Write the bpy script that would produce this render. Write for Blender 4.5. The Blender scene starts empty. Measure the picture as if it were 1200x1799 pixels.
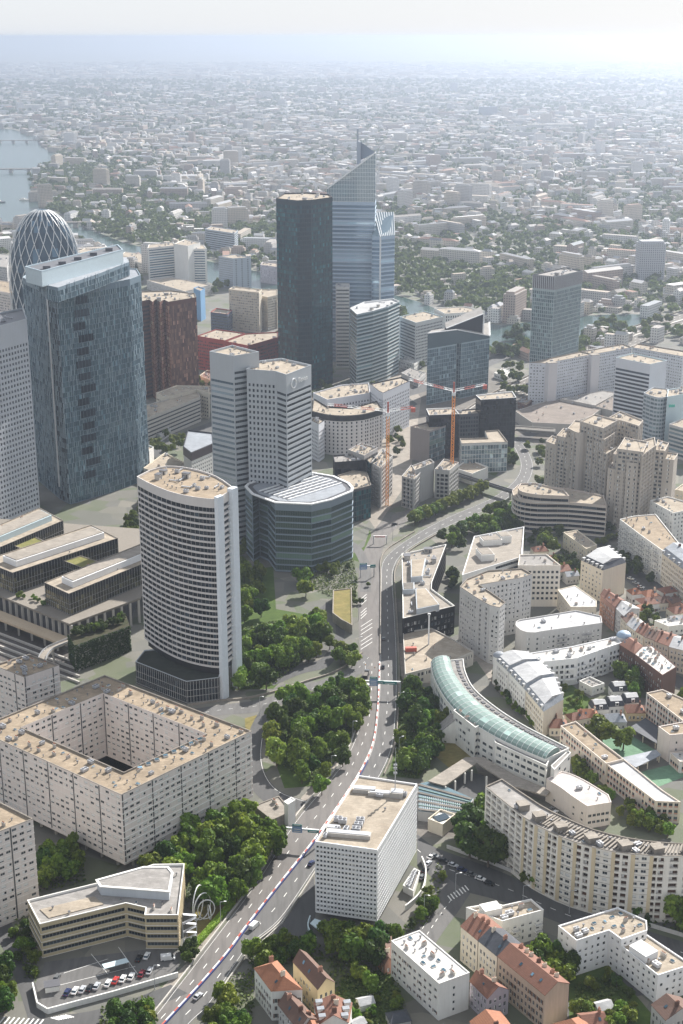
import bpy, math, random
import numpy as np
from mathutils import Vector, Matrix
R = math.radians
SC = bpy.context.scene
# ---------------------------------------------------------------- camera, sky, sun, exposure
CAM_H, PITCH, FOC = 318.0, R(18.5), 2498.0
cd = bpy.data.cameras.new('camera'); cam = bpy.data.objects.new('camera', cd)
SC.collection.objects.link(cam)
cd.sensor_fit = 'VERTICAL'; cd.sensor_height = 36.0; cd.lens = 36.0 * FOC / 1799.0
cd.clip_start = 1.0; cd.clip_end = 120000.0
cam.location = (0, 0, CAM_H); cam.rotation_euler = (R(90) - PITCH, 0, 0)
SC.camera = cam
SUN_AZ, SUN_EL = R(33), R(35)          # azimuth clockwise from +Y (view direction)
w = bpy.data.worlds.new('World'); SC.world = w; w.use_nodes = True
nt = w.node_tree; bg = nt.nodes['Background']
sky = nt.nodes.new('ShaderNodeTexSky'); sky.sky_type = 'NISHITA'; sky.sun_disc = False
sky.sun_elevation = SUN_EL; sky.sun_rotation = SUN_AZ
sky.altitude = 300; sky.air_density = 1.0; sky.dust_density = 0.8; sky.ozone_density = 1.0
veil = nt.nodes.new('ShaderNodeMix'); veil.data_type = 'RGBA'; veil.inputs[0].default_value = 0.94      # thin summer veil over the blue
veil.inputs[7].default_value = (2.5, 2.64, 2.87, 1); nt.links.new(sky.outputs[0], veil.inputs[6]); nt.links.new(veil.outputs[2], bg.inputs[0])
bg.inputs[1].default_value = 0.13
ld = bpy.data.lights.new('sun', 'SUN'); ld.energy = 5.0; ld.angle = R(0.5); ld.color = (1.0, 0.96, 0.9)
sun = bpy.data.objects.new('sun', ld); SC.collection.objects.link(sun)
sun.location = (300, 500, 700)
sun.rotation_euler = Vector((math.sin(SUN_AZ) * math.cos(SUN_EL), math.cos(SUN_AZ) * math.cos(SUN_EL), math.sin(SUN_EL))).to_track_quat('Z', 'Y').to_euler()
SC.view_settings.view_transform = 'Standard'; SC.view_settings.look = 'None'
SC.view_settings.exposure = 1.22; SC.view_settings.gamma = 1.0; SC.view_settings.use_curve_mapping = False
cy = SC.cycles
cy.use_denoising = True; cy.max_bounces = 6; cy.diffuse_bounces = 3; cy.glossy_bounces = 3
cy.transmission_bounces = 2; cy.volume_bounces = 1; cy.transparent_max_bounces = 4
cy.caustics_reflective = False; cy.caustics_refractive = False; cy.sample_clamp_indirect = 4.0
rng = random.Random(11)

# ---------------------------------------------------------------- photo pixel -> point at height z
CP, SP = math.cos(PITCH), math.sin(PITCH)
def P(px, py, z=0.0):
    u = (px - 600) / FOC; v = (899.5 - py) / FOC
    dy = CP + v * SP; dz = -SP + v * CP
    t = (z - CAM_H) / dz
    return (u * t, dy * t)
def proj(x, y, z):
    dz = z - CAM_H; d = y * CP - dz * SP; return 600 + FOC * x / d, 899.5 - FOC * (y * SP + dz * CP) / d
def PP(pts, z=0.0): return [P(a, b, z) for a, b in pts]
def area(p):
    return sum(p[i][0] * p[(i + 1) % len(p)][1] - p[(i + 1) % len(p)][0] * p[i][1] for i in range(len(p))) / 2
def ccw(p): return list(p) if area(p) > 0 else list(p)[::-1]
def centroid(p): return (sum(a[0] for a in p) / len(p), sum(a[1] for a in p) / len(p))
def inside(p, x, y):
    c = False; n = len(p)
    for i in range(n):
        x1, y1 = p[i]; x2, y2 = p[(i + 1) % n]
        if (y1 > y) != (y2 > y) and x < (x2 - x1) * (y - y1) / (y2 - y1) + x1: c = not c
    return c
def offset(p, d):
    """inset (d>0) of a CCW polygon with mitred corners"""
    n = len(p); out = []
    for i in range(n):
        a, b, c = Vector(p[i - 1]), Vector(p[i]), Vector(p[(i + 1) % n])
        e1 = (b - a).normalized(); e2 = (c - b).normalized()
        n1 = Vector((-e1.y, e1.x)); n2 = Vector((-e2.y, e2.x))
        m = n1 + n2
        k = 1 + n1.dot(n2)
        if k < 0.25: k = 0.25
        q = b + m * (d / k)
        out.append((q.x, q.y))
    return out
def lerp2(a, b, t): return (a[0] + (b[0] - a[0]) * t, a[1] + (b[1] - a[1]) * t)
def arc(pts, n=6):
    """Catmull-Rom through pts"""
    out = []
    m = len(pts)
    for i in range(m - 1):
        p0 = pts[max(i - 1, 0)]; p1 = pts[i]; p2 = pts[i + 1]; p3 = pts[min(i + 2, m - 1)]
        for k in range(n):
            t = k / n
            out.append(tuple(0.5 * ((2 * p1[j]) + (-p0[j] + p2[j]) * t + (2 * p0[j] - 5 * p1[j] + 4 * p2[j] - p3[j]) * t * t + (-p0[j] + 3 * p1[j] - 3 * p2[j] + p3[j]) * t ** 3) for j in range(len(p1))))
    out.append(tuple(pts[-1]))
    return out

# ---------------------------------------------------------------- materials
def newmat(name):
    m = bpy.data.materials.new(name); m.use_nodes = True
    t = m.node_tree; b = t.nodes['Principled BSDF']
    return m, t, b
def N(t, kind, **kw):
    n = t.nodes.new('ShaderNode' + kind)
    for k, v in kw.items(): setattr(n, k, v)
    return n
def noise(t, vec, scale, detail=3, rough=0.6):
    n = N(t, 'TexNoise'); n.inputs['Scale'].default_value = scale; n.inputs['Detail'].default_value = detail
    n.inputs['Roughness'].default_value = rough
    t.links.new(vec, n.inputs['Vector']); return n.outputs['Fac']
def ramp(t, fac, stops):
    r = N(t, 'ValToRGB'); e = r.color_ramp.elements
    while len(e) < len(stops): e.new(0.5)
    for i, (p, c) in enumerate(stops):
        e[i].position = p; e[i].color = (c[0], c[1], c[2], 1)
    t.links.new(fac, r.inputs[0]); return r.outputs[0]
def mix(t, fac, a, b, mode='MIX'):
    n = N(t, 'Mix', data_type='RGBA', blend_type=mode)
    for i, v in ((0, fac), (6, a), (7, b)):
        if hasattr(v, 'links') or hasattr(v, 'is_linked'): t.links.new(v, n.inputs[i])
        elif i == 0: n.inputs[0].default_value = v
        else: n.inputs[i].default_value = (v[0], v[1], v[2], 1)
    return n.outputs[2]
def math_(t, op, a, b=None, c=None):
    n = N(t, 'Math', operation=op)
    for i, v in enumerate((a, b, c)):
        if v is None: continue
        if hasattr(v, 'is_linked'): t.links.new(v, n.inputs[i])
        else: n.inputs[i].default_value = v
    return n.outputs[0]
def pos(t, sx=1, sy=1, sz=1):
    g = N(t, 'NewGeometry'); m = N(t, 'Mapping'); m.inputs['Scale'].default_value = (sx, sy, sz)
    t.links.new(g.outputs['Position'], m.inputs[0]); return m.outputs[0]
def sc(c, k): return tuple(min(1, x * k) for x in c)
def bump(t, b, h, s=0.3, d=0.05):
    n = N(t, 'Bump'); n.inputs['Strength'].default_value = s; n.inputs['Distance'].default_value = d
    t.links.new(h, n.inputs['Height']); t.links.new(n.outputs[0], b.inputs['Normal'])
MATS = {}
def plaster(name, c, streak=0.22, rough=0.85):
    if name in MATS: return MATS[name]
    if sum(c) > 0.9: c = tuple(min(.84, x * 1.22) for x in c)
    m, t, b = newmat(name)
    n1 = noise(t, pos(t, 1, 1, 0.12), 0.9, 4); n2 = noise(t, pos(t), 0.11, 3); n3 = noise(t, pos(t), 3.0, 2)
    col = mix(t, n1, sc(c, 1 - streak), sc(c, 1 + streak * 0.7))
    col = mix(t, math_(t, 'MULTIPLY', n2, 0.45), col, (c[0] * 0.62, c[1] * 0.6, c[2] * 0.56))
    col = mix(t, math_(t, 'MULTIPLY', n3, 0.3), col, sc(c, 0.75))
    t.links.new(col, b.inputs['Base Color']); b.inputs['Roughness'].default_value = rough; b.inputs['Specular IOR Level'].default_value = .2
    MATS[name] = m; return m
def gravel(name, c, c2=None, rough=0.95):
    if name in MATS: return MATS[name]
    m, t, b = newmat(name); c2 = c2 or sc(c, 0.62)
    n1 = noise(t, pos(t), 0.16, 5, 0.7); n2 = noise(t, pos(t), 2.2, 3); n3 = noise(t, pos(t, 0.5, 1.6, 1), 0.5, 3)
    f = ramp(t, n1, [(0.35, (0, 0, 0)), (0.68, (1, 1, 1))])
    col = mix(t, f, c, c2)
    col = mix(t, math_(t, 'MULTIPLY', n2, 0.5), col, sc(c, 0.55))
    bk = N(t, 'TexBrick'); bk.inputs['Scale'].default_value = 0.16; bk.inputs['Mortar Size'].default_value = .012; bk.inputs['Color1'].default_value = (.55, .55, .55, 1); bk.inputs['Color2'].default_value = (1, 1, 1, 1); bk.inputs['Mortar'].default_value = (.3, .3, .3, 1)
    rot = N(t, 'Mapping'); rot.inputs['Rotation'].default_value = (0, 0, .35); t.links.new(pos(t), rot.inputs[0]); t.links.new(rot.outputs[0], bk.inputs[0]); col = mix(t, .3, col, bk.outputs[0], 'MULTIPLY')
    st = ramp(t, noise(t, pos(t), 0.07, 6, 0.75), [(0.52, (0, 0, 0)), (0.6, (1, 1, 1))]); col = mix(t, math_(t, 'MULTIPLY', st, .35), col, sc(c, 0.5))
    col = mix(t, math_(t, 'MULTIPLY', ramp(t, n3, [(0.55, (0, 0, 0)), (0.7, (1, 1, 1))]), 0.35), col, sc(c, 1.25))
    t.links.new(col, b.inputs['Base Color']); b.inputs['Roughness'].default_value = rough; b.inputs['Specular IOR Level'].default_value = .15
    MATS[name] = m; return m
def tiles(name, c, c2):
    if name in MATS: return MATS[name]
    m, t, b = newmat(name)
    v = N(t, 'TexVoronoi'); v.inputs['Scale'].default_value = 2.2; t.links.new(pos(t, 1, 1, 1), v.inputs[0])
    n1 = noise(t, pos(t), 0.35, 4, 0.7)
    col = mix(t, n1, c, c2)
    sep = N(t, 'SeparateColor'); t.links.new(v.outputs['Color'], sep.inputs[0])
    col = mix(t, math_(t, 'MULTIPLY', sep.outputs[0], 0.45), col, sc(c, 0.5))
    rows = math_(t, 'FRACT', math_(t, 'MULTIPLY', N2z(t), 3.2))
    col = mix(t, math_(t, 'MULTIPLY', math_(t, 'LESS_THAN', rows, 0.3), 0.35), col, sc(c2, 0.5))
    t.links.new(col, b.inputs['Base Color']); b.inputs['Roughness'].default_value = 0.85
    MATS[name] = m; return m
def N2z(t):
    s = N(t, 'SeparateXYZ'); g = N(t, 'NewGeometry'); t.links.new(g.outputs['Position'], s.inputs[0]); return s.outputs[2]
def rnd(t):
    o = N(t, 'ObjectInfo'); g = N(t, 'NewGeometry')
    return math_(t, 'FRACT', math_(t, 'ADD', math_(t, 'MULTIPLY', o.outputs['Random'], 7.31), g.outputs['Random Per Island']))
def glass(name, c, c2, rough=0.08, metal=0.0, spec=0.22, wav=0.0):
    if name in MATS: return MATS[name]
    m, t, b = newmat(name)
    r = rnd(t)
    col = ramp(t, r, [(0.0, c), (0.55, tuple((x + y) / 2 for x, y in zip(c, c2))), (0.9, c2), (1.0, sc(c2, 2.2))])
    t.links.new(col, b.inputs['Base Color']); b.inputs['Roughness'].default_value = rough
    b.inputs['Metallic'].default_value = metal; b.inputs['Specular IOR Level'].default_value = spec
    if wav: bump(t, b, noise(t, pos(t), 0.35, 2), wav, 0.3)
    MATS[name] = m; return m
def plain(name, c, rough=0.6, metal=0.0, var=0.15):
    if name in MATS: return MATS[name]
    m, t, b = newmat(name)
    n1 = noise(t, pos(t), 0.8, 4)
    t.links.new(mix(t, n1, sc(c, 1 - var), sc(c, 1 + var)), b.inputs['Base Color'])
    b.inputs['Roughness'].default_value = rough; b.inputs['Metallic'].default_value = metal
    MATS[name] = m; return m
def varied(name, cols, rough=0.5, metal=0.0):
    """colour picked per object"""
    m, t, b = newmat(name); o = N(t, 'ObjectInfo')
    r = ramp(t, o.outputs['Random'], [(i / len(cols), c) for i, c in enumerate(cols)])
    r.node.color_ramp.interpolation = 'CONSTANT'
    t.links.new(r, b.inputs['Base Color']); b.inputs['Roughness'].default_value = rough; b.inputs['Metallic'].default_value = metal
    return m
def foliage(name, c, c2, c3, sub=True):
    m, t, b = newmat(name)
    o = N(t, 'ObjectInfo'); g = N(t, 'NewGeometry')
    n1 = noise(t, pos(t), 0.35, 2)
    f = math_(t, 'ADD', math_(t, 'MULTIPLY', g.outputs['Random Per Island'], 0.45), math_(t, 'MULTIPLY', n1, 0.55))
    col = ramp(t, f, [(0.2, c), (0.5, c2), (0.8, c3)])
    h = N(t, 'HueSaturation'); t.links.new(col, h.inputs['Color'])
    t.links.new(math_(t, 'MULTIPLY_ADD', o.outputs['Random'], 0.05, 0.475), h.inputs['Hue'])
    t.links.new(math_(t, 'MULTIPLY_ADD', math_(t, 'FRACT', math_(t, 'MULTIPLY', o.outputs['Random'], 13.7)), 0.75, 0.85), h.inputs['Value'])
    b.inputs['Roughness'].default_value = 0.6; b.inputs['Specular IOR Level'].default_value = 0.25
    t.links.new(h.outputs[0], b.inputs['Base Color'])
    if sub:
        tr = N(t, 'BsdfTranslucent'); t.links.new(h.outputs[0], tr.inputs[0])
        ms = N(t, 'MixShader'); ms.inputs[0].default_value = 0.35
        t.links.new(b.outputs[0], ms.inputs[1]); t.links.new(tr.outputs[0], ms.inputs[2])
        t.links.new(ms.outputs[0], t.nodes['Material Output'].inputs[0])
    return m

WHITE = plaster('white_render', (0.66, 0.65, 0.62)); CREAM = plaster('cream_render', (0.60, 0.54, 0.44))
GREYR = plaster('grey_render', (0.46, 0.45, 0.44)); CONC = plaster('concrete', (0.40, 0.38, 0.35), 0.3)
PINKC = plaster('pinkish_concrete_panels', (0.60, 0.545, 0.51)); BEIGE = plaster('beige_concrete', (0.52, 0.47, 0.39))
OCHRE = plaster('ochre_render', (0.56, 0.45, 0.27)); BRICK = plaster('brown_brick', (0.17, 0.10, 0.08), 0.35)
PINKB = plaster('pink_brick', (0.42, 0.24, 0.18), 0.3); LILAC = plaster('lilac_grey_render', (0.36, 0.33, 0.37))
REDF = plaster('red_facade', (0.33, 0.07, 0.06), 0.35); DKPAN = plaster('dark_panels', (0.03, 0.03, 0.035), 0.2, 0.35)
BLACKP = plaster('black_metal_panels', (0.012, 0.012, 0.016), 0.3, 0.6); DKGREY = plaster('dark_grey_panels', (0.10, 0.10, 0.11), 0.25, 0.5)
BLUEW = plaster('pale_blue_panels', (0.44, 0.53, 0.56), 0.12, 0.5); ALU = plaster('pale_aluminium', (0.42, 0.45, 0.48), 0.15, 0.45)
BRWHITE = plaster('bright_white_panels', (0.78, 0.77, 0.75), 0.12); TANW = plaster('tan_spandrels', (0.42, 0.35, 0.23), 0.2)
GRAV = gravel('tan_roof_gravel', (0.37, 0.295, 0.215)); GRAV2 = gravel('pale_roof_gravel', (0.43, 0.37, 0.295), (0.27, 0.225, 0.175))
GRAVG = gravel('grey_roof_felt', (0.36, 0.34, 0.32)); ROOFW = gravel('white_roof_membrane', (0.64, 0.62, 0.59), (0.46, 0.44, 0.41))
ZINC = gravel('zinc_roof', (0.34, 0.36, 0.39), (0.26, 0.28, 0.31), 0.6); ZINCW = gravel('pale_zinc_roof', (0.50, 0.50, 0.50), (0.38, 0.38, 0.39), 0.65)
SLATE = gravel('slate_roof', (0.085, 0.09, 0.105), (0.06, 0.065, 0.075), 0.5); SEDUM = gravel('sedum_roof', (0.24, 0.215, 0.075), (0.13, 0.15, 0.05))
TILE = tiles('terracotta_tiles', (0.25, 0.11, 0.07), (0.17, 0.08, 0.055)); TILEO = tiles('orange_tiles', (0.36, 0.15, 0.075), (0.25, 0.105, 0.06)); TILEB = tiles('brown_tiles', (0.16, 0.09, 0.065), (0.11, 0.065, 0.05))
GL = glass('window_glass', (0.012, 0.016, 0.02), (0.05, 0.06, 0.065)); GLB = glass('blue_glass', (0.03, 0.07, 0.10), (0.10, 0.17, 0.22), 0.06, 0.25)
GLG = glass('green_glass', (0.002, 0.02, 0.03), (0.018, 0.085, 0.095), 0.07, 0.0, 0.15, wav=0.02); GLK = glass('dark_glass', (0.006, 0.009, 0.014), (0.03, 0.04, 0.05), 0.06, 0.0, 0.1)
GLT = glass('teal_grey_glass', (0.05, 0.09, 0.11), (0.20, 0.28, 0.31), 0.08, 0.35); GLY = glass('bronze_reflecting_glass', (0.10, 0.09, 0.05), (0.30, 0.26, 0.15), 0.08, 0.5)
GLS = glass('silver_glass', (0.12, 0.18, 0.22), (0.34, 0.42, 0.46), 0.06, 0.55, wav=0.03)
COPPER = glass('copper_glass', (0.25, 0.10, 0.07), (0.78, 0.42, 0.29), 0.3, 0.15, wav=0.1)
FRAME = plain('window_frame_white', (0.62, 0.62, 0.6)); FRAMED = plain('window_frame_dark', (0.05, 0.055, 0.06), 0.4); FRAMEG = plain('window_frame_grey', (0.30, 0.33, 0.36), 0.4)
BLIND = plain('window_blind', (0.62, 0.62, 0.6), 0.8, 0, 0.1); SHUT = plain('brown_shutter', (0.13, 0.06, 0.035), 0.7)
METAL = plain('grey_metal', (0.42, 0.43, 0.45), 0.45, 0.3); METALD = plain('dark_metal', (0.10, 0.10, 0.11), 0.5, 0.2); METALW = plain('white_metal', (0.74, 0.74, 0.73), 0.4)
RUST = plain('terracotta_pot', (0.32, 0.13, 0.07), 0.8)
# ---------------------------------------------------------------- mesh kit
COL = SC.collection
class MB:
    def __init__(s): s.v = []; s.f = []; s.m = []
    def face(s, pts, mi=0):
        i = len(s.v); s.v += [tuple(p) for p in pts]; s.f.append(tuple(range(i, i + len(pts)))); s.m.append(mi)
    def wall(s, a, b, z0, z1, mi=0): s.face([(a[0], a[1], z0), (b[0], b[1], z0), (b[0], b[1], z1), (a[0], a[1], z1)], mi)
    def prism(s, poly, z0, z1, mi=0, mtop=None, bottom=False):
        p = ccw(poly); n = len(p)
        i = len(s.v)
        s.v += [(x, y, z0) for x, y in p] + [(x, y, z1) for x, y in p]
        for k in range(n): s.f.append((i + k, i + (k + 1) % n, i + n + (k + 1) % n, i + n + k)); s.m.append(mi)
        s.f.append(tuple(range(i + n, i + 2 * n))); s.m.append(mi if mtop is None else mtop)
        if bottom: s.f.append(tuple(range(i + n - 1, i - 1, -1))); s.m.append(mi)
    def box(s, c, size, rz=0.0, mi=0):
        x, y, z = c; a, b, h = size[0] / 2, size[1] / 2, size[2]
        co, si = math.cos(rz), math.sin(rz)
        q = [(x + u * co - v * si, y + u * si + v * co) for u, v in ((-a, -b), (a, -b), (a, b), (-a, b))]
        s.prism(q, z, z + h, mi, bottom=True)
    def bar(s, p, q, w, h=None, mi=0):
        """square beam from p to q"""
        p, q = Vector(p), Vector(q); h = h or w; d = (q - p)
        if d.length < 1e-6: return
        d.normalize(); up = Vector((0, 0, 1)) if abs(d.z) < 0.95 else Vector((0, 1, 0))
        sx = d.cross(up).normalized() * (w / 2); sy = sx.cross(d).normalized() * (h / 2)
        r = [p - sx - sy, p + sx - sy, p + sx + sy, p - sx + sy]; r2 = [v + (q - p) for v in r]
        i = len(s.v); s.v += [tuple(v) for v in r + r2]
        for k in range(4): s.f.append((i + k, i + (k + 1) % 4, i + 4 + (k + 1) % 4, i + 4 + k)); s.m.append(mi)
        s.f += [(i + 3, i + 2, i + 1, i), (i + 4, i + 5, i + 6, i + 7)]; s.m += [mi, mi]
    def cyl(s, c, r, h, n=10, mi=0, r2=None):
        r2 = r if r2 is None else r2; x, y, z = c; i = len(s.v)
        for rr, zz in ((r, z), (r2, z + h)):
            s.v += [(x + rr * math.cos(2 * math.pi * k / n), y + rr * math.sin(2 * math.pi * k / n), zz) for k in range(n)]
        for k in range(n): s.f.append((i + k, i + (k + 1) % n, i + n + (k + 1) % n, i + n + k)); s.m.append(mi)
        s.f.append(tuple(range(i + n, i + 2 * n))); s.m.append(mi)
    def ring(s, outer, inner, z0, z1, mi=0):
        """closed wall ring (parapet) between two polygons of equal length"""
        n = len(outer)
        for k in range(n):
            a, b = outer[k], outer[(k + 1) % n]; c, d = inner[k], inner[(k + 1) % n]
            s.wall(a, b, z0, z1, mi); s.wall(d, c, z0, z1, mi)
            s.face([(a[0], a[1], z1), (b[0], b[1], z1), (d[0], d[1], z1), (c[0], c[1], z1)], mi)
    def add(s, vs, fs, ms, M):
        i = len(s.v)
        s.v += [tuple(M @ Vector(v)) for v in vs]; s.f += [tuple(i + k for k in f) for f in fs]; s.m += ms
    def mesh(s, name, mats):
        me = bpy.data.meshes.new(name); me.from_pydata(s.v, [], s.f)
        for m in (mats if isinstance(mats, (list, tuple)) else [mats]): me.materials.append(m)
        if any(s.m): me.polygons.foreach_set('material_index', s.m)
        me.update(); return me
    def build(s, name, mats, parent=None, smooth=False):
        if not s.v: return None
        me = s.mesh(name, mats)
        if smooth: me.polygons.foreach_set('use_smooth', [True] * len(me.polygons))
        return put(name, me, parent)
def put(name, me, parent=None, loc=None, rz=0.0, scale=None):
    o = bpy.data.objects.new(name, me); COL.objects.link(o)
    if loc is not None: o.location = loc
    if rz: o.rotation_euler = (0, 0, rz)
    if scale is not None: o.scale = scale if isinstance(scale, tuple) else (scale,) * 3
    if parent is not None:
        o.parent = parent; o.matrix_parent_inverse = Matrix.Translation(-Vector(ROOTLOC.get(parent.name, (0, 0, 0))))
    return o
ROOTLOC = {}
def tag(o, label=None, cat=None, group=None, kind=None):
    if label: o['label'] = label
    if cat: o['category'] = cat
    if group: o['group'] = group
    if kind: o['kind'] = kind
    return o
def thing(name, label, cat, loc=(0, 0, 0), group=None):
    o = bpy.data.objects.new(name, None); COL.objects.link(o); o.location = loc; o.empty_display_size = 1
    ROOTLOC[o.name] = tuple(loc); return tag(o, label, cat, group)
def copy_tree(o, loc, rz=0.0, label=None, group=None, scale=None):
    """for things built at the origin"""
    c = o.copy(); COL.objects.link(c); c.location = loc; c.rotation_euler = (0, 0, rz)
    if scale is not None: c.scale = scale
    if label: c['label'] = label
    if group: c['group'] = group
    for ch in o.children:
        d = ch.copy(); COL.objects.link(d); d.parent = c
        for g in ch.children:
            e = g.copy(); COL.objects.link(e); e.parent = d
    return c
def struct(name, mb, mats): return tag(mb.build(name, mats), kind='structure')

# ---------------------------------------------------------------- windows
WC = {}
def win_geo(w, h, rec, style, mull):
    """local x along the wall, y outwards, z up from the sill; slots glass, frame, blind"""
    m = MB(); y = -rec
    m.face([(-w / 2, y, 0), (w / 2, y, 0), (w / 2, y, h), (-w / 2, y, h)], 0)
    f = min(0.09, w * 0.1); yy = y + 0.07
    def fb(x0, x1, z0, z1, mi=1, d=yy):
        m.face([(x0, d, z0), (x1, d, z0), (x1, d, z1), (x0, d, z1)], mi)
    if style != 'bare':
        fb(-w / 2, w / 2, 0, f); fb(-w / 2, w / 2, h - f, h); fb(-w / 2, -w / 2 + f, f, h - f); fb(w / 2 - f, w / 2, f, h - f)
        n = max(1, round(w / mull)) if mull else 1
        for k in range(1, n): x = -w / 2 + w * k / n; fb(x - f * 0.4, x + f * 0.4, f, h - f)
    if style == 'blind': fb(-w / 2 + f, w / 2 - f, h * 0.45, h - f, 2, y + 0.03)
    if style == 'blind2': fb(-w / 2 + f, w / 2 - f, h * 0.15, h - f, 2, y + 0.03)
    if style == 'low': fb(-w / 2 + f, w / 2 - f, f, h * .36, 2, y + 0.09)
    if style == 'half': fb(-w / 2 + f, 0, f, h - f, 2, y + 0.03)
    if style == 'shut':
        for x0, x1 in ((-w * 0.5 - 0.45, -w * 0.5 - 0.02), (w * 0.5 + 0.02, w * 0.5 + 0.45)):
            m.face([(x0, 0.05, 0), (x1, 0.05, 0), (x1, 0.05, h), (x0, 0.05, h)], 2)
    return m
def win_mesh(w, h, rec, style, mull, mats):
    k = (round(w, 2), round(h, 2), rec, style, mull, tuple(x.name for x in mats))
    if k not in WC:
        g = win_geo(k[0], k[1], rec, style, mull); WC[k] = (g, g.mesh('window', mats))
    return WC[k]

def S(fh=2.9, bay=3.2, w=1.5, h=1.45, sill=0.85, rec=0.22, base=0.0, top=0.6, skip=0.0, styles=('std',), glass=None, frame=None, blind=None, mull=0.8, margin=0.5, ledge=None, pil=None, bal=None, pane='window', fins=None):
    return dict(fh=fh, bay=bay, w=w, h=h, sill=sill, rec=rec, base=base, top=top, skip=skip, styles=styles, glass=glass or GL, frame=frame or FRAME, blind=blind or BLIND, mull=mull, margin=margin, ledge=ledge, pil=pil, bal=bal, pane=pane, fins=fins)
def facade(B, a, b, z0, z1, s, wins, extra):
    """wall a->b (outside on the right) with real openings; appends window records"""
    a2, b2 = Vector(a), Vector(b); L = (b2 - a2).length
    if L < 0.05: return
    if s is None: B.wall(a, b, z0, z1); return
    d = (b2 - a2) / L; nrm = Vector((d.y, -d.x)); rz = math.atan2(d.y, d.x)
    zb = z0 + s['base']; nf = int((z1 - s['top'] - zb + 0.3) // s['fh'])
    span = L - 2 * s['margin']
    ribbon = s['w'] <= 0
    if ribbon: nb, bw, ww = 1, L, L - 2 * s['margin']
    else:
        nb = int(max(0, round(span / s['bay'])))
        if nb == 0 and span > s['w'] + 0.2: nb = 1
        bw = span / nb if nb else 0; ww = min(s['w'], bw * 0.94)
    if nf < 1 or nb < 1 or ww < 0.2: B.wall(a, b, z0, z1); return
    def pt(x): q = a2 + d * x; return (q.x, q.y)
    rec = s['rec']
    zc = z0
    cs = [L / 2] if ribbon else [s['margin'] + bw * (k + 0.5) for k in range(nb)]
    for fl in range(nf):
        zs = zb + fl * s['fh'] + s['sill']; ze = min(zs + s['h'], z1 - 0.1)
        B.wall(a, b, zc, zs); x = 0.0
        for k, c in enumerate(cs):
            if s['skip'] and rng.random() < s['skip']: continue
            x0, x1 = c - ww / 2, c + ww / 2
            if x0 > x + 1e-4: B.wall(pt(x), pt(x0), zs, ze)
            p, q = pt(x0), pt(x1); ip = (p[0] - nrm.x * rec, p[1] - nrm.y * rec); iq = (q[0] - nrm.x * rec, q[1] - nrm.y * rec)
            B.wall(p, ip, zs, ze); B.wall(iq, q, zs, ze)
            B.face([(p[0], p[1], zs), (q[0], q[1], zs), (iq[0], iq[1], zs), (ip[0], ip[1], zs)])
            B.face([(ip[0], ip[1], ze), (iq[0], iq[1], ze), (q[0], q[1], ze), (p[0], p[1], ze)])
            x = x1
            mid = a2 + d * c
            if s['fins'] and rng.random() < s['fins'][0]:
                c2 = a2 + d * (c + bw * rng.choice((0.5, 0.5, 0.2, -0.2))) + nrm * (s['fins'][1] / 2); zf = zb + fl * s['fh']
                B.box((c2.x, c2.y, zf + 0.05), (0.22, s['fins'][1], s['fh'] * rng.choice((0.95, 1.0, 1.9)) - 0.1), rz, 3)
            wins.append((mid.x, mid.y, zs, rz, nrm.x, nrm.y, ww, ze - zs, s, rng.choice(s['styles'])))
            if s['bal'] and (k % s['bal'][0]) in s['bal'][1]:
                extra.append(('balcony', (mid.x, mid.y, zs - s['sill'] - 0.05), rz, min(bw * s['bal'][2], bw - 0.1), s['bal'][3]))
        if x < L - 1e-4: B.wall(pt(x), b, zs, ze)
        zc = ze
        if s['ledge']:
            t, hh = s['ledge']; zl = zb + fl * s['fh'] - hh / 2
            p, q = a, b; o = (nrm.x * t, nrm.y * t)
            B.prism([p, q, (q[0] + o[0], q[1] + o[1]), (p[0] + o[0], p[1] + o[1])], zl, zl + hh, 1, bottom=True)
    B.wall(a, b, zc, z1)
    if s['pil']:
        every, wd, dp, mi = s['pil']
        for k in range(0, nb + 1, every):
            x = min(max(s['margin'] + bw * k, wd / 2), L - wd / 2); c = a2 + d * x + nrm * (dp / 2 - 0.02)
            B.box((c.x, c.y, zb - 0.2), (wd, dp, z1 - zb - s['top'] * 0.3), rz, mi)
BALC = {}
def balcony_mesh(w, kind):
    k = (round(w, 1), kind)
    if k not in BALC:
        m = MB(); dep = 1.3
        m.box((0, dep / 2 + 0.02, 0), (w, dep, 0.16))
        if kind == 'solid':
            m.box((0, dep, 0.16), (w, 0.1, 0.9)); m.box((-w / 2 + 0.05, dep / 2, 0.16), (0.1, dep - 0.1, 0.9)); m.box((w / 2 - 0.05, dep / 2, 0.16), (0.1, dep - 0.1, 0.9))
        else:
            for z in (0.5, 0.8, 1.05): m.box((0, dep, z), (w, 0.05, 0.05), 0, 1)
            for x in np.linspace(-w / 2, w / 2, 6): m.box((x, dep, 0.16), (0.05, 0.05, 0.9), 0, 1)
            for x in (-w / 2, w / 2): m.box((x, dep / 2, 0.95), (0.05, dep, 0.08), 0, 1)
        BALC[k] = m
    return BALC[k]
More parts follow.
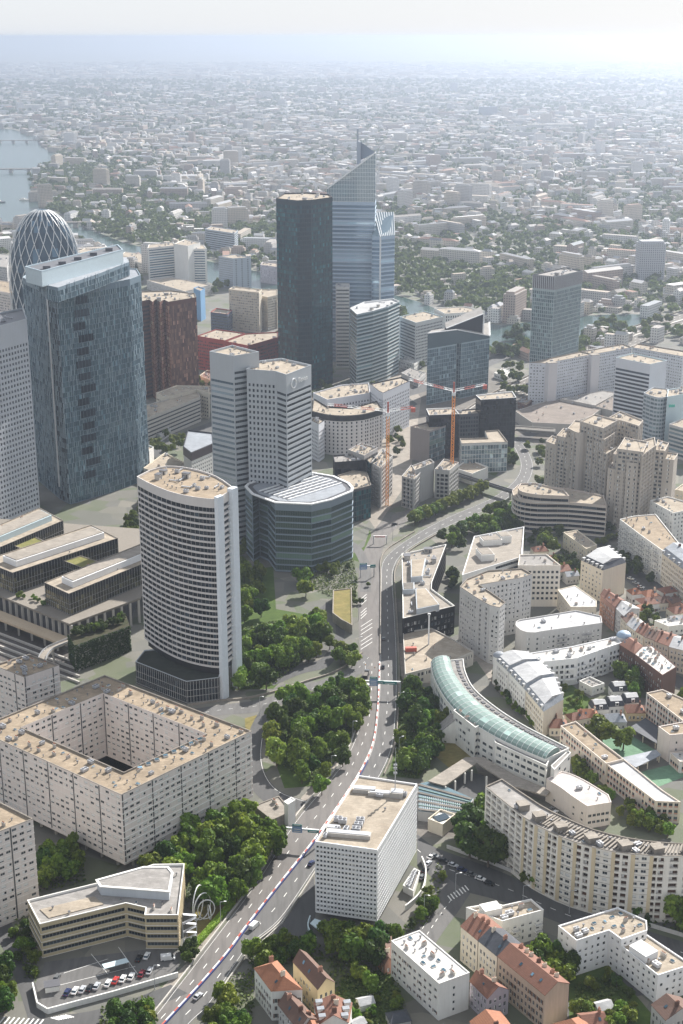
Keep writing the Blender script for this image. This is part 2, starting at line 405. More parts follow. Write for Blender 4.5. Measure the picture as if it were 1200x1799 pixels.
def place_windows(t, wins, nmax=100):
    vis = []
    for r in wins:
        v = Vector((-r[0], -r[1], CAM_H - r[2])); f = (r[4] * v.x + r[5] * v.y) / v.length
        vis.append((r[6] * r[7] * f / v.length ** 2 if f > 0 else -1e9 - v.length, r))
    vis.sort(key=lambda q: -q[0])
    rest = {}
    for i, (q, r) in enumerate(vis):
        x, y, z, rz, nx, ny, w, h, s, st = r
        mats = (s['glass'], s['frame'], s['blind'])
        g, me = win_mesh(w, h, s['rec'], st, s['mull'], mats)
        if i < nmax: put(s['pane'], me, t, (x, y, z), rz)
        else:
            key = tuple(m.name for m in mats)
            if key not in rest: rest[key] = (MB(), mats, s['pane'])
            rest[key][0].add(g.v, g.f, g.m, Matrix.Translation((x, y, z)) @ Matrix.Rotation(rz, 4, 'Z'))
    # what is past a hundred goes into ONE part
    if rest:
        allm = []; M = MB()
        for key, (mb, mats, pane) in rest.items():
            o = len(allm); allm += list(mats); i = len(M.v)
            M.v += mb.v; M.f += [tuple(i + k for k in f) for f in mb.f]; M.m += [o + k for k in mb.m]
        tag(M.build(pane, allm, t), kind='stuff')
def place_balconies(t, extra, mats):
    ex = [e for e in extra if e[0] == 'balcony']
    ex.sort(key=lambda e: e[1][0] ** 2 + e[1][1] ** 2 + (CAM_H - e[1][2]) ** 2 + (1e7 if (math.sin(e[2]) * -e[1][0] - math.cos(e[2]) * -e[1][1]) < 0 else 0))
    M = MB(); cache = {}
    for i, (nm, loc, rz, w, kind) in enumerate(ex):
        g = balcony_mesh(w, kind); k = (round(w, 1), kind)
        # facade local y points outwards: rotate so that +y is the outside normal
        if i < 100:
            if k not in cache: cache[k] = flip(g).mesh('balcony', mats)
            put('balcony', cache[k], t, loc, rz)
        else:
            f = flip(g); M.add(f.v, f.f, f.m, Matrix.Translation(loc) @ Matrix.Rotation(rz, 4, 'Z'))
    if M.v: tag(M.build('balcony', mats, t), kind='stuff')
def flip(g):
    m = MB(); m.v = [(x, -y, z) for x, y, z in g.v]; m.f = [f[::-1] for f in g.f]; m.m = g.m; return m
# windows were modelled with +y outwards; wall normal is -y in the wall's own frame
_old = win_geo
def win_geo(w, h, rec, style, mull):
    g = _old(w, h, rec, style, mull); f = MB(); f.v = [(x, -y, z) for x, y, z in g.v]; f.f = g.f; f.m = g.m; return f

# ---------------------------------------------------------------- roof furniture
CL = {}
def clutter_mesh(kind):
    if kind in CL: return CL[kind]
    m = MB()
    if kind == 'roof_vent': m.cyl((0, 0, 0), 0.25, 0.9, 8); m.cyl((0, 0, 0.9), 0.42, 0.25, 8, 1)
    elif kind == 'chimney_stack':
        m.box((0, 0, 0), (1.9, 0.6, 1.5))
        for x in (-0.6, -0.2, 0.2, 0.6): m.cyl((x, 0, 1.5), 0.13, 0.5, 6, 2)
    elif kind == 'air_unit':
        m.box((0, 0, 0.3), (2.4, 1.6, 1.3)); m.box((-0.9, 0, 0), (0.2, 1.5, 0.3), 0, 1); m.box((0.9, 0, 0), (0.2, 1.5, 0.3), 0, 1)
        m.cyl((-0.6, 0, 1.6), 0.5, 0.15, 10, 1); m.cyl((0.6, 0, 1.6), 0.5, 0.15, 10, 1)
    elif kind == 'plant_room':
        m.box((0, 0, 0), (4.2, 3.0, 2.3)); m.box((0, 0, 2.3), (4.6, 3.4, 0.18), 0, 1); m.box((0.8, -1.5, 0), (0.9, 0.06, 1.9), 0, 1); m.box((-1.0, -1.5, 0.8), (1.4, 0.06, 0.9), 0, 1)
    elif kind == 'skylight':
        m.box((0, 0, 0), (1.5, 1.0, 0.4)); m.box((0, 0, 0.4), (1.3, 0.8, 0.12), 0, 1)
    elif kind == 'duct':
        m.box((0, 0, 0.35), (5.0, 0.6, 0.5)); m.box((-2.2, 0, 0), (0.2, 0.5, 0.35), 0, 1); m.box((2.2, 0, 0), (0.2, 0.5, 0.35), 0, 1); m.box((2.4, 0, 0.85), (0.6, 0.6, 0.6))
    CL[kind] = m.mesh(kind, [METAL if kind in ('air_unit', 'duct') else WHITE if kind == 'skylight' else CONC, METALD if kind != 'skylight' else GLB, RUST])
    return CL[kind]
def clutter(t, poly, z, n, kinds, rz=0.0, inset=2.0, seed=None, hole=None):
    r = random.Random(seed if seed is not None else int(abs(poly[0][0] * 31 + poly[0][1] * 7)))
    p = offset(ccw(poly), inset); xs = [a[0] for a in p]; ys = [a[1] for a in p]; done = []
    k = 0
    while len(done) < n and k < n * 40:
        k += 1
        x, y = r.uniform(min(xs), max(xs)), r.uniform(min(ys), max(ys))
        if not inside(p, x, y) or (hole and inside(hole, x, y)): continue
        if any((x - a) ** 2 + (y - b) ** 2 < 9 for a, b in done): continue
        done.append((x, y)); kd = r.choice(kinds); s = r.uniform(0.8, 1.25)
        put(kd, clutter_mesh(kd), t, (x, y, z), rz + (math.pi / 2 if r.random() < 0.3 else 0), (s, s, r.uniform(0.8, 1.2)))
STD = ('roof_vent', 'roof_vent', 'chimney_stack', 'air_unit', 'skylight')
TEC = ('air_unit', 'air_unit', 'duct', 'plant_room', 'roof_vent', 'skylight')

# ---------------------------------------------------------------- whole buildings
def building(name, label, poly, z1, z0=0.0, wall=None, spec=None, edges=None, roof=None, cat='building', par=0.9, ledge=None, nclut=6, kinds=STD, hole=None, group=None, parmat=None, balmat=None, soffit=False, nmax=100, pmat=None, thick=0.35):
    """flat roofed building; edges: {edge index: spec or None}; hole: courtyard polygon"""
    wall = wall or WHITE; cx, cy0 = centroid(poly)
    t = thing(name, label, cat, (cx, cy0, z0), group)
    B = MB(); wins = []; extra = []; n = len(poly); cc = area(poly) > 0; edges = edges or {}
    zr = z1 - par
    for i in range(n):
        a, b = poly[i], poly[(i + 1) % n]
        if not cc: a, b = b, a
        facade(B, a, b, z0, z1, edges.get(i, spec), wins, extra)
    p = ccw(poly); inn = offset(p, thick)
    if hole:
        h = ccw(hole)
        for i in range(len(h)): facade(B, h[(i + 1) % len(h)], h[i], z0, z1, spec, wins, extra)
    if soffit: B.face([(x, y, z0) for x, y in p[::-1]])
    B.build('wall', [wall, ledge or WHITE, pmat or FRAMED, METALW], t)
    Rm = MB()
    if hole:
        hi = offset(h, -thick); m = len(h)
        # match corners by nearest
        js = min(range(m), key=lambda j: (hi[j][0] - inn[0][0]) ** 2 + (hi[j][1] - inn[0][1]) ** 2)
        for i in range(n):
            a, b = inn[i], inn[(i + 1) % n]; c, d = hi[(js + i + 1) % m], hi[(js + i) % m]
            Rm.face([(a[0], a[1], zr), (b[0], b[1], zr), (c[0], c[1], zr), (d[0], d[1], zr)])
    else: Rm.face([(x, y, zr) for x, y in inn])
    Rm.build('roof', roof or GRAV, t)
    Q = MB()
    n_ = len(p)
    for k in range(n_):
        a, b, c, d = p[k], p[(k + 1) % n_], inn[k], inn[(k + 1) % n_]
        Q.wall(d, c, zr, z1); Q.face([(a[0], a[1], z1), (b[0], b[1], z1), (d[0], d[1], z1), (c[0], c[1], z1)])
        q = offset(p, -0.06)
    Q.ring(offset(p, -0.07), offset(p, -0.004), z1 - 0.22, z1 + 0.05)
    if hole:
        hr = [h, hi]
        for k in range(len(h)):
            a, b, c, d = h[k], h[(k + 1) % len(h)], hi[k], hi[(k + 1) % len(h)]
            Q.wall(c, d, zr, z1); Q.face([(b[0], b[1], z1), (a[0], a[1], z1), (c[0], c[1], z1), (d[0], d[1], z1)])
    Q.build('parapet', parmat or wall, t)
    place_windows(t, wins, nmax)
    if extra: place_balconies(t, extra, [balmat or wall, METALD])
    if nclut:
        nclut = int(nclut * 1.7) + 1
        e = max(range(n), key=lambda i: (poly[i][0] - poly[(i + 1) % n][0]) ** 2 + (poly[i][1] - poly[(i + 1) % n][1]) ** 2)
        rz = math.atan2(poly[(e + 1) % n][1] - poly[e][1], poly[(e + 1) % n][0] - poly[e][0])
        clutter(t, poly, zr, nclut, kinds, rz, hole=hole and offset(ccw(hole), -2.0))
    return t
def gabled(name, label, q, ze, zr, wall, spec, roofmat, z0=0.0, hip=0.0, group=None, dormers=0, chim=2, over=0.35, edges=None, cat='house', mansard=None, flatmat=None, dormat=None, chimside=None):
    """q: four corners, ridge runs parallel to q0->q1.  mansard=(inset,height): steep skirt then flat cap"""
    cx, cy0 = centroid(q); t = thing(name, label, cat, (cx, cy0, z0), group)
    B = MB(); wins = []; extra = []; cc = area(q) > 0; edges = edges or {}
    for i in range(4):
        a, b = q[i], q[(i + 1) % 4]
        if not cc: a, b = b, a
        facade(B, a, b, z0, ze, edges.get(i, spec), wins, extra)
    p = list(q)
    Rf = MB()
    if mansard:
        ins, mh = mansard; pc = ccw(p); o = offset(pc, -over * 0.4); inn = offset(pc, ins); zt = ze + mh
        for k in range(4):
            a, b, c, d = o[k], o[(k + 1) % 4], inn[(k + 1) % 4], inn[k]
            Rf.face([(a[0], a[1], ze), (b[0], b[1], ze), (c[0], c[1], zt), (d[0], d[1], zt)])
        c2 = offset(pc, ins + 0.01); m1 = lerp2(c2[0], c2[3], 0.5); m2 = lerp2(c2[1], c2[2], 0.5)
        zz = zt + (zr - ze - mh)
        for k, (u, v, ww_, xx) in enumerate(((c2[0], c2[1], m2, m1), (c2[2], c2[3], m1, m2))):
            Rf.face([(u[0], u[1], zt), (v[0], v[1], zt), (ww_[0], ww_[1], zz), (xx[0], xx[1], zz)], 1)
        Rf.face([(c2[1][0], c2[1][1], zt), (c2[2][0], c2[2][1], zt), (m2[0], m2[1], zz)], 1); Rf.face([(c2[3][0], c2[3][1], zt), (c2[0][0], c2[0][1], zt), (m1[0], m1[1], zz)], 1)
    else:
        m1, m2 = lerp2(q[0], q[3], 0.5), lerp2(q[1], q[2], 0.5)
        r1, r2 = lerp2(m1, m2, hip), lerp2(m2, m1, hip)
        def ov(i):
            c = Vector(q[i]) - Vector((cx, cy0)); c = c * (1 + over / max(c.length, 1)); return (c.x + cx, c.y + cy0)
        e = [ov(i) for i in range(4)]
        if not hip:
            r1 = lerp2(e[0], e[3], 0.5); r2 = lerp2(e[1], e[2], 0.5)
        f1 = [(*e[0], ze), (*e[1], ze), (*r2, zr), (*r1, zr)]; f2 = [(*e[2], ze), (*e[3], ze), (*r1, zr), (*r2, zr)]
        th = 0.18
        for f in (f1, f2):
            if not cc: f = f[::-1]
            Rf.face(f); Rf.face([(x, y, z - th) for x, y, z in f[::-1]])
            for k in range(4):
                u, v = f[k], f[(k + 1) % 4]; Rf.face([(u[0], u[1], u[2] - th), (v[0], v[1], v[2] - th), v, u])
        if hip:
            for f in ([(*e[1], ze), (*e[2], ze), (*r2, zr)], [(*e[3], ze), (*e[0], ze), (*r1, zr)]): Rf.face(f if cc else f[::-1])
        else:
            for a, b, c in ((q[1], q[2], m2), (q[3], q[0], m1)):
                f = [(*a, ze), (*b, ze), (*c, zr - 0.2)]; B.face(f if cc else f[::-1])
    B.build('wall', [wall, WHITE, FRAMED, METALW], t)
    ro = Rf.build('roof', [roofmat, flatmat or roofmat], t)
    d = (Vector(q[1]) - Vector(q[0])); L = d.length; d.normalize(); rz = math.atan2(d.y, d.x)
    r = random.Random(int(abs(cx * 13 + cy0 * 3)))
    for k in range(chim):
        f = (k + 0.5) / chim if chim > 1 else 0.8; f = min(max(f + r.uniform(-0.08, 0.08), 0.06), 0.94)
        c = lerp2(lerp2(q[0], q[1], f), lerp2(q[3], q[2], f), chimside if chimside is not None else r.uniform(0.4, 0.6))
        cm = MB(); hh = 1.3
        zb = zr - 0.9 if chimside is None else ze + (zr - ze) * (1 - abs(chimside - .5) * 2) - .6
        cm.box((c[0], c[1], zb), (0.6, 1.6, hh + 0.9), rz)
        for u in (-0.5, 0, 0.5): cm.cyl((c[0] - math.sin(rz) * u, c[1] + math.cos(rz) * u, zb + hh + 0.9), 0.13, 0.45, 6, 1)
        cm.build('chimney', [r.choice((BRICK, CREAM, PINKB)), RUST], ro).parent = ro
    # dormers on the two long sides (or the mansard skirt)
    if dormers:
        for side in (0, 1):
            a, b = (q[0], q[1]) if side == 0 else (q[3], q[2])
            nn = Vector((d.y, -d.x)); mid = Vector(lerp2(a, b, 0.5)) - Vector((cx, cy0))
            if nn.dot(mid) < 0: nn = -nn
            for k in range(dormers):
                f = (k + 0.5) / dormers; c = Vector(lerp2(a, b, f)) - nn * (0.55 if mansard else 1.4)
                hgt = 1.7 if mansard else 1.3; zb = ze + (0.35 if mansard else 0.75)
                dm = MB(); dm.box((c.x, c.y, zb), (1.5, 1.6 if mansard else 2.2, hgt), rz); dm.box((c.x, c.y, zb + hgt), (1.8, 1.9 if mansard else 2.4, 0.14), rz, 1)
                fc = c + nn * ((0.8 if mansard else 1.1) + 0.02); dm.box((fc.x, fc.y, zb + 0.3), (1.05, 0.03, hgt - 0.5), rz, 2)
                dm.build('dormer', [dormat or WHITE, flatmat or ZINC, GL], ro)
    elif chim and not mansard:
        for k in range(max(1, int(L // 7))):
            f = r.uniform(0.15, 0.85); u = r.uniform(0.2, 0.32); c = lerp2(lerp2(q[0], q[1], f), lerp2(q[3], q[2], f), u)
            zz = ze + (zr - ze) * u * 2; sl = math.atan2(zr - ze, (Vector(lerp2(q[0], q[3], .5)) - Vector(q[0])).length)
            sk = MB(); n2 = (Vector(q[3]) - Vector(q[0])).normalized()
            a = Vector((c[0], c[1], zz + 0.08)); vx = Vector((d.x, d.y, 0)) * 0.45; vy = Vector((n2.x * math.cos(sl), n2.y * math.cos(sl), math.sin(sl))) * 0.6
            nn = vx.cross(vy).normalized(); nn = nn if nn.z > 0 else -nn
            base = [a - vx - vy, a + vx - vy, a + vx + vy, a - vx + vy]; topq = [v + nn * 0.1 for v in base]
            if (base[1] - base[0]).cross(base[3] - base[0]).dot(nn) < 0: base = base[::-1]; topq = topq[::-1]
            sk.face(topq, 0)
            for k2 in range(4): sk.face([base[k2], base[(k2 + 1) % 4], topq[(k2 + 1) % 4], topq[k2]], 1)
            sk.build('roof_window', [GLB, METALD], ro)
    place_windows(t, wins, 100)
    return t
# ---------------------------------------------------------------- ground, river, roads
def ground_mat():
    m, t, b = newmat('city_ground')
    n1 = noise(t, pos(t), 0.012, 5, 0.65); n2 = noise(t, pos(t), 0.4, 4, 0.7); n3 = noise(t, pos(t), 0.05, 3)
    col = ramp(t, n1, [(0.36, (0.15, 0.143, 0.132)), (0.47, (0.10, 0.105, 0.085)), (0.58, (0.045, 0.066, 0.022))])
    v = N(t, 'TexVoronoi'); v.inputs['Scale'].default_value = 0.06; t.links.new(pos(t, 1, 1.25, 0), v.inputs[0]); s = N(t, 'SeparateColor'); t.links.new(v.outputs['Color'], s.inputs[0])
    plots = ramp(t, s.outputs[0], [(0, (.10, .097, .092)), (.28, (.17, .155, .135)), (.45, (.055, .085, .02)), (.62, (.13, .12, .105)), (.78, (.085, .105, .035)), (.9, (.23, .205, .17))]); plots.node.color_ramp.interpolation = 'CONSTANT'
    col = mix(t, 0.7, col, plots)
    col = mix(t, math_(t, 'MULTIPLY', n2, 0.6), col, (0.09, 0.09, 0.075))
    col = mix(t, math_(t, 'MULTIPLY', n3, 0.3), col, (0.19, 0.18, 0.16))
    t.links.new(col, b.inputs['Base Color']); b.inputs['Roughness'].default_value = 0.95
    return m
def asphalt(name, c):
    m, t, b = newmat(name)
    n1 = noise(t, pos(t), 0.05, 5, 0.7); n2 = noise(t, pos(t), 1.5, 3); n3 = noise(t, pos(t, 0.5, 0.06, 1), 0.9, 3)
    col = mix(t, n1, sc(c, 0.78), sc(c, 1.25)); col = mix(t, math_(t, 'MULTIPLY', n2, 0.35), col, sc(c, 0.7))
    col = mix(t, math_(t, 'MULTIPLY', ramp(t, n3, [(0.45, (0, 0, 0)), (0.65, (1, 1, 1))]), 0.5), col, sc(c, 0.55))
    t.links.new(col, b.inputs['Base Color']); b.inputs['Roughness'].default_value = 0.9; return m
ASPH = asphalt('asphalt', (0.112, 0.108, 0.105)); ASPHD = asphalt('dark_asphalt', (0.072, 0.071, 0.071)); ASPHP = asphalt('pinkish_asphalt', (0.138, 0.126, 0.118))
PAVE = gravel('paving', (0.22, 0.20, 0.178), (0.14, 0.13, 0.117)); PAVEP = gravel('pale_paving', (0.36, 0.32, 0.275), (0.25, 0.225, 0.195)); MARK = plain('road_paint', (0.68, 0.67, 0.64), 0.7)
GRASS = gravel('lawn', (0.085, 0.13, 0.03), (0.05, 0.085, 0.02)); DRY = gravel('dry_lawn', (0.25, 0.20, 0.075), (0.16, 0.15, 0.05)); COURT = gravel('green_court', (0.17, 0.29, 0.19), (0.13, 0.23, 0.15))
g = MB(); g.face([(-30000, -1500, 0), (30000, -1500, 0), (30000, 60000, 0), (-30000, 60000, 0)]); struct('ground', g, ground_mat())
wm, wt, wb = newmat('river_water'); wb.inputs['Base Color'].default_value = (0.035, 0.065, 0.06, 1); wb.inputs['Roughness'].default_value = 0.2; wb.inputs['IOR'].default_value = 1.33; wb.inputs['Specular IOR Level'].default_value = .35
bump(wt, wb, noise(wt, pos(wt), 0.12, 4), 0.12, 0.4)
RIVER = [(-60, 222), (25, 228), (60, 240), (80, 262), (108, 274), (112, 284), (70, 290), (58, 312), (62, 345), (88, 372), (150, 400), (215, 426), (300, 446), (420, 470), (500, 488), (620, 505), (700, 520), (735, 530), (800, 556), (880, 572), (960, 562), (1040, 554), (1100, 552), (1240, 556), (1240, 572), (1150, 578), (1060, 588), (1000, 600), (900, 612), (800, 604), (740, 562), (690, 552), (600, 540), (480, 520), (380, 500), (250, 462), (150, 430), (60, 405), (-80, 400)]
def flat(name, pts, z, mat, kind='structure'):
    m = MB(); m.face([(x, y, z) for x, y in ccw(pts)]); return tag(m.build(name, mat), kind=kind)
flat('river', PP(RIVER), 0.08, wm)
def strip(name, left, right, z, mat, n=6, thick=0):
    l, r = arc(left, n), arc(right, n); m = MB()
    L = [P(*q) for q in l]; Rr = [P(*q) for q in r]
    k = max(len(L), len(Rr))
    def res(p): return [lerp2(p[min(int(i * (len(p) - 1) / (k - 1)), len(p) - 2)], p[min(int(i * (len(p) - 1) / (k - 1)), len(p) - 2) + 1], i * (len(p) - 1) / (k - 1) - min(int(i * (len(p) - 1) / (k - 1)), len(p) - 2)) for i in range(k)]
    L, Rr = res(L), res(Rr)
    for i in range(k - 1): m.face([(*L[i], z), (*Rr[i], z), (*Rr[i + 1], z), (*L[i + 1], z)])
    struct(name, m, mat); return L, Rr
def path_at(pts, ds):
    out = []; acc = 0; i = 0
    for a, b in zip(pts[:-1], pts[1:]):
        L = math.hypot(b[0] - a[0], b[1] - a[1])
        while i < len(ds) and ds[i] <= acc + L and L > 0:
            t = (ds[i] - acc) / L; out.append((lerp2(a, b, t), math.atan2(b[1] - a[1], b[0] - a[0]))); i += 1
        acc += L
    return out
def plen(p): return sum(math.hypot(b[0] - a[0], b[1] - a[1]) for a, b in zip(p[:-1], p[1:]))
def dashes(m, pts, z, on, off, w):
    for (c, a) in path_at(pts, list(np.arange(on / 2, plen(pts), on + off))):
        m.face([(c[0] + u * on / 2 * math.cos(a) - v * w * math.sin(a), c[1] + u * on / 2 * math.sin(a) + v * w * math.cos(a), z) for u, v in ((-1, -.5), (1, -.5), (1, .5), (-1, .5))])
def line(m, pts, z, w):
    for a, b in zip(pts[:-1], pts[1:]):
        d = Vector((b[0] - a[0], b[1] - a[1]));
        if d.length < 1e-3: continue
        d.normalize(); n = Vector((-d.y, d.x)) * (w / 2)
        m.face([(a[0] - n.x, a[1] - n.y, z), (b[0] - n.x, b[1] - n.y, z), (b[0] + n.x, b[1] + n.y, z), (a[0] + n.x, a[1] + n.y, z)])
def between(L, Rr, t): return [lerp2(a, b, t) for a, b in zip(L, Rr)]
def lowwall(name, label, cat, pts, w, h, mat, z0=0.0, mats2=None, seg=None):
    m = MB(); k = 0
    for a, b in zip(pts[:-1], pts[1:]):
        d = Vector((b[0] - a[0], b[1] - a[1]))
        if d.length < 1e-3: continue
        d.normalize(); n = Vector((-d.y, d.x)) * (w / 2)
        m.prism([(a[0] - n.x, a[1] - n.y), (b[0] - n.x, b[1] - n.y), (b[0] + n.x, b[1] + n.y), (a[0] + n.x, a[1] + n.y)], z0, z0 + h, (k // seg) % 2 if seg else 0); k += 1
    return tag(m.build(name, [mat] + ([mats2] if mats2 else [])), label, cat)

BAR = [(240, 1852), (290, 1797), (350, 1732), (398, 1676), (430, 1632), (475, 1574), (520, 1518), (550, 1480), (592, 1420), (633, 1357), (655, 1307), (664, 1240), (667, 1163)]
# left carriageway
L1, R1 = strip('highway_left_carriageway', [(205, 1852), (262, 1797), (306, 1740), (350, 1683), (450, 1550), (518, 1443), (580, 1368), (613, 1322), (637, 1255), (641, 1200), (640, 1163)], BAR, 0.03, ASPHP)
# right carriageway
L2, R2 = strip('highway_right_carriageway', BAR + [(668, 1080), (669, 1017), (671, 990), (684, 972), (705, 955), (729, 940), (760, 922), (800, 903), (845, 884), (872, 870), (900, 848), (912, 830), (914, 812), (904, 788), (890, 772)],
    [(290, 1852), (335, 1797), (367, 1766), (410, 1700), (440, 1660), (492, 1617), (552, 1530), (600, 1460), (640, 1402), (670, 1360), (690, 1310), (697, 1240), (698, 1163), (694, 1080), (690, 1017), (694, 994), (704, 977), (722, 962), (740, 951), (764, 937), (800, 919), (850, 898), (885, 880), (920, 856), (934, 836), (936, 812), (925, 788), (908, 770)], 0.03, ASPH)
# slip road on the left, joining from the north
L3, R3 = strip('slip_road', [(638, 1200), (633, 1160), (630, 1100), (629, 1030), (633, 985), (648, 950), (662, 925), (690, 905), (724, 893)], [(664, 1200), (668, 1137), (667, 1080), (668, 1017), (668, 985), (674, 960), (684, 940), (708, 920), (742, 905)], 0.04, ASPHP)
strip('slip_road', [(632, 1040), (634, 1000), (628, 980), (618, 965), (600, 958)], [(652, 1040), (652, 1000), (644, 978), (630, 958), (606, 946)], 0.05, ASPH)
L4, R4 = strip('ramp_road', [(640, 1150), (615, 1172), (585, 1188), (540, 1203), (495, 1218), (440, 1232), (390, 1238), (300, 1252)], [(655, 1160), (636, 1182), (600, 1202), (555, 1217), (500, 1236), (445, 1252), (390, 1256), (300, 1272)], 0.05, ASPH)
L5, R5 = strip('loop_road', [(462, 1240), (440, 1280), (432, 1330), (440, 1380), (470, 1412), (520, 1428)], [(490, 1232), (468, 1275), (460, 1325), (468, 1362), (492, 1390), (540, 1408)], 0.06, ASPHD)
L6, R6 = strip('loop_road', [(470, 1190), (520, 1170), (560, 1160), (578, 1140), (590, 1110), (582, 1080), (560, 1070)], [(480, 1205), (530, 1184), (575, 1172), (594, 1146), (606, 1110), (600, 1074), (575, 1058)], 0.06, ASPHD)
# streets at lower right and lower left
L7, R7 = strip('street', [(733, 1466), (760, 1486), (783, 1496), (888, 1535), (967, 1575), (1033, 1602), (1120, 1630), (1230, 1664)], [(733, 1520), (765, 1545), (800, 1562), (880, 1583), (958, 1612), (1030, 1640), (1110, 1668), (1230, 1702)], 0.03, ASPHD)
L8, R8 = strip('street', [(760, 1525), (752, 1575), (735, 1625), (690, 1700)], [(826, 1570), (806, 1600), (770, 1650), (722, 1730)], 0.05, ASPH)
strip('street', [(-60, 1560), (-10, 1640), (20, 1700), (52, 1799), (60, 1840)], [(-60, 1530), (18, 1618), (52, 1700), (84, 1799), (92, 1840)], 0.03, ASPHD)
strip('street', [(60, 1790), (180, 1772), (300, 1730)], [(60, 1820), (190, 1800), (330, 1745)], 0.05, ASPHD)
strip('street', [(960, 1752), (1000, 1735), (1060, 1715), (1092, 1700)], [(1000, 1799), (1060, 1770), (1110, 1752), (1160, 1745)], 0.03, ASPHD)
strip('street', [(830, 1150), (850, 1180), (880, 1220), (930, 1268), (980, 1300)], [(868, 1160), (866, 1190), (890, 1216), (940, 1264), (1000, 1296)], 0.05, PAVEP)
strip('street', [(1092, 1110), (1100, 1150), (1140, 1180), (1230, 1230)], [(1100, 1100), (1112, 1140), (1150, 1165), (1240, 1210)], 0.05, ASPHD)
strip('street', [(1045, 980), (1085, 1010), (1130, 1040), (1220, 1090)], [(1056, 960), (1092, 985), (1150, 1020), (1230, 1062)], 0.05, ASPHD)
# far motorway and its bridge over the river (right edge)
LM, RM = strip('motorway', [(790, 740), (850, 700), (905, 672), (960, 645), (1020, 610), (1090, 583), (1150, 562), (1260, 528)], [(830, 752), (890, 718), (950, 690), (1010, 655), (1060, 632), (1120, 606), (1180, 585), (1270, 560)], 0.12, PAVE)
mk = MB()
dashes(mk, between(L1, R1, .5), 0.07, 3.0, 7.0, 0.25)
dashes(mk, between(L2, R2, .5), 0.07, 3.0, 8.0, 0.25)
for t in (0.06, 0.94): line(mk, between(L1, R1, t), 0.07, 0.13); line(mk, between(L2, R2, t), 0.07, 0.13); line(mk, between(LM, RM, t), 0.16, .5)
for t in (0.2, 0.33, 0.66, 0.8): dashes(mk, between(LM, RM, t), 0.16, 4, 9, 0.5)
dashes(mk, between(L4, R4, 0.5), 0.09, 2, 4, 0.2); dashes(mk, between(L7, R7, 0.5), 0.07, 2.5, 4, 0.25); line(mk, between(L5, R5, 0.93), 0.1, 0.2)
for y in (1048, 1053, 1058, 1072, 1077, 1082, 1096, 1103, 1110, 1122, 1129, 1136):   # hatched zone of the slip road
    wd = 10 if y < 1090 else 20
    line(mk, [P(634, y + 5), P(634 + wd, y - (4 if wd == 10 else 8))], 0.08, 0.35)
for k in range(9): c = P(4 + k * 8.5, 1792 + k * 0.6); mk.box((c[0], c[1], 0.04), (0.55, 3.6, 0.03), R(-18))
for k in range(7): c = P(97 + k * 4.2, 1790 - k * .8); mk.box((c[0], c[1], 0.06), (0.5, 3.4, 0.03), R(70))
for k in range(7): c = P(790 + k * 5, 1578 - k * 3); mk.box((c[0], c[1], 0.06), (0.5, 3.6, 0.03), R(20))
line(mk, [P(772, 1580), P(757, 1607), P(742, 1632)], 0.08, 0.22); dashes(mk, [P(792, 1582), P(770, 1612), P(745, 1650)], 0.08, 2, 2.5, 0.22)
struct('road_markings', mk, MARK)
# red and white blocks of the central barrier, blue rail on the left of it
bp = [P(*q) for q in arc(BAR, 8)]; ds = path_at(bp, list(np.arange(1, plen(bp) - 2, 2.6))); bm = MB()
REDP = plain('red_barrier_plastic', (0.42, 0.09, 0.06), 0.5); WHP = plain('white_barrier_plastic', (0.72, 0.70, 0.68), 0.5); BLUEP = plain('blue_rail', (0.04, 0.06, 0.2), 0.5)
for i, (c, a) in enumerate(ds): bm.box((c[0], c[1], 0.03), (2.5, 0.5, 0.75), a, 1 if i % 3 == 0 else 0)
tag(bm.build('road_barrier', [WHP, REDP]), 'red and white block barrier running down the middle of the highway', 'barrier')
far = [(x - 1.0 * math.sin(a) * -1, y + 1.0 * math.cos(a)) for (x, y), a in ds]
lowwall('guard_rail', 'dark blue rail along the left of the red and white highway barrier', 'barrier', far[:len(far) * 2 // 3], 0.2, 0.9, BLUEP, 0.03)
lowwall('concrete_kerb_wall', 'low pale concrete wall along the left edge of the highway', 'wall', [P(*q) for q in arc([(200, 1852), (258, 1795), (346, 1683), (446, 1549), (514, 1443), (576, 1368), (609, 1322), (633, 1255), (637, 1205)], 6)], 0.5, 0.8, CONC)
lowwall('parapet_wall', 'grey concrete parapet along the right edge of the highway beside the honeycomb block', 'wall', [P(*q) for q in arc([(380, 1754), (416, 1702), (446, 1662), (497, 1617), (556, 1531)], 6)], 0.4, 1.0, CONC)
lowwall('parapet_wall', 'long pale concrete parapet along the curving right edge of the highway beyond the gantry', 'wall', [P(*q) for q in arc([(675, 1362), (694, 1310), (700, 1240), (701, 1163), (697, 1080), (693, 1017), (697, 996), (707, 980), (725, 965), (743, 954), (767, 940)], 5)], 0.5, 1.1, PAVEP)
lowwall('parapet_wall', 'pale concrete parapet between the slip road and the curving highway', 'wall', [P(*q) for q in arc([(668, 1150), (668.5, 1080), (669, 1017), (669, 985), (680, 966), (704, 950), (728, 935)], 5)], 0.5, 0.9, PAVEP)
lowwall('parapet_wall', 'curved pale parapet following the ramp below the ribbed white tower', 'wall', [P(*q) for q in arc([(636, 1148), (612, 1168), (582, 1184), (538, 1198), (493, 1213), (438, 1227), (388, 1232), (330, 1240)], 5)], 0.7, 1.0, PAVEP)
lowwall('boundary_wall', 'low grey wall along the street below the long curved apartment slab', 'wall', [P(*q) for q in arc([(785, 1490), (890, 1529), (968, 1568), (1034, 1595), (1121, 1622), (1230, 1655)], 4)], 0.4, 1.6, GREYR)
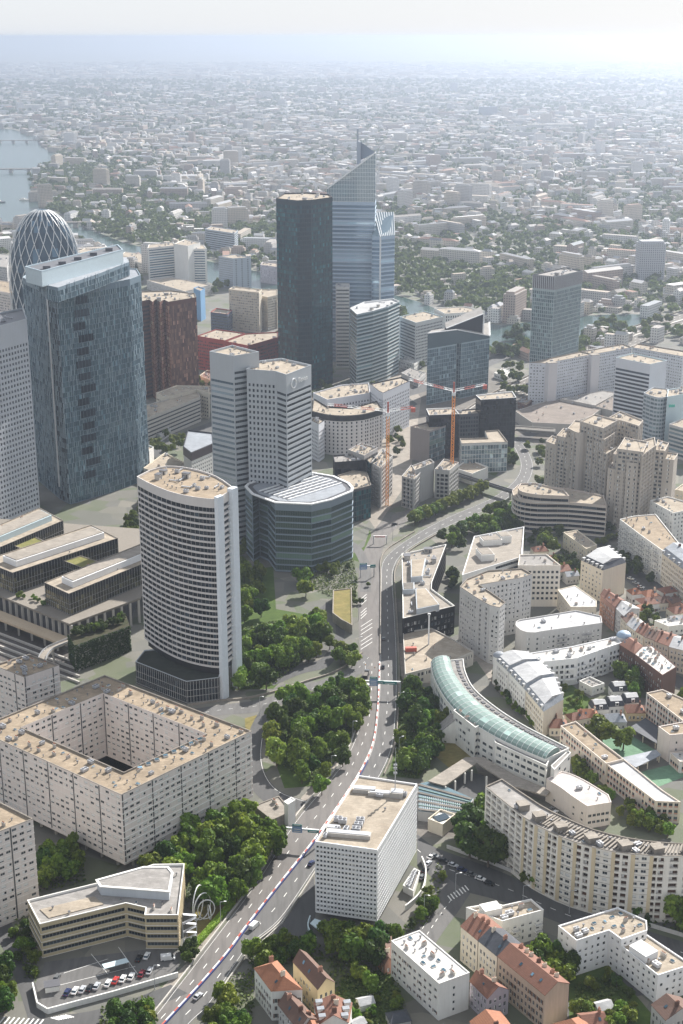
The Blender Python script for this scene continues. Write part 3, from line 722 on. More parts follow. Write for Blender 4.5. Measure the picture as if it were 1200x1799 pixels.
for i, (l_, r_) in enumerate((([(700, 690), (760, 668), (830, 640), (900, 612)], [(706, 700), (770, 680), (845, 650), (912, 622)]), ([(255, 800), (300, 770), (360, 745), (420, 720)], [(262, 812), (310, 782), (372, 757), (432, 730)]), ([(905, 770), (960, 740), (1020, 728)], [(912, 782), (968, 752), (1026, 740)]), ([(560, 760), (600, 745), (660, 735), (720, 700)], [(568, 772), (610, 757), (672, 746), (734, 710)]))): strip('street', l_, r_, 0.07, ASPHD)
# pavements and planted ground
flat('pavement', [P(*q) for q in [(222, 1797), (258, 1797), (346, 1683), (446, 1549), (514, 1443), (500, 1440), (436, 1540), (330, 1690)]], 0.02, PAVEP)
flat('pavement', [P(*q) for q in [(515, 1440), (560, 1385), (609, 1322), (628, 1260), (612, 1310), (566, 1366), (530, 1400)]], 0.03, PAVEP)
flat('lawn', PP([(330, 1640), (344, 1600), (360, 1570), (420, 1560), (438, 1545), (335, 1690)]), 0.015, DRY)
flat('lawn', PP([(430, 1262), (466, 1252), (450, 1275), (440, 1300), (432, 1300)]), 0.02, DRY)
flat('lawn', PP([(608, 980), (640, 960), (650, 930), (654, 950), (648, 1000), (640, 990)]), 0.02, GRASS)
flat('lawn', PP([(755, 1320), (790, 1290), (840, 1300), (830, 1330), (790, 1350)]), 0.02, DRY)
flat('lawn', PP([(970, 1205), (1000, 1200), (1040, 1230), (1060, 1270), (1010, 1262), (1000, 1280), (985, 1240)]), 0.02, GRASS)
flat('lawn', PP([(1000, 1720), (1060, 1690), (1110, 1740), (1160, 1799), (1180, 1850), (1000, 1850)]), 0.04, GRASS)
flat('lawn', PP([(600, 1720), (680, 1700), (720, 1799), (740, 1850), (590, 1850)]), 0.03, GRASS)
flat('lawn', PP([(860, 770), (900, 770), (905, 800), (870, 836), (850, 830)]), 0.03, GRASS)
flat('school_yard', PP([(1055, 1300), (1105, 1290), (1158, 1322), (1098, 1340)]), 0.05, COURT)
flat('school_yard', PP([(1118, 1358), (1176, 1344), (1210, 1362), (1152, 1384)]), 0.05, COURT)
flat('forecourt', PP([(715, 1380), (770, 1370), (800, 1470), (735, 1470)]), 0.02, PAVE)
flat('forecourt', PP([(830, 1330), (900, 1340), (960, 1400), (1075, 1440), (1060, 1460), (940, 1400), (850, 1390)]), 0.02, PAVE)
flat('forecourt', PP([(700, 1130), (850, 1130), (870, 1165), (840, 1160), (760, 1200), (706, 1200)]), 0.02, PAVEP)
flat('square', PP([(700, 660), (840, 640), (960, 700), (1080, 690), (1060, 760), (960, 790), (900, 760), (830, 840), (700, 800), (560, 740)]), 0.02, PAVE)
flat('forecourt', PP([(560, 700), (700, 640), (740, 700), (720, 840), (660, 930), (640, 900), (580, 780)]), 0.03, PAVEP)
flat('railway_yard', PP([(-60, 1075), (0, 1090), (130, 1150), (130, 1190), (60, 1180), (-60, 1140)]), 0.05, asphalt('track_bed', (0.07, 0.06, 0.055)))
for k in range(4):
    lowwall('track_wall', 'pale concrete wall beside the tracks below the planted deck, number of four running parallel'.replace(', number of four running parallel', ''), 'wall', [P(-60, 1098 + 11 * k), P(0, 1115 + 11 * k), P(140, 1168 + 11 * k)], 0.9, 1.2, CONC)['group'] = 'walls beside the tracks'

strip('sunken_lane', [(551, 1538), (497, 1624), (450, 1670)], [(555, 1600), (545, 1645), (500, 1690)], 0.04, ASPHD)
flat('lawn', PP([(699, 1240), (706, 1200), (760, 1230), (790, 1290), (735, 1368), (682, 1362), (697, 1310)]), 0.015, GRASS)
flat('lawn', PP([(470, 1300), (505, 1228), (632, 1194), (632, 1258), (606, 1320), (560, 1380), (500, 1385)]), 0.015, GRASS)
flat('lawn', PP([(424, 1000), (480, 996), (485, 1070), (570, 1085), (575, 1120), (480, 1210), (410, 1212)]), 0.015, GRASS)

for t_, lab, w_, h_, mt in ((.0, 'pale parapet along the far side of the far motorway', .8, 1.2, PAVEP), (.5, 'dark median wall down the middle of the far motorway', 3.5, .8, CONC), (1.0, 'pale parapet along the near side of the far motorway', .8, 1.2, PAVEP)): lowwall('motorway_parapet', lab, 'wall', between(LM, RM, t_), w_, h_, mt, .12)
# ================================================================ buildings, near to far
HOUS = S(2.75, 3.1, 1.9, 1.15, 0.95, 0.15, 1.0, 0.7, 0.16, ('std', 'blind', 'std', 'blind2', 'half'), mull=0.95, ledge=(0.07, 0.16), pil=(5, 0.5, 0.14, 2))
HOUSR = dict(HOUS, ledge=(0.14, 0.42))
FLAT = S(2.85, 3.0, 1.25, 1.4, 0.9, 0.2, 0.6, 0.7, 0.08, ('std', 'blind', 'std', 'half', 'blind2'))
FLATB = dict(FLAT, bal=(3, (1, 2), 0.98, 'rail'))
FREN = S(3.0, 2.0, 1.0, 1.7, 0.7, 0.18, 0.3, 0.5, 0.0, ('std', 'blind', 'half', 'std'), mull=0.5)
FRENS = dict(FREN, styles=('shut', 'std', 'half', 'shut'), blind=SHUT)
FRAMEC = plain('cream_frame', (0.5, 0.46, 0.38))

# --- square block with courtyard
q = PP([(213, 1396), (442, 1284), (184, 1186), (-44, 1280)], 36); hq = PP([(217.5, 1356), (362, 1289), (181, 1217.5), (37.5, 1277.5)], 36)
t = building('housing_block', 'huge square pinkish concrete housing block built round an open courtyard, gravel roof', q, 36, 4.2, PINKC, HOUS, {0: HOUSR}, GRAV, cat='apartment block', par=0.8, nclut=64, hole=hq, parmat=PAVEP, soffit=True)
c = offset(ccw(q), 3.0)
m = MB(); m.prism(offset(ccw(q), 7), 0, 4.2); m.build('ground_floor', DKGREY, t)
for i in range(4):
    for k in range(9):
        a = lerp2(c[i], c[(i + 1) % 4], (k + 0.5) / 9); mm = MB(); mm.box((a[0], a[1], 0), (0.9, 0.9, 4.2), R(30)); mm.build('pillar', CONC, t)
# white ventilator boxes in a row on its right hand roof
for k in range(8):
    a = P(246 + k * 15, 1350 - k * 7.2, 35.4); put('skylight', clutter_mesh('skylight'), t, (a[0], a[1], 35.25), R(25), (1.3, 1.6, 1.6))
building('housing_block', 'smaller pink-grey concrete housing block at the left edge behind the square one', PP([(42, 1189), (104, 1168), (52, 1149), (-12, 1168)], 37), 37, 0, PINKC, HOUS, {0: HOUSR}, GRAV, cat='apartment block', nclut=9, parmat=PAVEP)
building('housing_block', 'pink-grey concrete housing block cut off by the lower left edge of the photo', PP([(58, 1438), (-52, 1383), (-150, 1424), (-50, 1479)], 40), 40, 0, PINKC, HOUS, {0: HOUSR}, GRAV, cat='apartment block', nclut=9, parmat=PAVEP)

# --- office with ribbon windows at lower left
RIB = S(3.3, 0, 0, 1.55, 1.2, 0.3, 0.0, 0.9, mull=1.3, margin=0.5, frame=FRAMEG, pane='window_band', ledge=(0.12, 0.14))
t = building('office_building', 'low L-shaped office with tan spandrels and ribbon windows above a car park', PP([(48, 1581), (70, 1623), (221, 1586), (256, 1594), (254, 1607), (313, 1607), (324, 1517), (270, 1518), (170, 1551)], 14.5), 14.5, 0, TANW, RIB, {5: S(1.2, 1.4, 1.2, 0.9, .1, .15, .2, .6, 0, ('bare',)), 8: RIB}, GRAVG, cat='office', nclut=7, parmat=WHITE)
m = MB(); pq = PP([(170, 1550), (253, 1527), (295, 1527), (303, 1537), (297, 1570), (177, 1561)], 16.5); m.prism(pq, 13.62, 17.2); m.build('roof_storey', [ALU], t)
m = MB(); m.ring(offset(ccw(pq), -0.4), offset(ccw(pq), 0.5), 17.2, 17.6); m.prism(offset(ccw(pq), 0.5), 17.15, 17.3, 1); m.build('roof_edge', [WHITE, GRAVG], t)
m = MB(); a = lerp2(P(58, 1598, 14.5), P(205, 1575, 14.5), .5); m.prism(PP([(70, 1597), (86, 1612), (182, 1588), (165, 1574)], 14), 13.62, 13.9); m.build('roof_deck', GRAV2, t)
# exterior stair of that office
t = thing('stairs', 'grey outdoor escape stairs on the right end of the low office', 'stairs', (*P(325, 1672), 0))
for k in range(4):
    a, b = P(318, 1669 - k * 2), P(341, 1664 - k * 2); m = MB(); m.bar((a[0] + 1, a[1], k * 3.2 + .2), (b[0] + 1, b[1], k * 3.2 + 1.7), 1.2, .15); m.bar((b[0] + 1, b[1] + 1.4, k * 3.2 + 1.7), (a[0] + 1, a[1] + 1.4, k * 3.2 + 3.3), 1.2, .15)
    m.bar((a[0] + 1, a[1] - .6, k * 3.2 + 1.2), (b[0] + 1, b[1] - .6, k * 3.2 + 2.7), .1, .1); m.build('stair_flight', METAL, t)
for (x, y) in ((318, 1670), (342, 1665)):
    a = P(x, y); m = MB(); m.bar((a[0] + 1, a[1], 0), (a[0] + 1, a[1], 12), .2); m.build('post', METAL, t)
# car park deck and its retaining wall
flat('car_park', PP([(62, 1728), (78, 1773), (312, 1710), (316, 1672), (260, 1668), (80, 1690)]), 0.07, ASPH)
lowwall('retaining_wall', 'white wall with small openings along the front of the lower left car park', 'wall', [P(58, 1735), P(66, 1770), P(84, 1781), P(200, 1750), P(313, 1717)], 0.5, 2.2, WHITE)
mk = MB()
for a, b in (((160, 1676), (190, 1712)), ((208, 1664), (242, 1712)), ((112, 1710), (190, 1685)), ((105, 1731), (238, 1698)), ((150, 1737), (260, 1712))): line(mk, [P(*a), P(*b)], 0.1, 0.18)
struct('car_park_markings', mk, MARK)
t = thing('carport', 'pale metal carport roof standing in the middle of the lower left car park', 'carport', (*P(203, 1700), 0))
m = MB(); cq = PP([(179, 1694), (222, 1683), (227, 1690), (184, 1702)], 2.6); m.prism(cq, 2.5, 2.65, bottom=True); m.build('canopy', BLUEW, t)
for a in cq: m = MB(); m.cyl((a[0], a[1], 0), 0.1, 2.5, 6); m.build('post', METAL, t)
t = thing('ring_sculpture', 'tall white sculpture of upright nested rings beside the hedge', 'sculpture', (*P(352, 1615), 0))
for (dx, r, az) in ((0.0, 5.6, 75), (1.6, 4.4, 50), (3.0, 3.3, 20), (4.2, 2.3, 110)):
    c0 = P(349, 1614); m = MB(); n = 28; pr = []
    for k in range(n + 1):
        an = 2 * math.pi * k / n; pr.append((c0[0] + dx + r * math.cos(an) * math.cos(R(az)), c0[1] + r * math.cos(an) * math.sin(R(az)), r + r * math.sin(an) * 1.25 + r * .25))
    for k in range(n): m.bar(pr[k], pr[k + 1], 0.32)
    m.build('ring', METALW, t)
t = thing('kiosk', 'small grey shed beside the parked cars at the corner of the car park', 'shed', (*P(92, 1740), 0))
a = P(92, 1738); m = MB(); m.box((a[0], a[1], 0), (5, 3.5, 2.3), R(15)); m.build('wall', WHITE, t); m = MB(); m.box((a[0], a[1], 2.3), (5.6, 4.1, 0.25), R(15)); m.build('roof', METALD, t)

# --- honeycomb block beside the highway
HON = S(1.95, 1.36, 0.86, 1.0, 0.45, 0.4, 0.3, 0.9, 0, ('std', 'half', 'std', 'bare'), mull=2, margin=0.15, frame=FRAMEG, ledge=(0.22, 0.2), pil=(1, 0.2, 0.24, 1))
q = PP([(554, 1478), (663, 1493), (733, 1377), (630, 1362)], 34)
t = building('office_block', 'white office block with a honeycomb grid of tiny square windows beside the highway', q, 34, 3.2, BRWHITE, HON, None, GRAV2, cat='office', par=0.7, nclut=5, kinds=('air_unit', 'roof_vent'), ledge=BRWHITE, soffit=True, parmat=BRWHITE)
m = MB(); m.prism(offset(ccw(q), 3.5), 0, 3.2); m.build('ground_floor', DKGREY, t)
for (px, py, sx, sy, h, rz) in ((640, 1390, 9, 3.5, 1.6, -9), (667, 1396, 9, 3, 1.4, -9), (697, 1398, 5, 4, 2.2, -9), (612, 1468, 17, 3.2, 1.5, -9), (585, 1457, 5, 3, 1.3, -9)):
    a = P(px, py, 33.4); m = MB(); m.box((a[0], a[1], 33.3), (sx, sy, h), R(rz)); m.box((a[0] + .2, a[1] + .1, 33.3 + h), (sx * .9, sy * .75, 0.2), R(rz), 1); m.build('plant_room', [CONC, METAL], t)
for (px, py) in ((594, 1443), (602, 1446), (633, 1445), (630, 1453), (626, 1461)):
    a = P(px, py, 33.4); put('air_unit', clutter_mesh('air_unit'), t, (a[0], a[1], 33.3), R(-8), 1.3)
a = P(694, 1396, 33.4); m = MB(); m.bar((a[0], a[1], 33.3), (a[0], a[1], 47), 0.35); m.bar((a[0], a[1], 47), (a[0], a[1], 54), 0.14)
for z in (43, 45, 46.5): m.bar((a[0] - .7, a[1], z), (a[0] + .7, a[1], z), .3, .9)
m.build('antenna', METAL, t)
m = MB(); m.prism(PP([(553, 1614), (600, 1630), (640, 1640), (648, 1646), (560, 1634), (545, 1622)], 3), 2.7, 3.1, bottom=True); m.build('entrance_canopy', BLUEW, t)
m = MB(); aq = [P(*k) for k in arc([(545, 1616), (541, 1632), (548, 1648), (556, 1655)], 5)]
lowwall('curved_wall', 'pale curved ramp wall below the entrance of the honeycomb block', 'wall', aq, 0.4, 2.0, BLUEW)
t = building('annex', 'low white plant annex with a row of fans along the foot of the honeycomb block', PP([(708, 1555), (726, 1565), (738, 1530), (728, 1525)], 3), 3.0, 0, WHITE, None, None, GRAVG, cat='annex', nclut=0)
for k in range(5): a = P(718 + k * 2.3, 1556 - k * 5.5, 3); put('air_unit', clutter_mesh('air_unit'), t, (a[0], a[1], 2.2), R(60))
lowwall('curved_wall', 'tall curved white retaining wall round the planting right of the honeycomb block', 'wall', [P(*k) for k in arc([(741, 1513), (748, 1535), (744, 1565), (730, 1585), (712, 1600)], 5)], 0.5, 2.4, WHITE)
lowwall('retaining_wall', 'dark concrete retaining wall of the sunken lane between highway and honeycomb block', 'wall', [P(553, 1535), P(496, 1622), P(447, 1668)], 0.4, 0.6, CONC, 0)

# --- greenhouse-like glass roofs and colonnade right of the honeycomb block
t = thing('glass_hall', 'green framed glass hall roof between the honeycomb block and the colonnade', 'hall', (*P(770, 1410), 0))
hq = PP([(735, 1376), (760, 1370), (832, 1402), (812, 1432), (735, 1424)], 5); m = MB(); m.prism(hq, 0, 4.6); m.build('wall', GREYR, t)
GREENF = plain('green_frame', (0.08, 0.15, 0.135), 0.5); m = MB(); m.prism(offset(ccw(hq), .2), 4.6, 4.8); m.build('roof', GLT, t)
for k in range(7):
    a, b = P(735, 1378 + k * 7.2, 5), P(828 - k * 2.4, 1404 + k * 4.4, 5); m = MB(); m.bar((*a, 5.0), (*b, 5.0), 0.6 if k % 2 else 1.4, .3); m.build('roof_rib', GREENF if k % 2 else PAVE, t)
for k in range(22):
    a, b = P(738 + k * 3.3, 1398 + k * .4, 5), P(738 + k * 3.3, 1424, 5); m = MB(); m.bar((*a, 4.95), (*b, 4.95), 0.12); m.build('glazing_bar', METALW, t)
t = building('pavilion', 'small square beige pavilion with a roof light near the big plane tree', PP([(752, 1438), (778, 1448), (800, 1430), (774, 1421)], 6), 6.0, 0, CREAM, None, None, WHITE, cat='pavilion', nclut=0)
a = P(776, 1434, 6); m = MB(); m.box((a[0], a[1], 5.1), (6, 4.4, .5), R(30)); m.build('skylight', GLK, t)
t = thing('colonnade', 'concrete terrace on tall white pillars over a dark sunken court', 'terrace', (*P(815, 1365), 0))
m = MB()
for s_ in (PP([(752, 1372), (818, 1330), (838, 1340), (782, 1380)], 6), PP([(818, 1330), (838, 1340), (900, 1380), (960, 1398), (968, 1388), (905, 1362), (850, 1330)], 6)): m.prism(s_, 5.4, 6.0, bottom=True)
m.build('deck', PAVEP, t)
for (x, y) in ((783, 1382), (800, 1372), (817, 1358), (829, 1353), (855, 1364), (880, 1384)):
    a = P(x, y, 5.4); m = MB(); m.box((a[0], a[1], 0), (.6, .6, 5.4), .5); m.build('pillar', WHITE, t)
flat('sunken_court', PP([(785, 1385), (820, 1356), (850, 1362), (858, 1420), (812, 1418)], 0), 0.05, ASPHD)
flat('lawn', PP([(842, 1322), (870, 1318), (962, 1378), (950, 1394), (900, 1366)], 0), 0.06, GRASS)

# --- white slab at the bottom
SLB = S(2.9, 3.2, 1.5, 1.3, 0.95, 0.3, 0.8, 0.6, 0.05, ('shut', 'half', 'blind', 'std'), blind=SHUT)
building('apartment_block', 'plain white four storey slab with brown shutters and pale flat roof at the bottom', PP([(687.6, 1652.6), (771.5, 1727.8), (825, 1708.5), (737, 1634)], 15), 15, 0, WHITE, SLB, {1: S(2.9, 9, .9, 1.2, .95, .2, .8, .6), 3: None}, ROOFW, cat='apartment block', nclut=12, par=0.35, kinds=('skylight', 'roof_vent', 'chimney_stack'))
# --- houses at the bottom centre
gabled('townhouse', 'white three storey house with an orange hipped tile roof near the highway', PP([(447, 1701), (477, 1741), (531, 1738), (487, 1688)], 12), 12, 15.5, WHITE, FRENS, TILEO, hip=0.3, chim=2)
gabled('townhouse', 'ochre walled house with a single steep brown tile roof', PP([(515, 1690), (558, 1738), (588, 1725), (539, 1674)], 11.5), 11.5, 14.8, OCHRE, dict(FREN, skip=.3), TILEB, chim=1)
gabled('townhouse', 'brown roofed house tucked in front of the orange hipped roof', PP([(489, 1765), (524, 1810), (556, 1790), (516, 1747)], 9.5), 9.5, 12.5, GREYR, FREN, TILEB, chim=2)
gabled('townhouse', 'house with patched terracotta roof and many skylights at the bottom edge', PP([(552, 1762), (560, 1800), (612, 1796), (618, 1762)], 9), 9, 12.6, WHITE, FREN, TILE, chim=3, dormers=3)
gabled('townhouse', 'small terracotta roofed house half hidden at the bottom between patched roof and brown roof', PP([(520, 1790), (532, 1835), (580, 1825), (556, 1785)], 8), 8, 11, CREAM, FREN, TILEO, chim=2)
gabled('house', 'small house with red brown roof squeezed beside the white four storey slab', PP([(660, 1672), (676, 1694), (690, 1688), (688, 1645)], 5), 5, 7.5, PINKB, FREN, TILEB, chim=1)
gabled('house', 'low orange tiled house at the very bottom between slab and tenement row', PP([(826, 1795), (852, 1830), (905, 1812), (880, 1778)], 6), 6, 9, CREAM, FREN, TILEO, chim=1)
gabled('house', 'orange hipped roof house at the bottom in front of the garden', PP([(968, 1800), (1000, 1835), (1048, 1815), (1020, 1786)], 6), 6, 9, CREAM, FREN, TILEO, chim=1, hip=.3)
gabled('house', 'grey walled house with brown roof in the bottom right corner', PP([(1145, 1765), (1170, 1792), (1225, 1775), (1195, 1752)], 8), 8, 11, GREYR, FREN, TILEB, chim=1)
gabled('townhouse', 'narrow lilac walled house with brown roof in front of the tenement row', PP([(826, 1724), (856, 1754), (894, 1738), (848, 1712)], 10), 10, 13.2, LILAC, FREN, TILE, chim=2)
# --- tenement row at lower right, three fronts in one terrace
def along(a, b, t): return (a[0] + (b[0] - a[0]) * t, a[1] + (b[1] - a[1]) * t)
f0, f1, k0, k1 = (810, 1627), (957, 1748), (853, 1607), (1000, 1727)
for (u, v, nm, lab, wl, rf, ch, sp, dm) in ((0, .2, 'townhouse', 'cream tenement with a red brown tile roof at the street corner end of the row', CREAM, TILE, 3, FREN, 0), (.21, .43, 'townhouse', 'cream tenement with a dark slate roof in the middle of the row', CREAM, SLATE, 2, FREN, 0), (.44, 1, 'townhouse', 'long brick and stone tenement with a speckled red tile roof and many chimneys', plaster('stone_and_brick', (0.45, 0.36, 0.28), .3), TILE, 7, FRENS, 0)):
    gabled(nm, lab, PP([along(f0, f1, u), along(f0, f1, v), along(k0, k1, v), along(k0, k1, u)], 14.5), 14.5, 17.6, wl, sp, rf, chim=ch, edges={1: None}, dormers=dm, chimside=0.72 if ch > 3 else None)
# --- white building with roof gardens
t = building('apartment_block', 'white flats with planted roof terraces above the street junction', PP([(819, 1594), (883, 1618), (955, 1598), (933, 1579), (884, 1590), (868, 1586)], 12), 12, 0, WHITE, dict(FLAT, bal=(3, (1,), .9, 'rail')), None, GRAV2, cat='apartment block', nclut=4)
m = MB(); a = P(862, 1600, 12); m.box((a[0], a[1], 11), (7, 5, 3), R(20)); m.build('stair_head', WHITE, t)
# --- white L shaped flats
WL = S(2.7, 2.7, 1.15, 1.25, .9, .25, .5, .6, .12, ('std', 'half', 'blind'))
t = building('apartment_block', 'tall wing of white modern flats with gravel roof and dark vents at lower right', PP([(981, 1626), (1013, 1652), (1070, 1634), (1092, 1650), (1137, 1634), (1136, 1617), (1085, 1594)], 15), 15, 0, BRWHITE, WL, None, GRAV2, cat='apartment block', nclut=12, par=.6)
t = building('apartment_block', 'lower wing of white modern flats with a planted terrace at the right edge', PP([(1090, 1660), (1156, 1713), (1215, 1694), (1137, 1642)], 12), 12, 0, BRWHITE, WL, None, GRAV2, cat='apartment block', nclut=4, par=.6)
m = MB(); a = P(1130, 1675, 12); m.box((a[0], a[1], 11.4), (6, 8, 2.8), R(35)); m.build('penthouse', BRWHITE, t)
# --- long curved slab on the right
fr = arc([(853, 1381), (919, 1434), (958, 1457), (1008, 1478), (1075, 1495), (1142, 1502), (1200, 1503), (1262, 1500)], 2); bk = arc([(882, 1368), (950, 1414), (992, 1435), (1044, 1457), (1102, 1471), (1160, 1479), (1205, 1481), (1262, 1478)], 2)
LC = S(2.75, 3.2, 1.9, 1.35, .9, .3, .8, .8, .03, ('blind', 'std', 'half', 'std', 'blind2'), mull=.85, ledge=(.06, .12), pil=(6, 1.6, .12, 2))
LCB = S(2.75, 4.2, 3.2, 1.9, .55, 1.2, .8, .8, 0, ('std', 'half'), mull=.8, glass=glass('loggia_glass', (.03, .02, .015), (.09, .05, .035)), frame=SHUT)
LCD = S(2.75, 3.2, 2.0, 1.9, .4, 1.1, .8, .8, 0, ('std', 'bare', 'half'), frame=SHUT, glass=glass('loggia_glass', (.03, .02, .015), (.09, .05, .035)), pil=(5, 1.4, .12, 2))
nf = len(fr); poly = fr + bk[::-1]
ed = {}
for i in range(nf - 1): ed[i] = {0: LCB, 1: LCB, 11: LCB, 12: LCB}.get(i, LC if i % 2 else LCD)
for i in range(nf - 1, len(poly)): ed[i] = LC
YEL = plaster('cream_panels', (0.66, 0.63, 0.57)); CRP = plaster('cream_piers', (.56, .47, .32))
t = building('apartment_slab', 'long curved cream apartment slab with brown loggias and slatted roof beside the street', PP(poly, 29), 29, 0, YEL, LC, ed, GRAVG, cat='apartment block', nclut=10, par=.7, kinds=('air_unit', 'roof_vent', 'skylight'), parmat=PAVEP, ledge=PAVEP, pmat=CRP)
for k in range(46):
    u = .22 + .78 * (k + .5) / 46; i = min(int(u * (nf - 1)), nf - 2); w_ = u * (nf - 1) - i
    a = P(*lerp2(fr[i], fr[i + 1], w_), 29); b = P(*lerp2(bk[i], bk[i + 1], w_), 29); p_, q_ = lerp2(a, b, .16), lerp2(a, b, .85)
    if k % 9 == 4: continue
    m = MB(); m.bar((*p_, 29.0), (*q_, 29.0), 0.7, .5); m.build('roof_slat', PAVEP, t)
for u in (.12, .2, .33, .47, .6, .73, .88):
    i = min(int(u * (nf - 1)), nf - 2); w_ = u * (nf - 1) - i; a = P(*lerp2(fr[i], fr[i + 1], w_), 29); b = P(*lerp2(bk[i], bk[i + 1], w_), 29); c0 = lerp2(a, b, .35)
    m = MB(); m.box((c0[0], c0[1], 28.3), (4.2, 4, 2.6), .3); m.box((c0[0], c0[1], 30.9), (4.6, 4.4, .15), .3); m.build('stair_head', PAVEP, t)
# --- curved school with teal glass vault
tl = arc([(757, 1163), (762, 1190), (784, 1230), (815, 1260), (868, 1293), (915, 1316), (958, 1334)], 5); tr = arc([(791, 1157), (800, 1185), (823, 1217), (857, 1248), (900, 1275), (942, 1298), (984, 1317)], 5); rr = arc([(814, 1157), (818, 1180), (834, 1210), (873, 1243), (918, 1272), (960, 1294), (1000, 1314)], 5)
TZ = 16.0
SCH = S(3.4, 3.6, 2.8, 1.5, 1.1, .25, .6, 1.0, .05, ('std', 'half'), mull=.7, frame=FRAMEG)
SCG = S(3.4, 1.6, 1.35, 2.6, .4, .12, .6, .8, 0, ('bare', 'std'), glass=GLT, frame=FRAMEG)
n_ = len(tl); poly = [P(*a, TZ) for a in tl] + [P(*a, TZ) for a in rr[::-1]]
ed = {i: (SCG if i < 9 else SCH) for i in range(n_ - 1)}; ed[n_ - 1] = None
t = building('school_building', 'curved white school with a teal barrel vault glass roof', poly, TZ, 0, WHITE, SCH, ed, GRAVG, cat='school', nclut=0, par=.5)
TEAL = glass('teal_vault_glass', (0.17, 0.235, 0.215), (0.165, 0.228, 0.21), 0.45, 0, .2)
V = MB(); Rb = MB(); NS = 7
def vs(i, k):
    a, b = P(*tl[i], TZ), P(*tr[i], TZ); s_ = math.pi * k / NS; c0 = lerp2(a, b, .5 - .49 * math.cos(s_)); return (c0[0], c0[1], TZ - .3 + 2.9 * math.sin(s_))
for i in range(n_ - 1):
    for k in range(NS): V.face([vs(i, k), vs(i + 1, k), vs(i + 1, k + 1), vs(i, k + 1)][::-1])
V.face([vs(0, k) for k in range(NS + 1)]); V.face([vs(n_ - 1, k) for k in range(NS, -1, -1)])
vr = V.build('glass_vault', TEAL, t)
for i in range(n_):
    for f_ in (0,):
        m = MB()
        for k in range(NS):
            p_ = [Vector(vs(i, kk)) * (1 - f_) + Vector(vs(min(i + 1, n_ - 1), kk)) * f_ + Vector((0, 0, .05)) for kk in (k, k + 1)]
            m.bar(p_[0], p_[1], .13)
        m.build('vault_rib', METALW, vr)
for i in range(1, n_ - 1):
    a, b = P(*tr[i], TZ), P(*rr[i], TZ); c0 = lerp2(a, b, .5); d0 = P(*tr[i + 1], TZ)
    m = MB(); m.box((c0[0], c0[1], TZ - .5), (2.4, 1.5, .35), math.atan2(d0[1] - a[1], d0[0] - a[0])); m.build('roof_light', DKGREY, t)
# front wings of the school
building('school_wing', 'white three storey school wing with square windows in front of the teal vault', PP([(868, 1299), (870, 1304), (960, 1345), (966, 1332), (905, 1304), (876, 1292)], 15), 15, 0, WHITE, SCH, None, GRAVG, cat='school', nclut=2, par=.5)
building('school_wing', 'taller blank white school wing joined to the middle of the teal vault', PP([(797, 1248), (835, 1278), (842, 1274), (806, 1240)], 16.5), 16.5, 0, WHITE, dict(SCH, skip=.5), None, GRAVG, cat='school', nclut=3, par=.5)
building('school_wing', 'low stepped white school wing between the blank wing and the square windowed wing', PP([(836, 1278), (872, 1298), (880, 1290), (846, 1272)], 14), 14, 0, WHITE, SCH, None, GRAVG, cat='school', nclut=2, par=.5)
t = thing('lean_to', 'sloping grey roofed stair wing running down from the curved school to the trees', 'annex', (*P(790, 1290), 0))
a, b, c0, d0 = P(755, 1292, 1), P(795, 1251, 13), P(804, 1263, 13), P(762, 1300, 1); m = MB()
for u, v in ((a, b), (b, c0), (c0, d0), (d0, a)):
    zu, zv = (13 if u in (b, c0) else 2.5), (13 if v in (b, c0) else 2.5); m.face([(*v, 0), (*u, 0), (*u, zu), (*v, zv)])
m.build('wall', WHITE, t); m = MB(); m.face([(*d0, 2.7), (*c0, 13.2), (*b, 13.2), (*a, 2.7)]); m.build('roof', GRAVG, t)
building('school_hall', 'low windowed end block closing the curved school at its near end', PP([(968, 1345), (998, 1318), (1003, 1322), (974, 1352)], 15), 15, 0, WHITE, dict(SCH, skip=.3), None, GRAVG, cat='school', nclut=0, par=.5)
# boat shaped wing
ov = arc([(960, 1368), (985, 1383), (1005, 1398), (1032, 1416)], 4) + [(1074, 1409)] + arc([(1069, 1396), (1030, 1372), (1005, 1360), (987, 1355)], 4)
building('school_hall', 'boat shaped pale pink school hall with a rounded metal roof', PP(ov, 11), 11, 0, plaster('pale_pink_render', (.6, .54, .5)), S(3.2, 3.6, 1.3, 1.2, 1.2, .25, 1, .8, .55, ('std',)), {12: S(3.2, 2.2, 1.6, 1.4, 1, .25, 1, .8)}, gravel('pale_pink_metal', (.52, .47, .45), (.46, .42, .40), .6), cat='school', nclut=2, par=.3)
# long school slab with tan and grey roof
SALP = plain('salmon_panel', (.50, .27, .20), .8); SC2 = S(3.2, 2.3, 1.6, 2.2, .5, .2, .5, .6, .1, ('low',), frame=FRAMEG, blind=SALP, pil=(4, .9, .12, 1))
SALM = plaster('pale_school_render', (.55, .49, .43))
building('school_block', 'long low school block with salmon panels and a tan roof', PP([(985, 1275), (1065, 1341), (1096, 1333), (1054, 1301), (1012, 1267)], 11), 11, 0, SALM, SC2, {4: None}, GRAV, cat='school', nclut=3, par=.8, ledge=CREAM)
building('school_block', 'long low school block with salmon panels and a pale grey roof', PP([(1066, 1342), (1152, 1407), (1196, 1409), (1164, 1388), (1097, 1334)], 10.4), 10.4, 0, SALM, SC2, None, ZINCW, cat='school', nclut=0, par=.6, ledge=CREAM)
building('school_block', 'salmon and white school block with a tan roof at the right edge behind the court', PP([(1136, 1217), (1200, 1266), (1250, 1258), (1236, 1243), (1164, 1211)], 14), 14, 0, SALM, SC2, None, GRAV, cat='school', nclut=3, par=.6, ledge=WHITE)
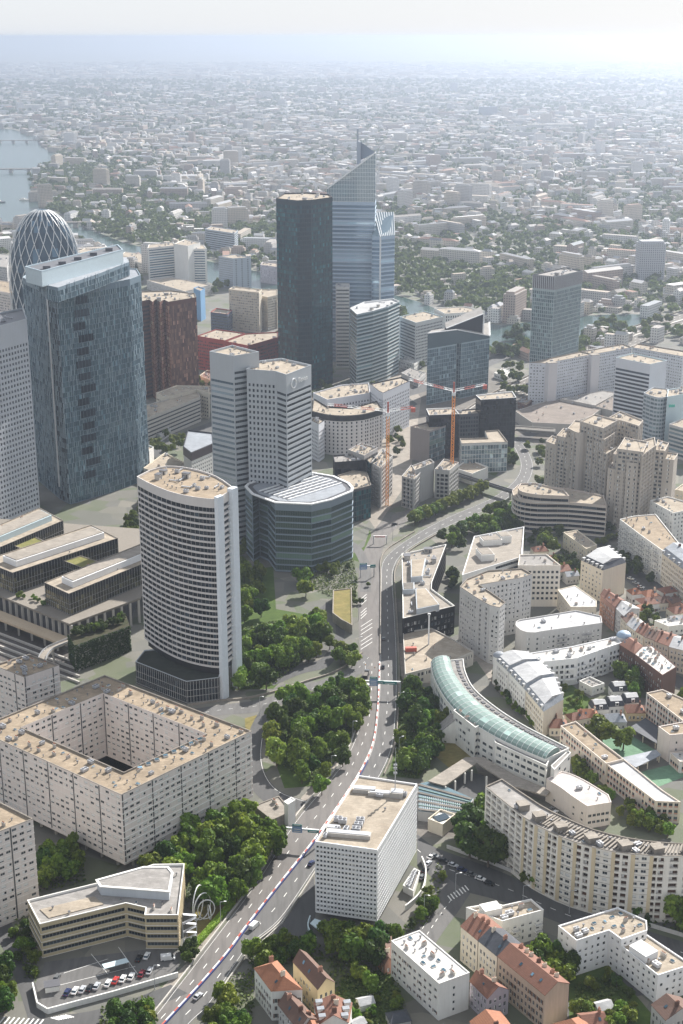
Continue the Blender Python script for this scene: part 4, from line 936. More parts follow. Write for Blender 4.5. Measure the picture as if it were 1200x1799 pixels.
t = building('school_block', 'blank pink-white cube of the school with a tan roof beside the courts', PP([(1157, 1276), (1177, 1291), (1225, 1287), (1200, 1268)], 14), 14, 0, plaster('pale_pink_render', (.6, .54, .5)), S(3.5, 8, .9, 1.3, 1, .2, 1, .8), {0: None}, GRAV, cat='school', nclut=2, par=.5)
for nm, lab, pq, z, mt in (('shelter', 'dark slate playground shelter roof between the two school blocks', [(1106, 1278), (1134, 1261), (1156, 1276), (1154, 1306)], 4.2, SLATE), ('shelter', 'plain grey shelter roof between the green courts', [(1092, 1331), (1153, 1317), (1162, 1326), (1117, 1348)], 4.2, ZINC)):
    cc_ = PP(pq, z); t = thing(nm, lab, 'shelter', (*centroid(cc_), 0)); m = MB(); m.prism(cc_, z - .25, z, bottom=True); m.build('roof', mt, t)
    for i in range(4):
        for u in (.1, .5):
            a = lerp2(offset(ccw(cc_), .6)[i], offset(ccw(cc_), .6)[(i + 1) % 4], u); m = MB(); m.box((a[0], a[1], 0), (.4, .4, z - .25)); m.build('post', CREAM, t)
building('school_block', 'low white school building with open salmon front at the right edge by the second court', PP([(1177, 1322), (1195, 1338), (1240, 1335), (1215, 1318)], 6), 6, 0, SALM, SC2, None, ROOFW, cat='school', nclut=3, par=.4, ledge=WHITE)
# --- small slate mansard houses of the garden court
for (x, y, lab) in ((1052, 1240, 'leftmost of the little white houses with dark slate mansards in the garden court'), (1080, 1234, 'middle little white house with slate mansard and a pale roof in the garden court'), (1108, 1228, 'right hand little white house with slate mansard in the garden court'), (1087, 1208, 'little slate mansard house set back behind the others in the garden court')):
    a = P(x, y, 5); co, si = math.cos(R(8)), math.sin(R(8))
    gabled('house', lab, [(a[0] + u * co - v * si, a[1] + u * si + v * co) for u, v in ((-4, -3.5), (4, -3.5), (4, 4), (-4, 4))], 4.5, 8.2, WHITE, FREN, SLATE, mansard=(.9, 2.6), flatmat=ZINCW, chim=0, dormers=1)
for (x, y, lab, wl, rf) in ((1034, 1254, 'small terracotta roofed cottage left of the big garden tree', CREAM, TILEO), (1115, 1246, 'octagonal looking ochre house with a brown hipped roof beside the school', OCHRE, TILE), (980, 1272, 'low house with a red brown roof in front of the mansard row', CREAM, TILE), (966, 1268, 'dark red roofed lean-to house next to the mansard row end wall', WHITE, TILEB), (1082, 1262, 'grey gabled shed behind the big garden tree', GREYR, ZINC)):
    a = P(x, y, 4.5); gabled('house', lab, [(a[0] + u, a[1] + v) for u, v in ((-4.5, -4), (4.5, -4), (4.5, 4.5), (-4.5, 4.5))], 4.5, 7.2, wl, FREN, rf, hip=.35, chim=1)
building('pavilion', 'flat roofed white pavilion in front of the white balcony building', PP([(1018, 1196), (1040, 1207), (1062, 1200), (1036, 1188)], 5), 5, 0, WHITE, FLAT, None, GRAVG, cat='pavilion', nclut=3)
# --- mansard row along the curved street
MN = S(2.9, 2.5, 1.2, 1.7, .6, .25, .4, .4, .0, ('std', 'half', 'std'), ledge=(.18, .25), bal=(4, (1, 2), .95, 'rail'))
segs = [((868, 1156), (893, 1180), (950, 1166), (925, 1150)), ((894, 1181), (923, 1212), (976, 1192), (951, 1167)), ((924, 1213), (955, 1250), (990, 1228), (977, 1193))]
for i, (lab, sg) in enumerate(zip(('first part of the mansard row with a round turret at the street corner', 'middle part of the mansard row with five dormers and zinc roof', 'end part of the mansard row with a blank beige gable wall'), segs)):
    gabled('mansard_block', lab, PP(sg, 14), 14, 18.2, WHITE if i < 2 else CREAM, MN, ZINC, mansard=(1.3, 2.6), flatmat=ZINCW, dormers=4, chim=0, edges={1: None, 3: None}, cat='apartment block')
WBK = S(2.9, 2.9, 1.9, 1.9, .5, .5, .4, .6, .04, ('std', 'half'), bal=(5, (1, 2, 3), .98, 'solid'), pil=(5, .5, .5, 0))
t = building('apartment_block', 'bright white balcony block with a white roof closing the garden court', PP([(935, 1164), (1013, 1156), (1070, 1136), (1092, 1129), (1083, 1118), (1003, 1136), (926, 1148)], 15), 15, 0, BRWHITE, WBK, None, ROOFW, cat='apartment block', nclut=8, par=.5)
def dome(name, label, px, py, z, r, mat, base=0.0, cat='turret'):
    a = P(px, py, z); t = thing(name, label, cat, (a[0], a[1], base)); m = MB(); m.cyl((a[0], a[1], base), r * .95, z - base, 16); m.build('drum', WHITE, t)
    m = MB(); ks = 5
    for i in range(ks):
        r0, r1 = r * math.cos(math.pi / 2 * i / ks), r * math.cos(math.pi / 2 * (i + 1) / ks); z0, z1 = z + r * .7 * math.sin(math.pi / 2 * i / ks), z + r * .7 * math.sin(math.pi / 2 * (i + 1) / ks)
        for k in range(16):
            u, v = 2 * math.pi * k / 16, 2 * math.pi * (k + 1) / 16
            m.face([(a[0] + r0 * math.cos(u), a[1] + r0 * math.sin(u), z0), (a[0] + r0 * math.cos(v), a[1] + r0 * math.sin(v), z0), (a[0] + r1 * math.cos(v), a[1] + r1 * math.sin(v), z1), (a[0] + r1 * math.cos(u), a[1] + r1 * math.sin(u), z1)])
    m.build('dome', mat, t, smooth=True)
dome('turret', 'round zinc domed turret at the left corner of the mansard row', 877, 1152, 15.5, 3.2, ZINC)
dome('turret', 'blue-grey zinc dome at the street corner right of the white balcony block', 1096, 1117, 16, 4.0, plain('blue_zinc', (.25, .33, .42), .5))
# --- blocks further up on the right
building('apartment_block', 'grey-white block with a rounded left end and a pale curved metal roof', PP(arc([(912, 1104), (906, 1098), (909, 1090), (922, 1087)], 3) + [(1012, 1072), (1056, 1082), (1058, 1094), (950, 1109)] + arc([(940, 1111), (925, 1110), (914, 1106)], 2), 15), 15, 0, GREYR, dict(FLAT, bal=(5, (3, 4), .96, 'rail')), None, ZINCW, cat='apartment block', nclut=4, par=.6)
building('apartment_tower', 'tall pale grey V-shaped apartment block with stepped gravel roofs right of the highway', PP([(808, 1030), (820, 1017), (857, 1002), (917, 998), (935, 1008), (917, 1014), (842, 1027), (858, 1037), (888, 1058), (878, 1067), (861, 1063), (838, 1050)], 33.5), 33.5, 0, GREYR, S(2.8, 2.5, 1.2, 1.5, .8, .3, .6, .8, .06, ('std', 'half', 'blind')), {0: None, 10: S(2.8, 7, 1.6, 1.6, .7, .6, .6, .8), 8: S(2.8, 2.6, 1.3, 1.4, .8, .2, .6, .8, .1, ('blind', 'std'))}, GRAV2, cat='apartment block', nclut=12, par=.8, parmat=PAVEP)
t = building('office_building', 'long flat building with a bright white roof and big plant boxes behind the V-shaped block', PP([(812, 1010), (870, 992), (916, 978), (921, 925), (833, 942)], 25), 25, 0, WHITE, S(3.4, 0, 0, 1.7, .9, .25, .5, .8, mull=1.4, pane='window_band'), {0: None}, PAVEP, cat='office', nclut=4, par=.9, parmat=BRWHITE)
for (px, py, sx, sy, h, rz) in ((852, 980, 8, 12, 4, 12), (862, 955, 12, 8, 3.4, 12), (885, 950, 7, 9, 4.2, 12)):
    a = P(px, py, 24); m = MB(); m.box((a[0], a[1], 24.1), (sx, sy, h), R(rz)); m.box((a[0], a[1], 24.1 + h), (sx * .9, sy * .9, .25), R(rz), 1); m.build('plant_room', [WHITE, PAVEP], t)
building('office_building', 'white office with a regular grid of square windows and a gravel roof', PP([(910, 993), (985, 993), (960, 973), (913, 974)], 26), 26, 0, plaster('cream_stone', (.62, .57, .50)), S(3.3, 2.6, 1.5, 1.6, .9, .35, 3.5, .8, 0, ('std', 'bare'), frame=FRAMED), None, GRAVG, cat='office', nclut=3)
gabled('mansard_block', 'apartment house with a row of round dormers and a blank grey end wall', PP([(1021, 984), (1059, 1002), (1100, 988), (1068, 962)], 20), 20, 24.5, CREAM, dict(FLAT, fh=2.95), SLATE, mansard=(2.2, 2.8), flatmat=ZINCW, dormers=5, chim=0, edges={1: None, 3: None}, cat='apartment block')
building('apartment_block', 'low building with a sloping pale zinc roof and roof planting', PP([(980, 1036), (1003, 1066), (1048, 1066), (1048, 1055), (1010, 1028)], 12), 12, 0, CREAM, FLAT, None, ZINCW, nclut=3, par=.3)
building('apartment_block', 'small cream flats with a stepped gravel roof below the terraced office', PP([(990, 935), (1030, 964), (1049, 957), (1014, 931)], 11), 11, 0, CREAM, FLAT, None, GRAV2, nclut=5, par=.6)
WB2 = dict(FLAT, bal=(3, (0, 1), .98, 'rail'), fh=2.9)
building('apartment_block', 'long white balcony block with tan terraces running to the right edge', PP([(1089, 912), (1126, 940), (1164, 967), (1196, 958), (1152, 903), (1115, 906)], 22), 22, 0, WHITE, WB2, None, GRAV, cat='apartment block', nclut=10, par=.6)
building('apartment_block', 'taller white block with a gravel roof and curved penthouse behind the long balcony block', PP([(1142, 879), (1183, 901), (1235, 890), (1173, 872)], 24), 24, 0, WHITE, FLAT, None, GRAV2, cat='apartment block', nclut=5, par=.7)
gabled('mansard_block', 'stone apartment house with a grey mansard roof at the right edge', PP([(1161, 970), (1215, 1012), (1262, 996), (1196, 959)], 20), 20, 25, CREAM, dict(FREN, ledge=(.25, .2)), ZINC, mansard=(2, 3.2), flatmat=ZINC, dormers=6, chim=2, edges={3: None}, cat='apartment block')
gabled('townhouse', 'pink brick tenement with a dark red roof standing under the blank grey end wall', PP([(1055, 1045), (1080, 1066), (1098, 1055), (1068, 1037)], 15), 15, 17.5, PINKB, FREN, TILE, chim=2)
gabled('townhouse', 'tenement with a pale zinc roof next to the pink brick one', PP([(1081, 1067), (1096, 1082), (1124, 1069), (1099, 1056)], 14), 14, 16.5, GREYR, FREN, ZINCW, chim=1)
gabled('townhouse', 'brown roofed tenement corner in front of the zinc roof', PP([(1091, 1083), (1101, 1094), (1120, 1084), (1112, 1076)], 13), 13, 15, CREAM, FREN, TILEB, chim=1)
for (x, y, lab, wl, rf, s_) in ((1137, 1056, 'white villa with a hipped terracotta roof and dark shutters', WHITE, TILE, 5.2), (1141, 1043, 'terracotta roofed house behind the white villa', WHITE, TILEO, 4.5), (1115, 1040, 'small red roofed house left of the white villa', WHITE, TILEO, 3.6), (1190, 1072, 'brown roofed house at the right edge above the white sheds', CREAM, TILE, 4.5)):
    a = P(x, y, 6); gabled('house', lab, [(a[0] + u * .95 - v * .3, a[1] + u * .3 + v * .95) for u, v in ((-s_, -s_), (s_, -s_), (s_, s_), (-s_, s_))], 6, 8.6, wl, FRENS, rf, hip=.35, chim=1)
building('workshop', 'low white roofed workshop behind the tenement street', PP([(1150, 1090), (1175, 1100), (1240, 1092), (1215, 1078)], 6), 6, 0, WHITE, FLAT, None, ROOFW, cat='workshop', nclut=4, par=.3)
segs = [((1101, 1097), (1116, 1108), (1134, 1096), (1122, 1086), ZINCW, 'street house with a pale metal roof at the start of the stone tenement row'), ((1117, 1109), (1131, 1117), (1148, 1104), (1135, 1097), TILE, 'first red tiled house of the stone tenement row'), ((1132, 1118), (1150, 1125), (1166, 1108), (1149, 1105), TILEB, 'brown tiled house of the stone tenement row'), ((1151, 1126), (1175, 1135), (1190, 1116), (1167, 1109), TILE, 'wide red tiled house with dormers in the stone tenement row'), ((1176, 1136), (1230, 1150), (1240, 1128), (1191, 1117), ZINCW, 'stone corner house with pale zinc roof at the right edge')]
for a, b, c0, d0, rf, lab in segs: gabled('townhouse', lab, PP([a, b, c0, d0], 13.5), 13.5, 16.2, CREAM, FREN, rf, chim=2, edges={1: None, 3: None})
gabled('townhouse', 'dark brick tenement with a red hipped roof facing the garden court', PP([(1089, 1132), (1114, 1148), (1128, 1134), (1108, 1119)], 15), 15, 18, BRICK, FREN, TILE, chim=1, hip=.25)
building('tenement', 'long dark brick tenement with a white metal roof full of chimneys', PP([(1115, 1149), (1164, 1186), (1189, 1171), (1146, 1134), (1129, 1135)], 15), 15, 0, BRICK, dict(FREN, skip=.2), {1: None}, ROOFW, cat='tenement', nclut=16, kinds=('chimney_stack', 'skylight', 'roof_vent'), par=.25, parmat=BRICK)
# --- flat building K beside the highway and its low part
K = S(3.4, 2.2, 1.5, 1.9, .8, .25, .4, .9, .1, ('std', 'half', 'bare'), glass=GLK)
t = building('office_building', 'angular flat-roofed office with white roof edges and a cut out patio beside the highway', PP([(706, 973), (708, 1086), (799, 1064), (758, 1034), (759, 1022), (784, 956)], 17), 17, 0, BLACKP, K, {0: None, 4: S(3.4, 1.6, 1.2, 2.4, .4, .4, .4, .8, 0, ('std',), glass=GLY)}, PAVEP, cat='office', nclut=16, par=1.0, parmat=WHITE, kinds=TEC)
for pq, z, mt in (([(722, 983), (748, 981), (742, 1012), (722, 1014)], 19.5, GRAV2), ([(730, 1035), (748, 1033), (772, 1062), (732, 1070)], 20, GRAV2), ([(707, 1024), (728, 1023), (728, 1035), (708, 1036)], 19, PAVE)):
    m = MB(); m.prism(PP(pq, z), 16.05, z); m.prism(offset(ccw(PP(pq, z)), .5), z, z + .15, 1); m.build('roof_storey', [ALU, mt], t)
t = building('garage', 'low tan-roofed building with a small courtyard between the highway and the curved school', PP([(708, 1110), (712, 1184), (785, 1165), (832, 1144), (795, 1122), (758, 1103)], 8), 8, 0, CONC, dict(K, skip=.3), {0: None}, GRAV2, cat='building', nclut=4, par=.7)
m = MB(); m.box((*P(722, 1142, 8), 7.4), (6, 2.2, 2.2), R(5)); m.build('tarpaulin', REDP, t)
t = thing('mast', 'tall white mast standing on the low tan roof beside the highway', 'mast', (*P(753, 1130, 8), 7.3)); a = P(753, 1130, 8); m = MB(); m.bar((*a, 7.3), (*a, 25), .8); m.build('post', METALW, t); m = MB(); m.bar((a[0] - .8, a[1], 25), (a[0] + .8, a[1], 25), .8); m.build('mast_head', METALW, t)

# more small houses filling the right hand neighbourhood and the gardens
for i, (x, y, s_, rz, wl, rf, lab) in enumerate(((1012, 1262, 3.6, 20, CREAM, TILE, 'small terracotta roofed house below the garden court lawn'), (1128, 1070, 3.6, 30, WHITE, TILEO, 'small orange roofed house in front of the white villa'), (1160, 1058, 4.2, 10, CREAM, TILEB, 'brown roofed house right of the white villa'), (1172, 1040, 4, 25, WHITE, TILE, 'red tiled house by the stone mansard apartment house'), (1192, 1092, 4.5, 10, GREYR, ZINCW, 'pale metal roofed shed behind the stone tenement row'),
    (1180, 1058, 3.6, 40, PINKB, TILEB, 'little brick house among the villas at right'), (965, 985, 4, 15, CREAM, TILEO, 'orange roofed house behind the square windowed office'), (985, 1003, 4.2, 25, WHITE, TILE, 'red roofed house with a grey gable left of the dormered apartment house'), (1003, 1012, 3.4, 15, GREYR, ZINC, 'low grey house left of the dormered apartment house'), (948, 968, 4, 10, CREAM, TILE, 'red tiled house half hidden behind the square windowed office'),
    (642, 1752, 2.2, 20, WHITE, ZINCW, 'white garden shed below the lime green tree'), (628, 1790, 2.0, 35, WHITE, ZINCW, 'tiny white garden hut at the bottom edge'), (700, 1780, 3, 15, GREYR, SLATE, 'grey garden house at the bottom left of the white slab'), (1060, 1760, 2.4, 20, WHITE, ZINCW, 'white shed in the garden right of the tenement row'), (1040, 1795, 3.4, 10, CREAM, TILE, 'small red roofed house in the garden at the bottom edge'), (1130, 1240, 3, 5, CREAM, TILEB, 'small brown roofed lodge by the slate shelter'))):
    a = P(x, y, 4); co, si = math.cos(R(rz)), math.sin(R(rz)); h = 5.2 if s_ > 3.3 else 2.6
    gabled('house', lab, [(a[0] + u * co - v * si, a[1] + u * si + v * co) for u, v in ((-s_ * 1.2, -s_), (s_ * 1.2, -s_), (s_ * 1.2, s_), (-s_ * 1.2, s_))], h, h + s_ * .6, wl, FREN if h > 3 else None, rf, chim=1 if h > 3 else 0, hip=.25 if i % 3 == 0 else 0)
# ================================================================ towers and the business district
def mesh_part(t, name, mat, fn):
    m = MB(); fn(m); return m.build(name, mat, t)
# --- ribbed white tower (lens plan) and its podium
EVW = plaster('warm_white_bands', (0.52, 0.495, 0.48), .12)
fq = arc([(241, 847), (267, 861), (300, 874), (333, 882), (362, 886), (380, 887)], 4); bq = arc([(412, 868), (380, 846), (335, 832), (293, 828), (262, 836)], 3)
ep = [P(*a, 103) for a in fq] + [P(*a, 103) for a in bq]
EV = S(3.02, 0, 0, 2.2, .75, .4, 0.3, 3.6, mull=1.6, margin=0.0, glass=GLK, frame=FRAMED, pane='window_band', ledge=(.2, .25))
EVR = S(3.02, 0, 0, 1.9, 1.05, .9, 0.3, 3.6, mull=1.5, margin=2.5, glass=GL, frame=FRAMEG, pane='window_band')
t = building('tower_block', 'curved residential tower with white balcony bands and tall white pillars at its right end', ep, 106, 16.5, EVW, EV, {len(fq) - 1: EVR}, GRAV, cat='tower', nclut=0, par=.9, ledge=EVW, parmat=EVW)
rp = offset(ccw(ep), 2.0)
clutter(t, rp, 105.1, 30, ('air_unit', 'duct', 'air_unit', 'plant_room', 'roof_vent'), R(-20), 2.5, 5)
PIL = plain('pale_blue_pillar', (.60, .64, .68), .5)
for (px, py, sx, sy) in ((385, 887, 2.2, 4.5), (409, 872, 3.2, 4.5)):
    a = P(px, py, 103); m = MB(); m.box((a[0], a[1], 0), (sx, sy, 107.5), R(-35)); m.build('pillar', PIL, t)
m = MB(); m.prism(offset(ccw(ep), 1.6), 12.5, 16.5); m.build('recessed_floor', DKPAN, t)
pod = PP([(238, 1162), (327, 1197), (384, 1190), (396, 1160), (330, 1135), (254, 1142)], 12.6)
PODG = S(3.4, 1.5, 1.3, 2.9, .35, .12, .6, .8, 0, ('bare', 'std'), glass=GLK, frame=FRAMED, mull=2, pil=(1, .09, .08, 3), ledge=(.05, .1))
building('podium', 'dark glass podium at the foot of the curved white banded tower', pod, 12.6, 0, DKPAN, PODG, None, gravel('dark_green_roof', (.05, .055, .045), (.03, .035, .03)), cat='podium', nclut=0, par=.6, parmat=ALU)
# --- rounded glass office with round-cornered roof ring
bo = [(431, 856), (443, 869), (455, 862), (470, 868), (483, 884), (547, 887), (582, 879), (619, 864), (620, 858), (613, 850), (587, 838), (547, 831), (510, 831), (467, 840), (436, 851)]
ro = bo[:2] + bo[4:]
roof_z = 45
EG = S(4.0, 0, 0, 3.3, .55, .3, .6, 3.4, mull=1.1, margin=0.0, glass=glass('deep_green_glass', (.015, .03, .03), (.07, .11, .085), .06, .1), frame=FRAMEG, pane='window_band', ledge=(.3, .25))
t = building('office_tower', 'rounded dark glass office block with pale floor bands and a white ringed striped roof', PP(bo, roof_z), roof_z, 0, plain('slate_blue_band', (.16, .20, .235), .5), EG, None, ZINC, cat='office', nclut=0, par=1.5, ledge=plain('steel_blue_band', (.26, .32, .38), .45), parmat=METALW)
rc = ccw(PP(ro, roof_z)); m = MB(); m.ring(offset(rc, -.5), offset(rc, 1.2), roof_z + .1, roof_z + .8); m.build('roof_ring', METALW, t)
inn = offset(rc, 4.5); m = MB(); m.prism(offset(rc, .3), roof_z - .8, roof_z + .05, 1, bottom=True); m.prism(inn, roof_z + .05, roof_z + .2); m.build('roof_disc', [ZINC, DKGREY], t)
for k in range(13):
    s0 = lerp2((450, 866), (500, 881), k / 12); p0, p1 = P(s0[0] + 6, s0[1] - 2, roof_z), P(s0[0] + 100, s0[1] - 31, roof_z); L = (Vector(p1) - Vector(p0)).length
    if k % 2 == 0: m = MB(); m.bar((*p0, roof_z + .55), (*p1, roof_z + .55), .9, .7); m.build('roof_slat', METALW, t)
    else:
        for u in np.linspace(.04, .96, 9): c0 = lerp2(p0, p1, u); m = MB(); m.box((c0[0], c0[1], roof_z + .22), (L * .07, 2.0, .15), math.atan2(p1[1] - p0[1], p1[0] - p0[0])); m.build('louvre', METALD, t)
# --- podium with three long low glass bars (left)
def deckprism(name, lab, pq, z0, z1, mat, cat): cc_ = PP(pq, z1); t = thing(name, lab, cat, (*centroid(cc_), z0)); m = MB(); m.prism(cc_, z1 - 1.2, z1, bottom=True); m.build('slab', mat, t); return t, ccw(cc_)
t, dk = deckprism('deck', 'raised concrete deck on pillars carrying the three low glass bars at the left', [(-90, 1016), (-40, 1030), (65, 1073), (122, 1096), (247, 1050), (262, 1000), (262, 930), (-90, 905)], 0, 15, plaster('weathered_deck', (.24, .215, .185), .3), 'deck')
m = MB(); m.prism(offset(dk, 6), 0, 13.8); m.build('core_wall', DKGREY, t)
for k in range(16):
    a = P(*lerp2((-40, 1030), (122, 1096), k / 15), 15); m = MB(); m.box((a[0] + .8, a[1] + .8, 0), (1.3, 1.3, 13.8), R(28)); m.build('pillar', CONC, t)
for k in range(9):
    a = P(*lerp2((126, 1095), (245, 1052), k / 8), 15); m = MB(); m.box((a[0] - .8, a[1] + .8, 0), (1.3, 1.3, 13.8), R(28)); m.build('pillar', CONC, t)
t, dk2 = deckprism('walkway', 'lower concrete walkway with planting running under the raised deck', [(-90, 1052), (0, 1088), (60, 1112), (100, 1128), (122, 1120), (60, 1096), (-90, 1036)], 0, 7.5, plaster('tan_concrete', (.40, .32, .23), .3), 'walkway')
for k in range(8): a = P(*lerp2((-60, 1062), (100, 1124), k / 7), 7); m = MB(); m.box((a[0], a[1] + 1, 0), (1, 1, 6.3), R(28)); m.build('pillar', CONC, t)
BARG = S(3.1, 2.1, 1.9, 2.5, .35, .15, .3, .6, 0, ('bare', 'std', 'bare'), mull=3, glass=glass('olive_reflecting_glass', (.012, .012, .008), (.07, .065, .035), .07, .15), frame=FRAMED, pil=(1, .08, .06, 1), ledge=(.04, .07))
BARY = dict(BARG, glass=GLY)
for lab, pq, ed in (('nearest of the three low glass bars', [(78, 1023), (121, 1043), (290, 974), (248, 955)], {0: BARY}), ('middle of the three low glass bars', [(-30, 985), (22, 1006), (207, 945), (160, 922)], {0: BARY}), ('farthest of the three low glass bars', [(-90, 958), (-40, 978), (111, 914), (70, 892)], {0: BARY})):
    t = building('glass_bar', lab + ', white plant spine on top', PP(pq, 28), 28, 15.03, BLACKP, BARG, ed, GRAV2, cat='office', nclut=2, par=.5, parmat=PAVEP)
    a0, a1, b1, b0 = [lerp2(lerp2(pq[0], pq[1], u), lerp2(pq[3], pq[2], u), v) for u, v in ((.32, .1), (.78, .1), (.78, .93), (.32, .93))]
    sp = PP([a0, a1, b1, b0], 28); m = MB(); m.prism(sp, 27.55, 31.2); m.prism(offset(ccw(sp), .8), 31.2, 31.6, 1); m.build('plant_spine', [BRWHITE if 'farthest' not in lab else BLUEW, PAVEP], t)
for k, pq in enumerate(([(60, 942), (92, 957), (60, 972), (16, 955)], [(142, 976), (185, 990), (160, 1003), (112, 985)])):
    t = building('link_block', ('left' if k == 0 else 'right') + ' hand link block with yellow sedum roof between the low glass bars', PP(pq, 25), 25, 15.03, BLACKP, BARG, None, SEDUM, cat='office', nclut=0, par=.4, parmat=PAVEP)
# ivy wall block with trees on top
iv = PP([(131, 1134), (228, 1099), (222, 1082), (120, 1114)], 15); t = thing('planted_terrace', 'raised terrace with an ivy covered wall and pine bushes on top', 'terrace', (*centroid(iv), 0)); m = MB(); m.prism(iv, 0, 15, 0, 1); m.build('wall', [CONC, gravel('planting_soil', (.07, .06, .04), (.04, .05, .02))], t)
m = MB(); rr_ = random.Random(4)
for (a, b) in ((iv[0], iv[1]), (iv[3], iv[0])):
    d = Vector((b[0] - a[0], b[1] - a[1])); L = d.length; d.normalize(); n_ = Vector((d.y, -d.x))
    for k in range(int(L * 15 * 5)):
        u, z = rr_.uniform(0, L), rr_.uniform(0, 15); c0 = Vector((a[0], a[1], z)) + Vector((d.x, d.y, 0)) * u + Vector((n_.x, n_.y, 0)) * rr_.uniform(.05, .6)
        v1 = Vector((rr_.gauss(0, 1), rr_.gauss(0, 1), rr_.gauss(0, 1))).normalized() * .32; v2 = v1.cross(Vector((n_.x, n_.y, .6))).normalized() * .32
        m.face([c0 - v1 - v2, c0 + v1 - v2, c0 + v1 + v2, c0 - v1 + v2])
IVY = foliage('ivy_leaves', (.014, .035, .008), (.028, .06, .013), (.05, .09, .02)); m.build('ivy', IVY, t)
t = thing('footbridge', 'pinkish curved footbridge below the ivy covered terrace', 'footbridge', (*P(90, 1140), 0)); m = MB(); pl = [P(*a, 9) for a in arc([(134, 1122), (108, 1132), (85, 1143), (74, 1160), (78, 1178)], 5)]
for a, b in zip(pl[:-1], pl[1:]): m.bar((*a, 9), (*b, 9), 4.2, .5)
m.build('deck', PAVEP, t)
for s_ in (-2, 2):
    m = MB()
    for a, b in zip(pl[:-1], pl[1:]):
        d = Vector((b[0] - a[0], b[1] - a[1])).normalized(); m.bar((a[0] - d.y * s_, a[1] + d.x * s_, 9.9), (b[0] - d.y * s_, b[1] + d.x * s_, 9.9), .15, 1.0)
    m.build('railing', METAL, t)
for k in (2, 8, 14): a = pl[k]; m = MB(); m.cyl((a[0], a[1], 0), .6, 8.8, 8); m.build('pillar', CONC, t)

# --- tall faceted tower with irregular pale fins (left)
GLM = glass('blue_green_tower_glass', (.06, .115, .145), (.12, .195, .23), .07, .35)
MJ = S(3.7, 1.7, 1.5, 3.4, .15, .2, .5, 1.2, 0, ('std', 'bare', 'bare', 'bare'), mull=3, glass=GLM, frame=FRAMEG, blind=ALU, fins=(.5, .3), margin=.1, pane='glass_panel')
MJD = dict(MJ, glass=GLB, fins=(.7, .4))
STEEL = plain('blue_steel', (.12, .17, .21), .45); FINM = plain('blue_grey_fins', (.34, .42, .47), .4)
z1 = 153
lo = PP([(100, 512), (176, 500), (228, 490), (247, 483), (240, 472), (150, 466), (60, 470), (40, 487), (82, 507)], z1)
t = building('skyscraper', 'tall faceted grey-blue tower wrapped in irregular pale vertical fins with dark loggias', lo, z1, 0, STEEL, MJ, {7: MJD, 6: MJD, 8: dict(MJD, glass=GLK)}, ZINC, cat='skyscraper', nclut=0, par=.8, parmat=FINM)
for o_ in t.children:
    if o_.name.startswith('wall'): o_.data.materials[3] = FINM
up = PP([(101, 507), (227, 462), (214, 440), (46, 470), (82, 503)], 163)
B = MB(); wins = []
upc = PP([(102, 505), (170, 482), (227, 460), (222, 452), (150, 452), (50, 470), (82, 501)], 162.5)
n_ = len(upc)
for i in range(n_):
    facade(B, upc[i], upc[(i + 1) % n_], z1 - .2, 162.5, dict(MJ, base=.1, top=.3), wins, [])
B.face([(x, y, 162.5) for x, y in ccw(upc)], 1); B.build('upper_storeys', [STEEL, ZINC, STEEL, FINM], t)
place_windows(t, wins, 100)
cr = PP([(73, 478), (216, 440), (207, 431), (44, 470)], 172); m = MB(); m.prism(cr, 162.3, 172, 0, 1); m.build('crown', [plain('pale_blue_crown', (.42, .50, .54), .35), METALD], t)
m = MB(); m.ring(offset(ccw(cr), -.1), offset(ccw(cr), .7), 172, 172.8); m.build('crown_edge', FINM, t)
for k in range(5): a = P(*lerp2((80, 474), (190, 442), k / 4), 172); m = MB(); m.box((a[0], a[1] + 4, 172), (5, 4, 2.2), R(12)); m.build('cooling_unit', METALD, t)
fa, fb = Vector(lo[0]), Vector(lo[1]); fd = (fb - fa).normalized(); fnm = Vector((fd.y, -fd.x)); rzl = math.atan2(fd.y, fd.x); Lf = (fb - fa).length
for k in range(15):   # loggias stacked up the middle
    u = .50 + .05 * math.sin(k * 1.9) + .05 * (k % 2); c0 = fa + fd * (Lf * u) + fnm * .35; z = 16 + k * 9.0
    m = MB(); m.box((c0.x, c0.y, z), (10 + 2.5 * (k % 2), 0.5, 5.0), rzl); m.box((c0.x, c0.y, z - .35), (13, 1.5, .3), rzl, 1)
    for q_ in range(4): c2 = c0 + fd * (q_ * 3 - 4.5) + fnm * .28; m.box((c2.x, c2.y, z), (.2, .1, 5), rzl, 1)
    m.build('loggia', [GLK, STEEL], t)
m = MB(); a = Vector(lo[8]) + Vector((0, -.6)); m.bar((a.x, a.y, 10), (a.x, a.y, 163), 1.1); m.build('corner_seam', METALW, t)
# --- punched white tower cut off at the left
AR = S(3.62, 2.9, 1.55, 1.9, .8, .7, 2, 14, 0, ('bare',), glass=GLK, frame=FRAMED)
t = building('skyscraper', 'pale tower punched with a grid of small dark square windows at the left edge', PP([(-130, 605), (47, 560), (40, 541), (-135, 575)], 140), 140, 0, plaster('pale_blue_grey_stone', (.40, .42, .45), .12), AR, None, METALD, cat='skyscraper', nclut=2, par=1.2, parmat=ALU, kinds=('air_unit', 'duct'))
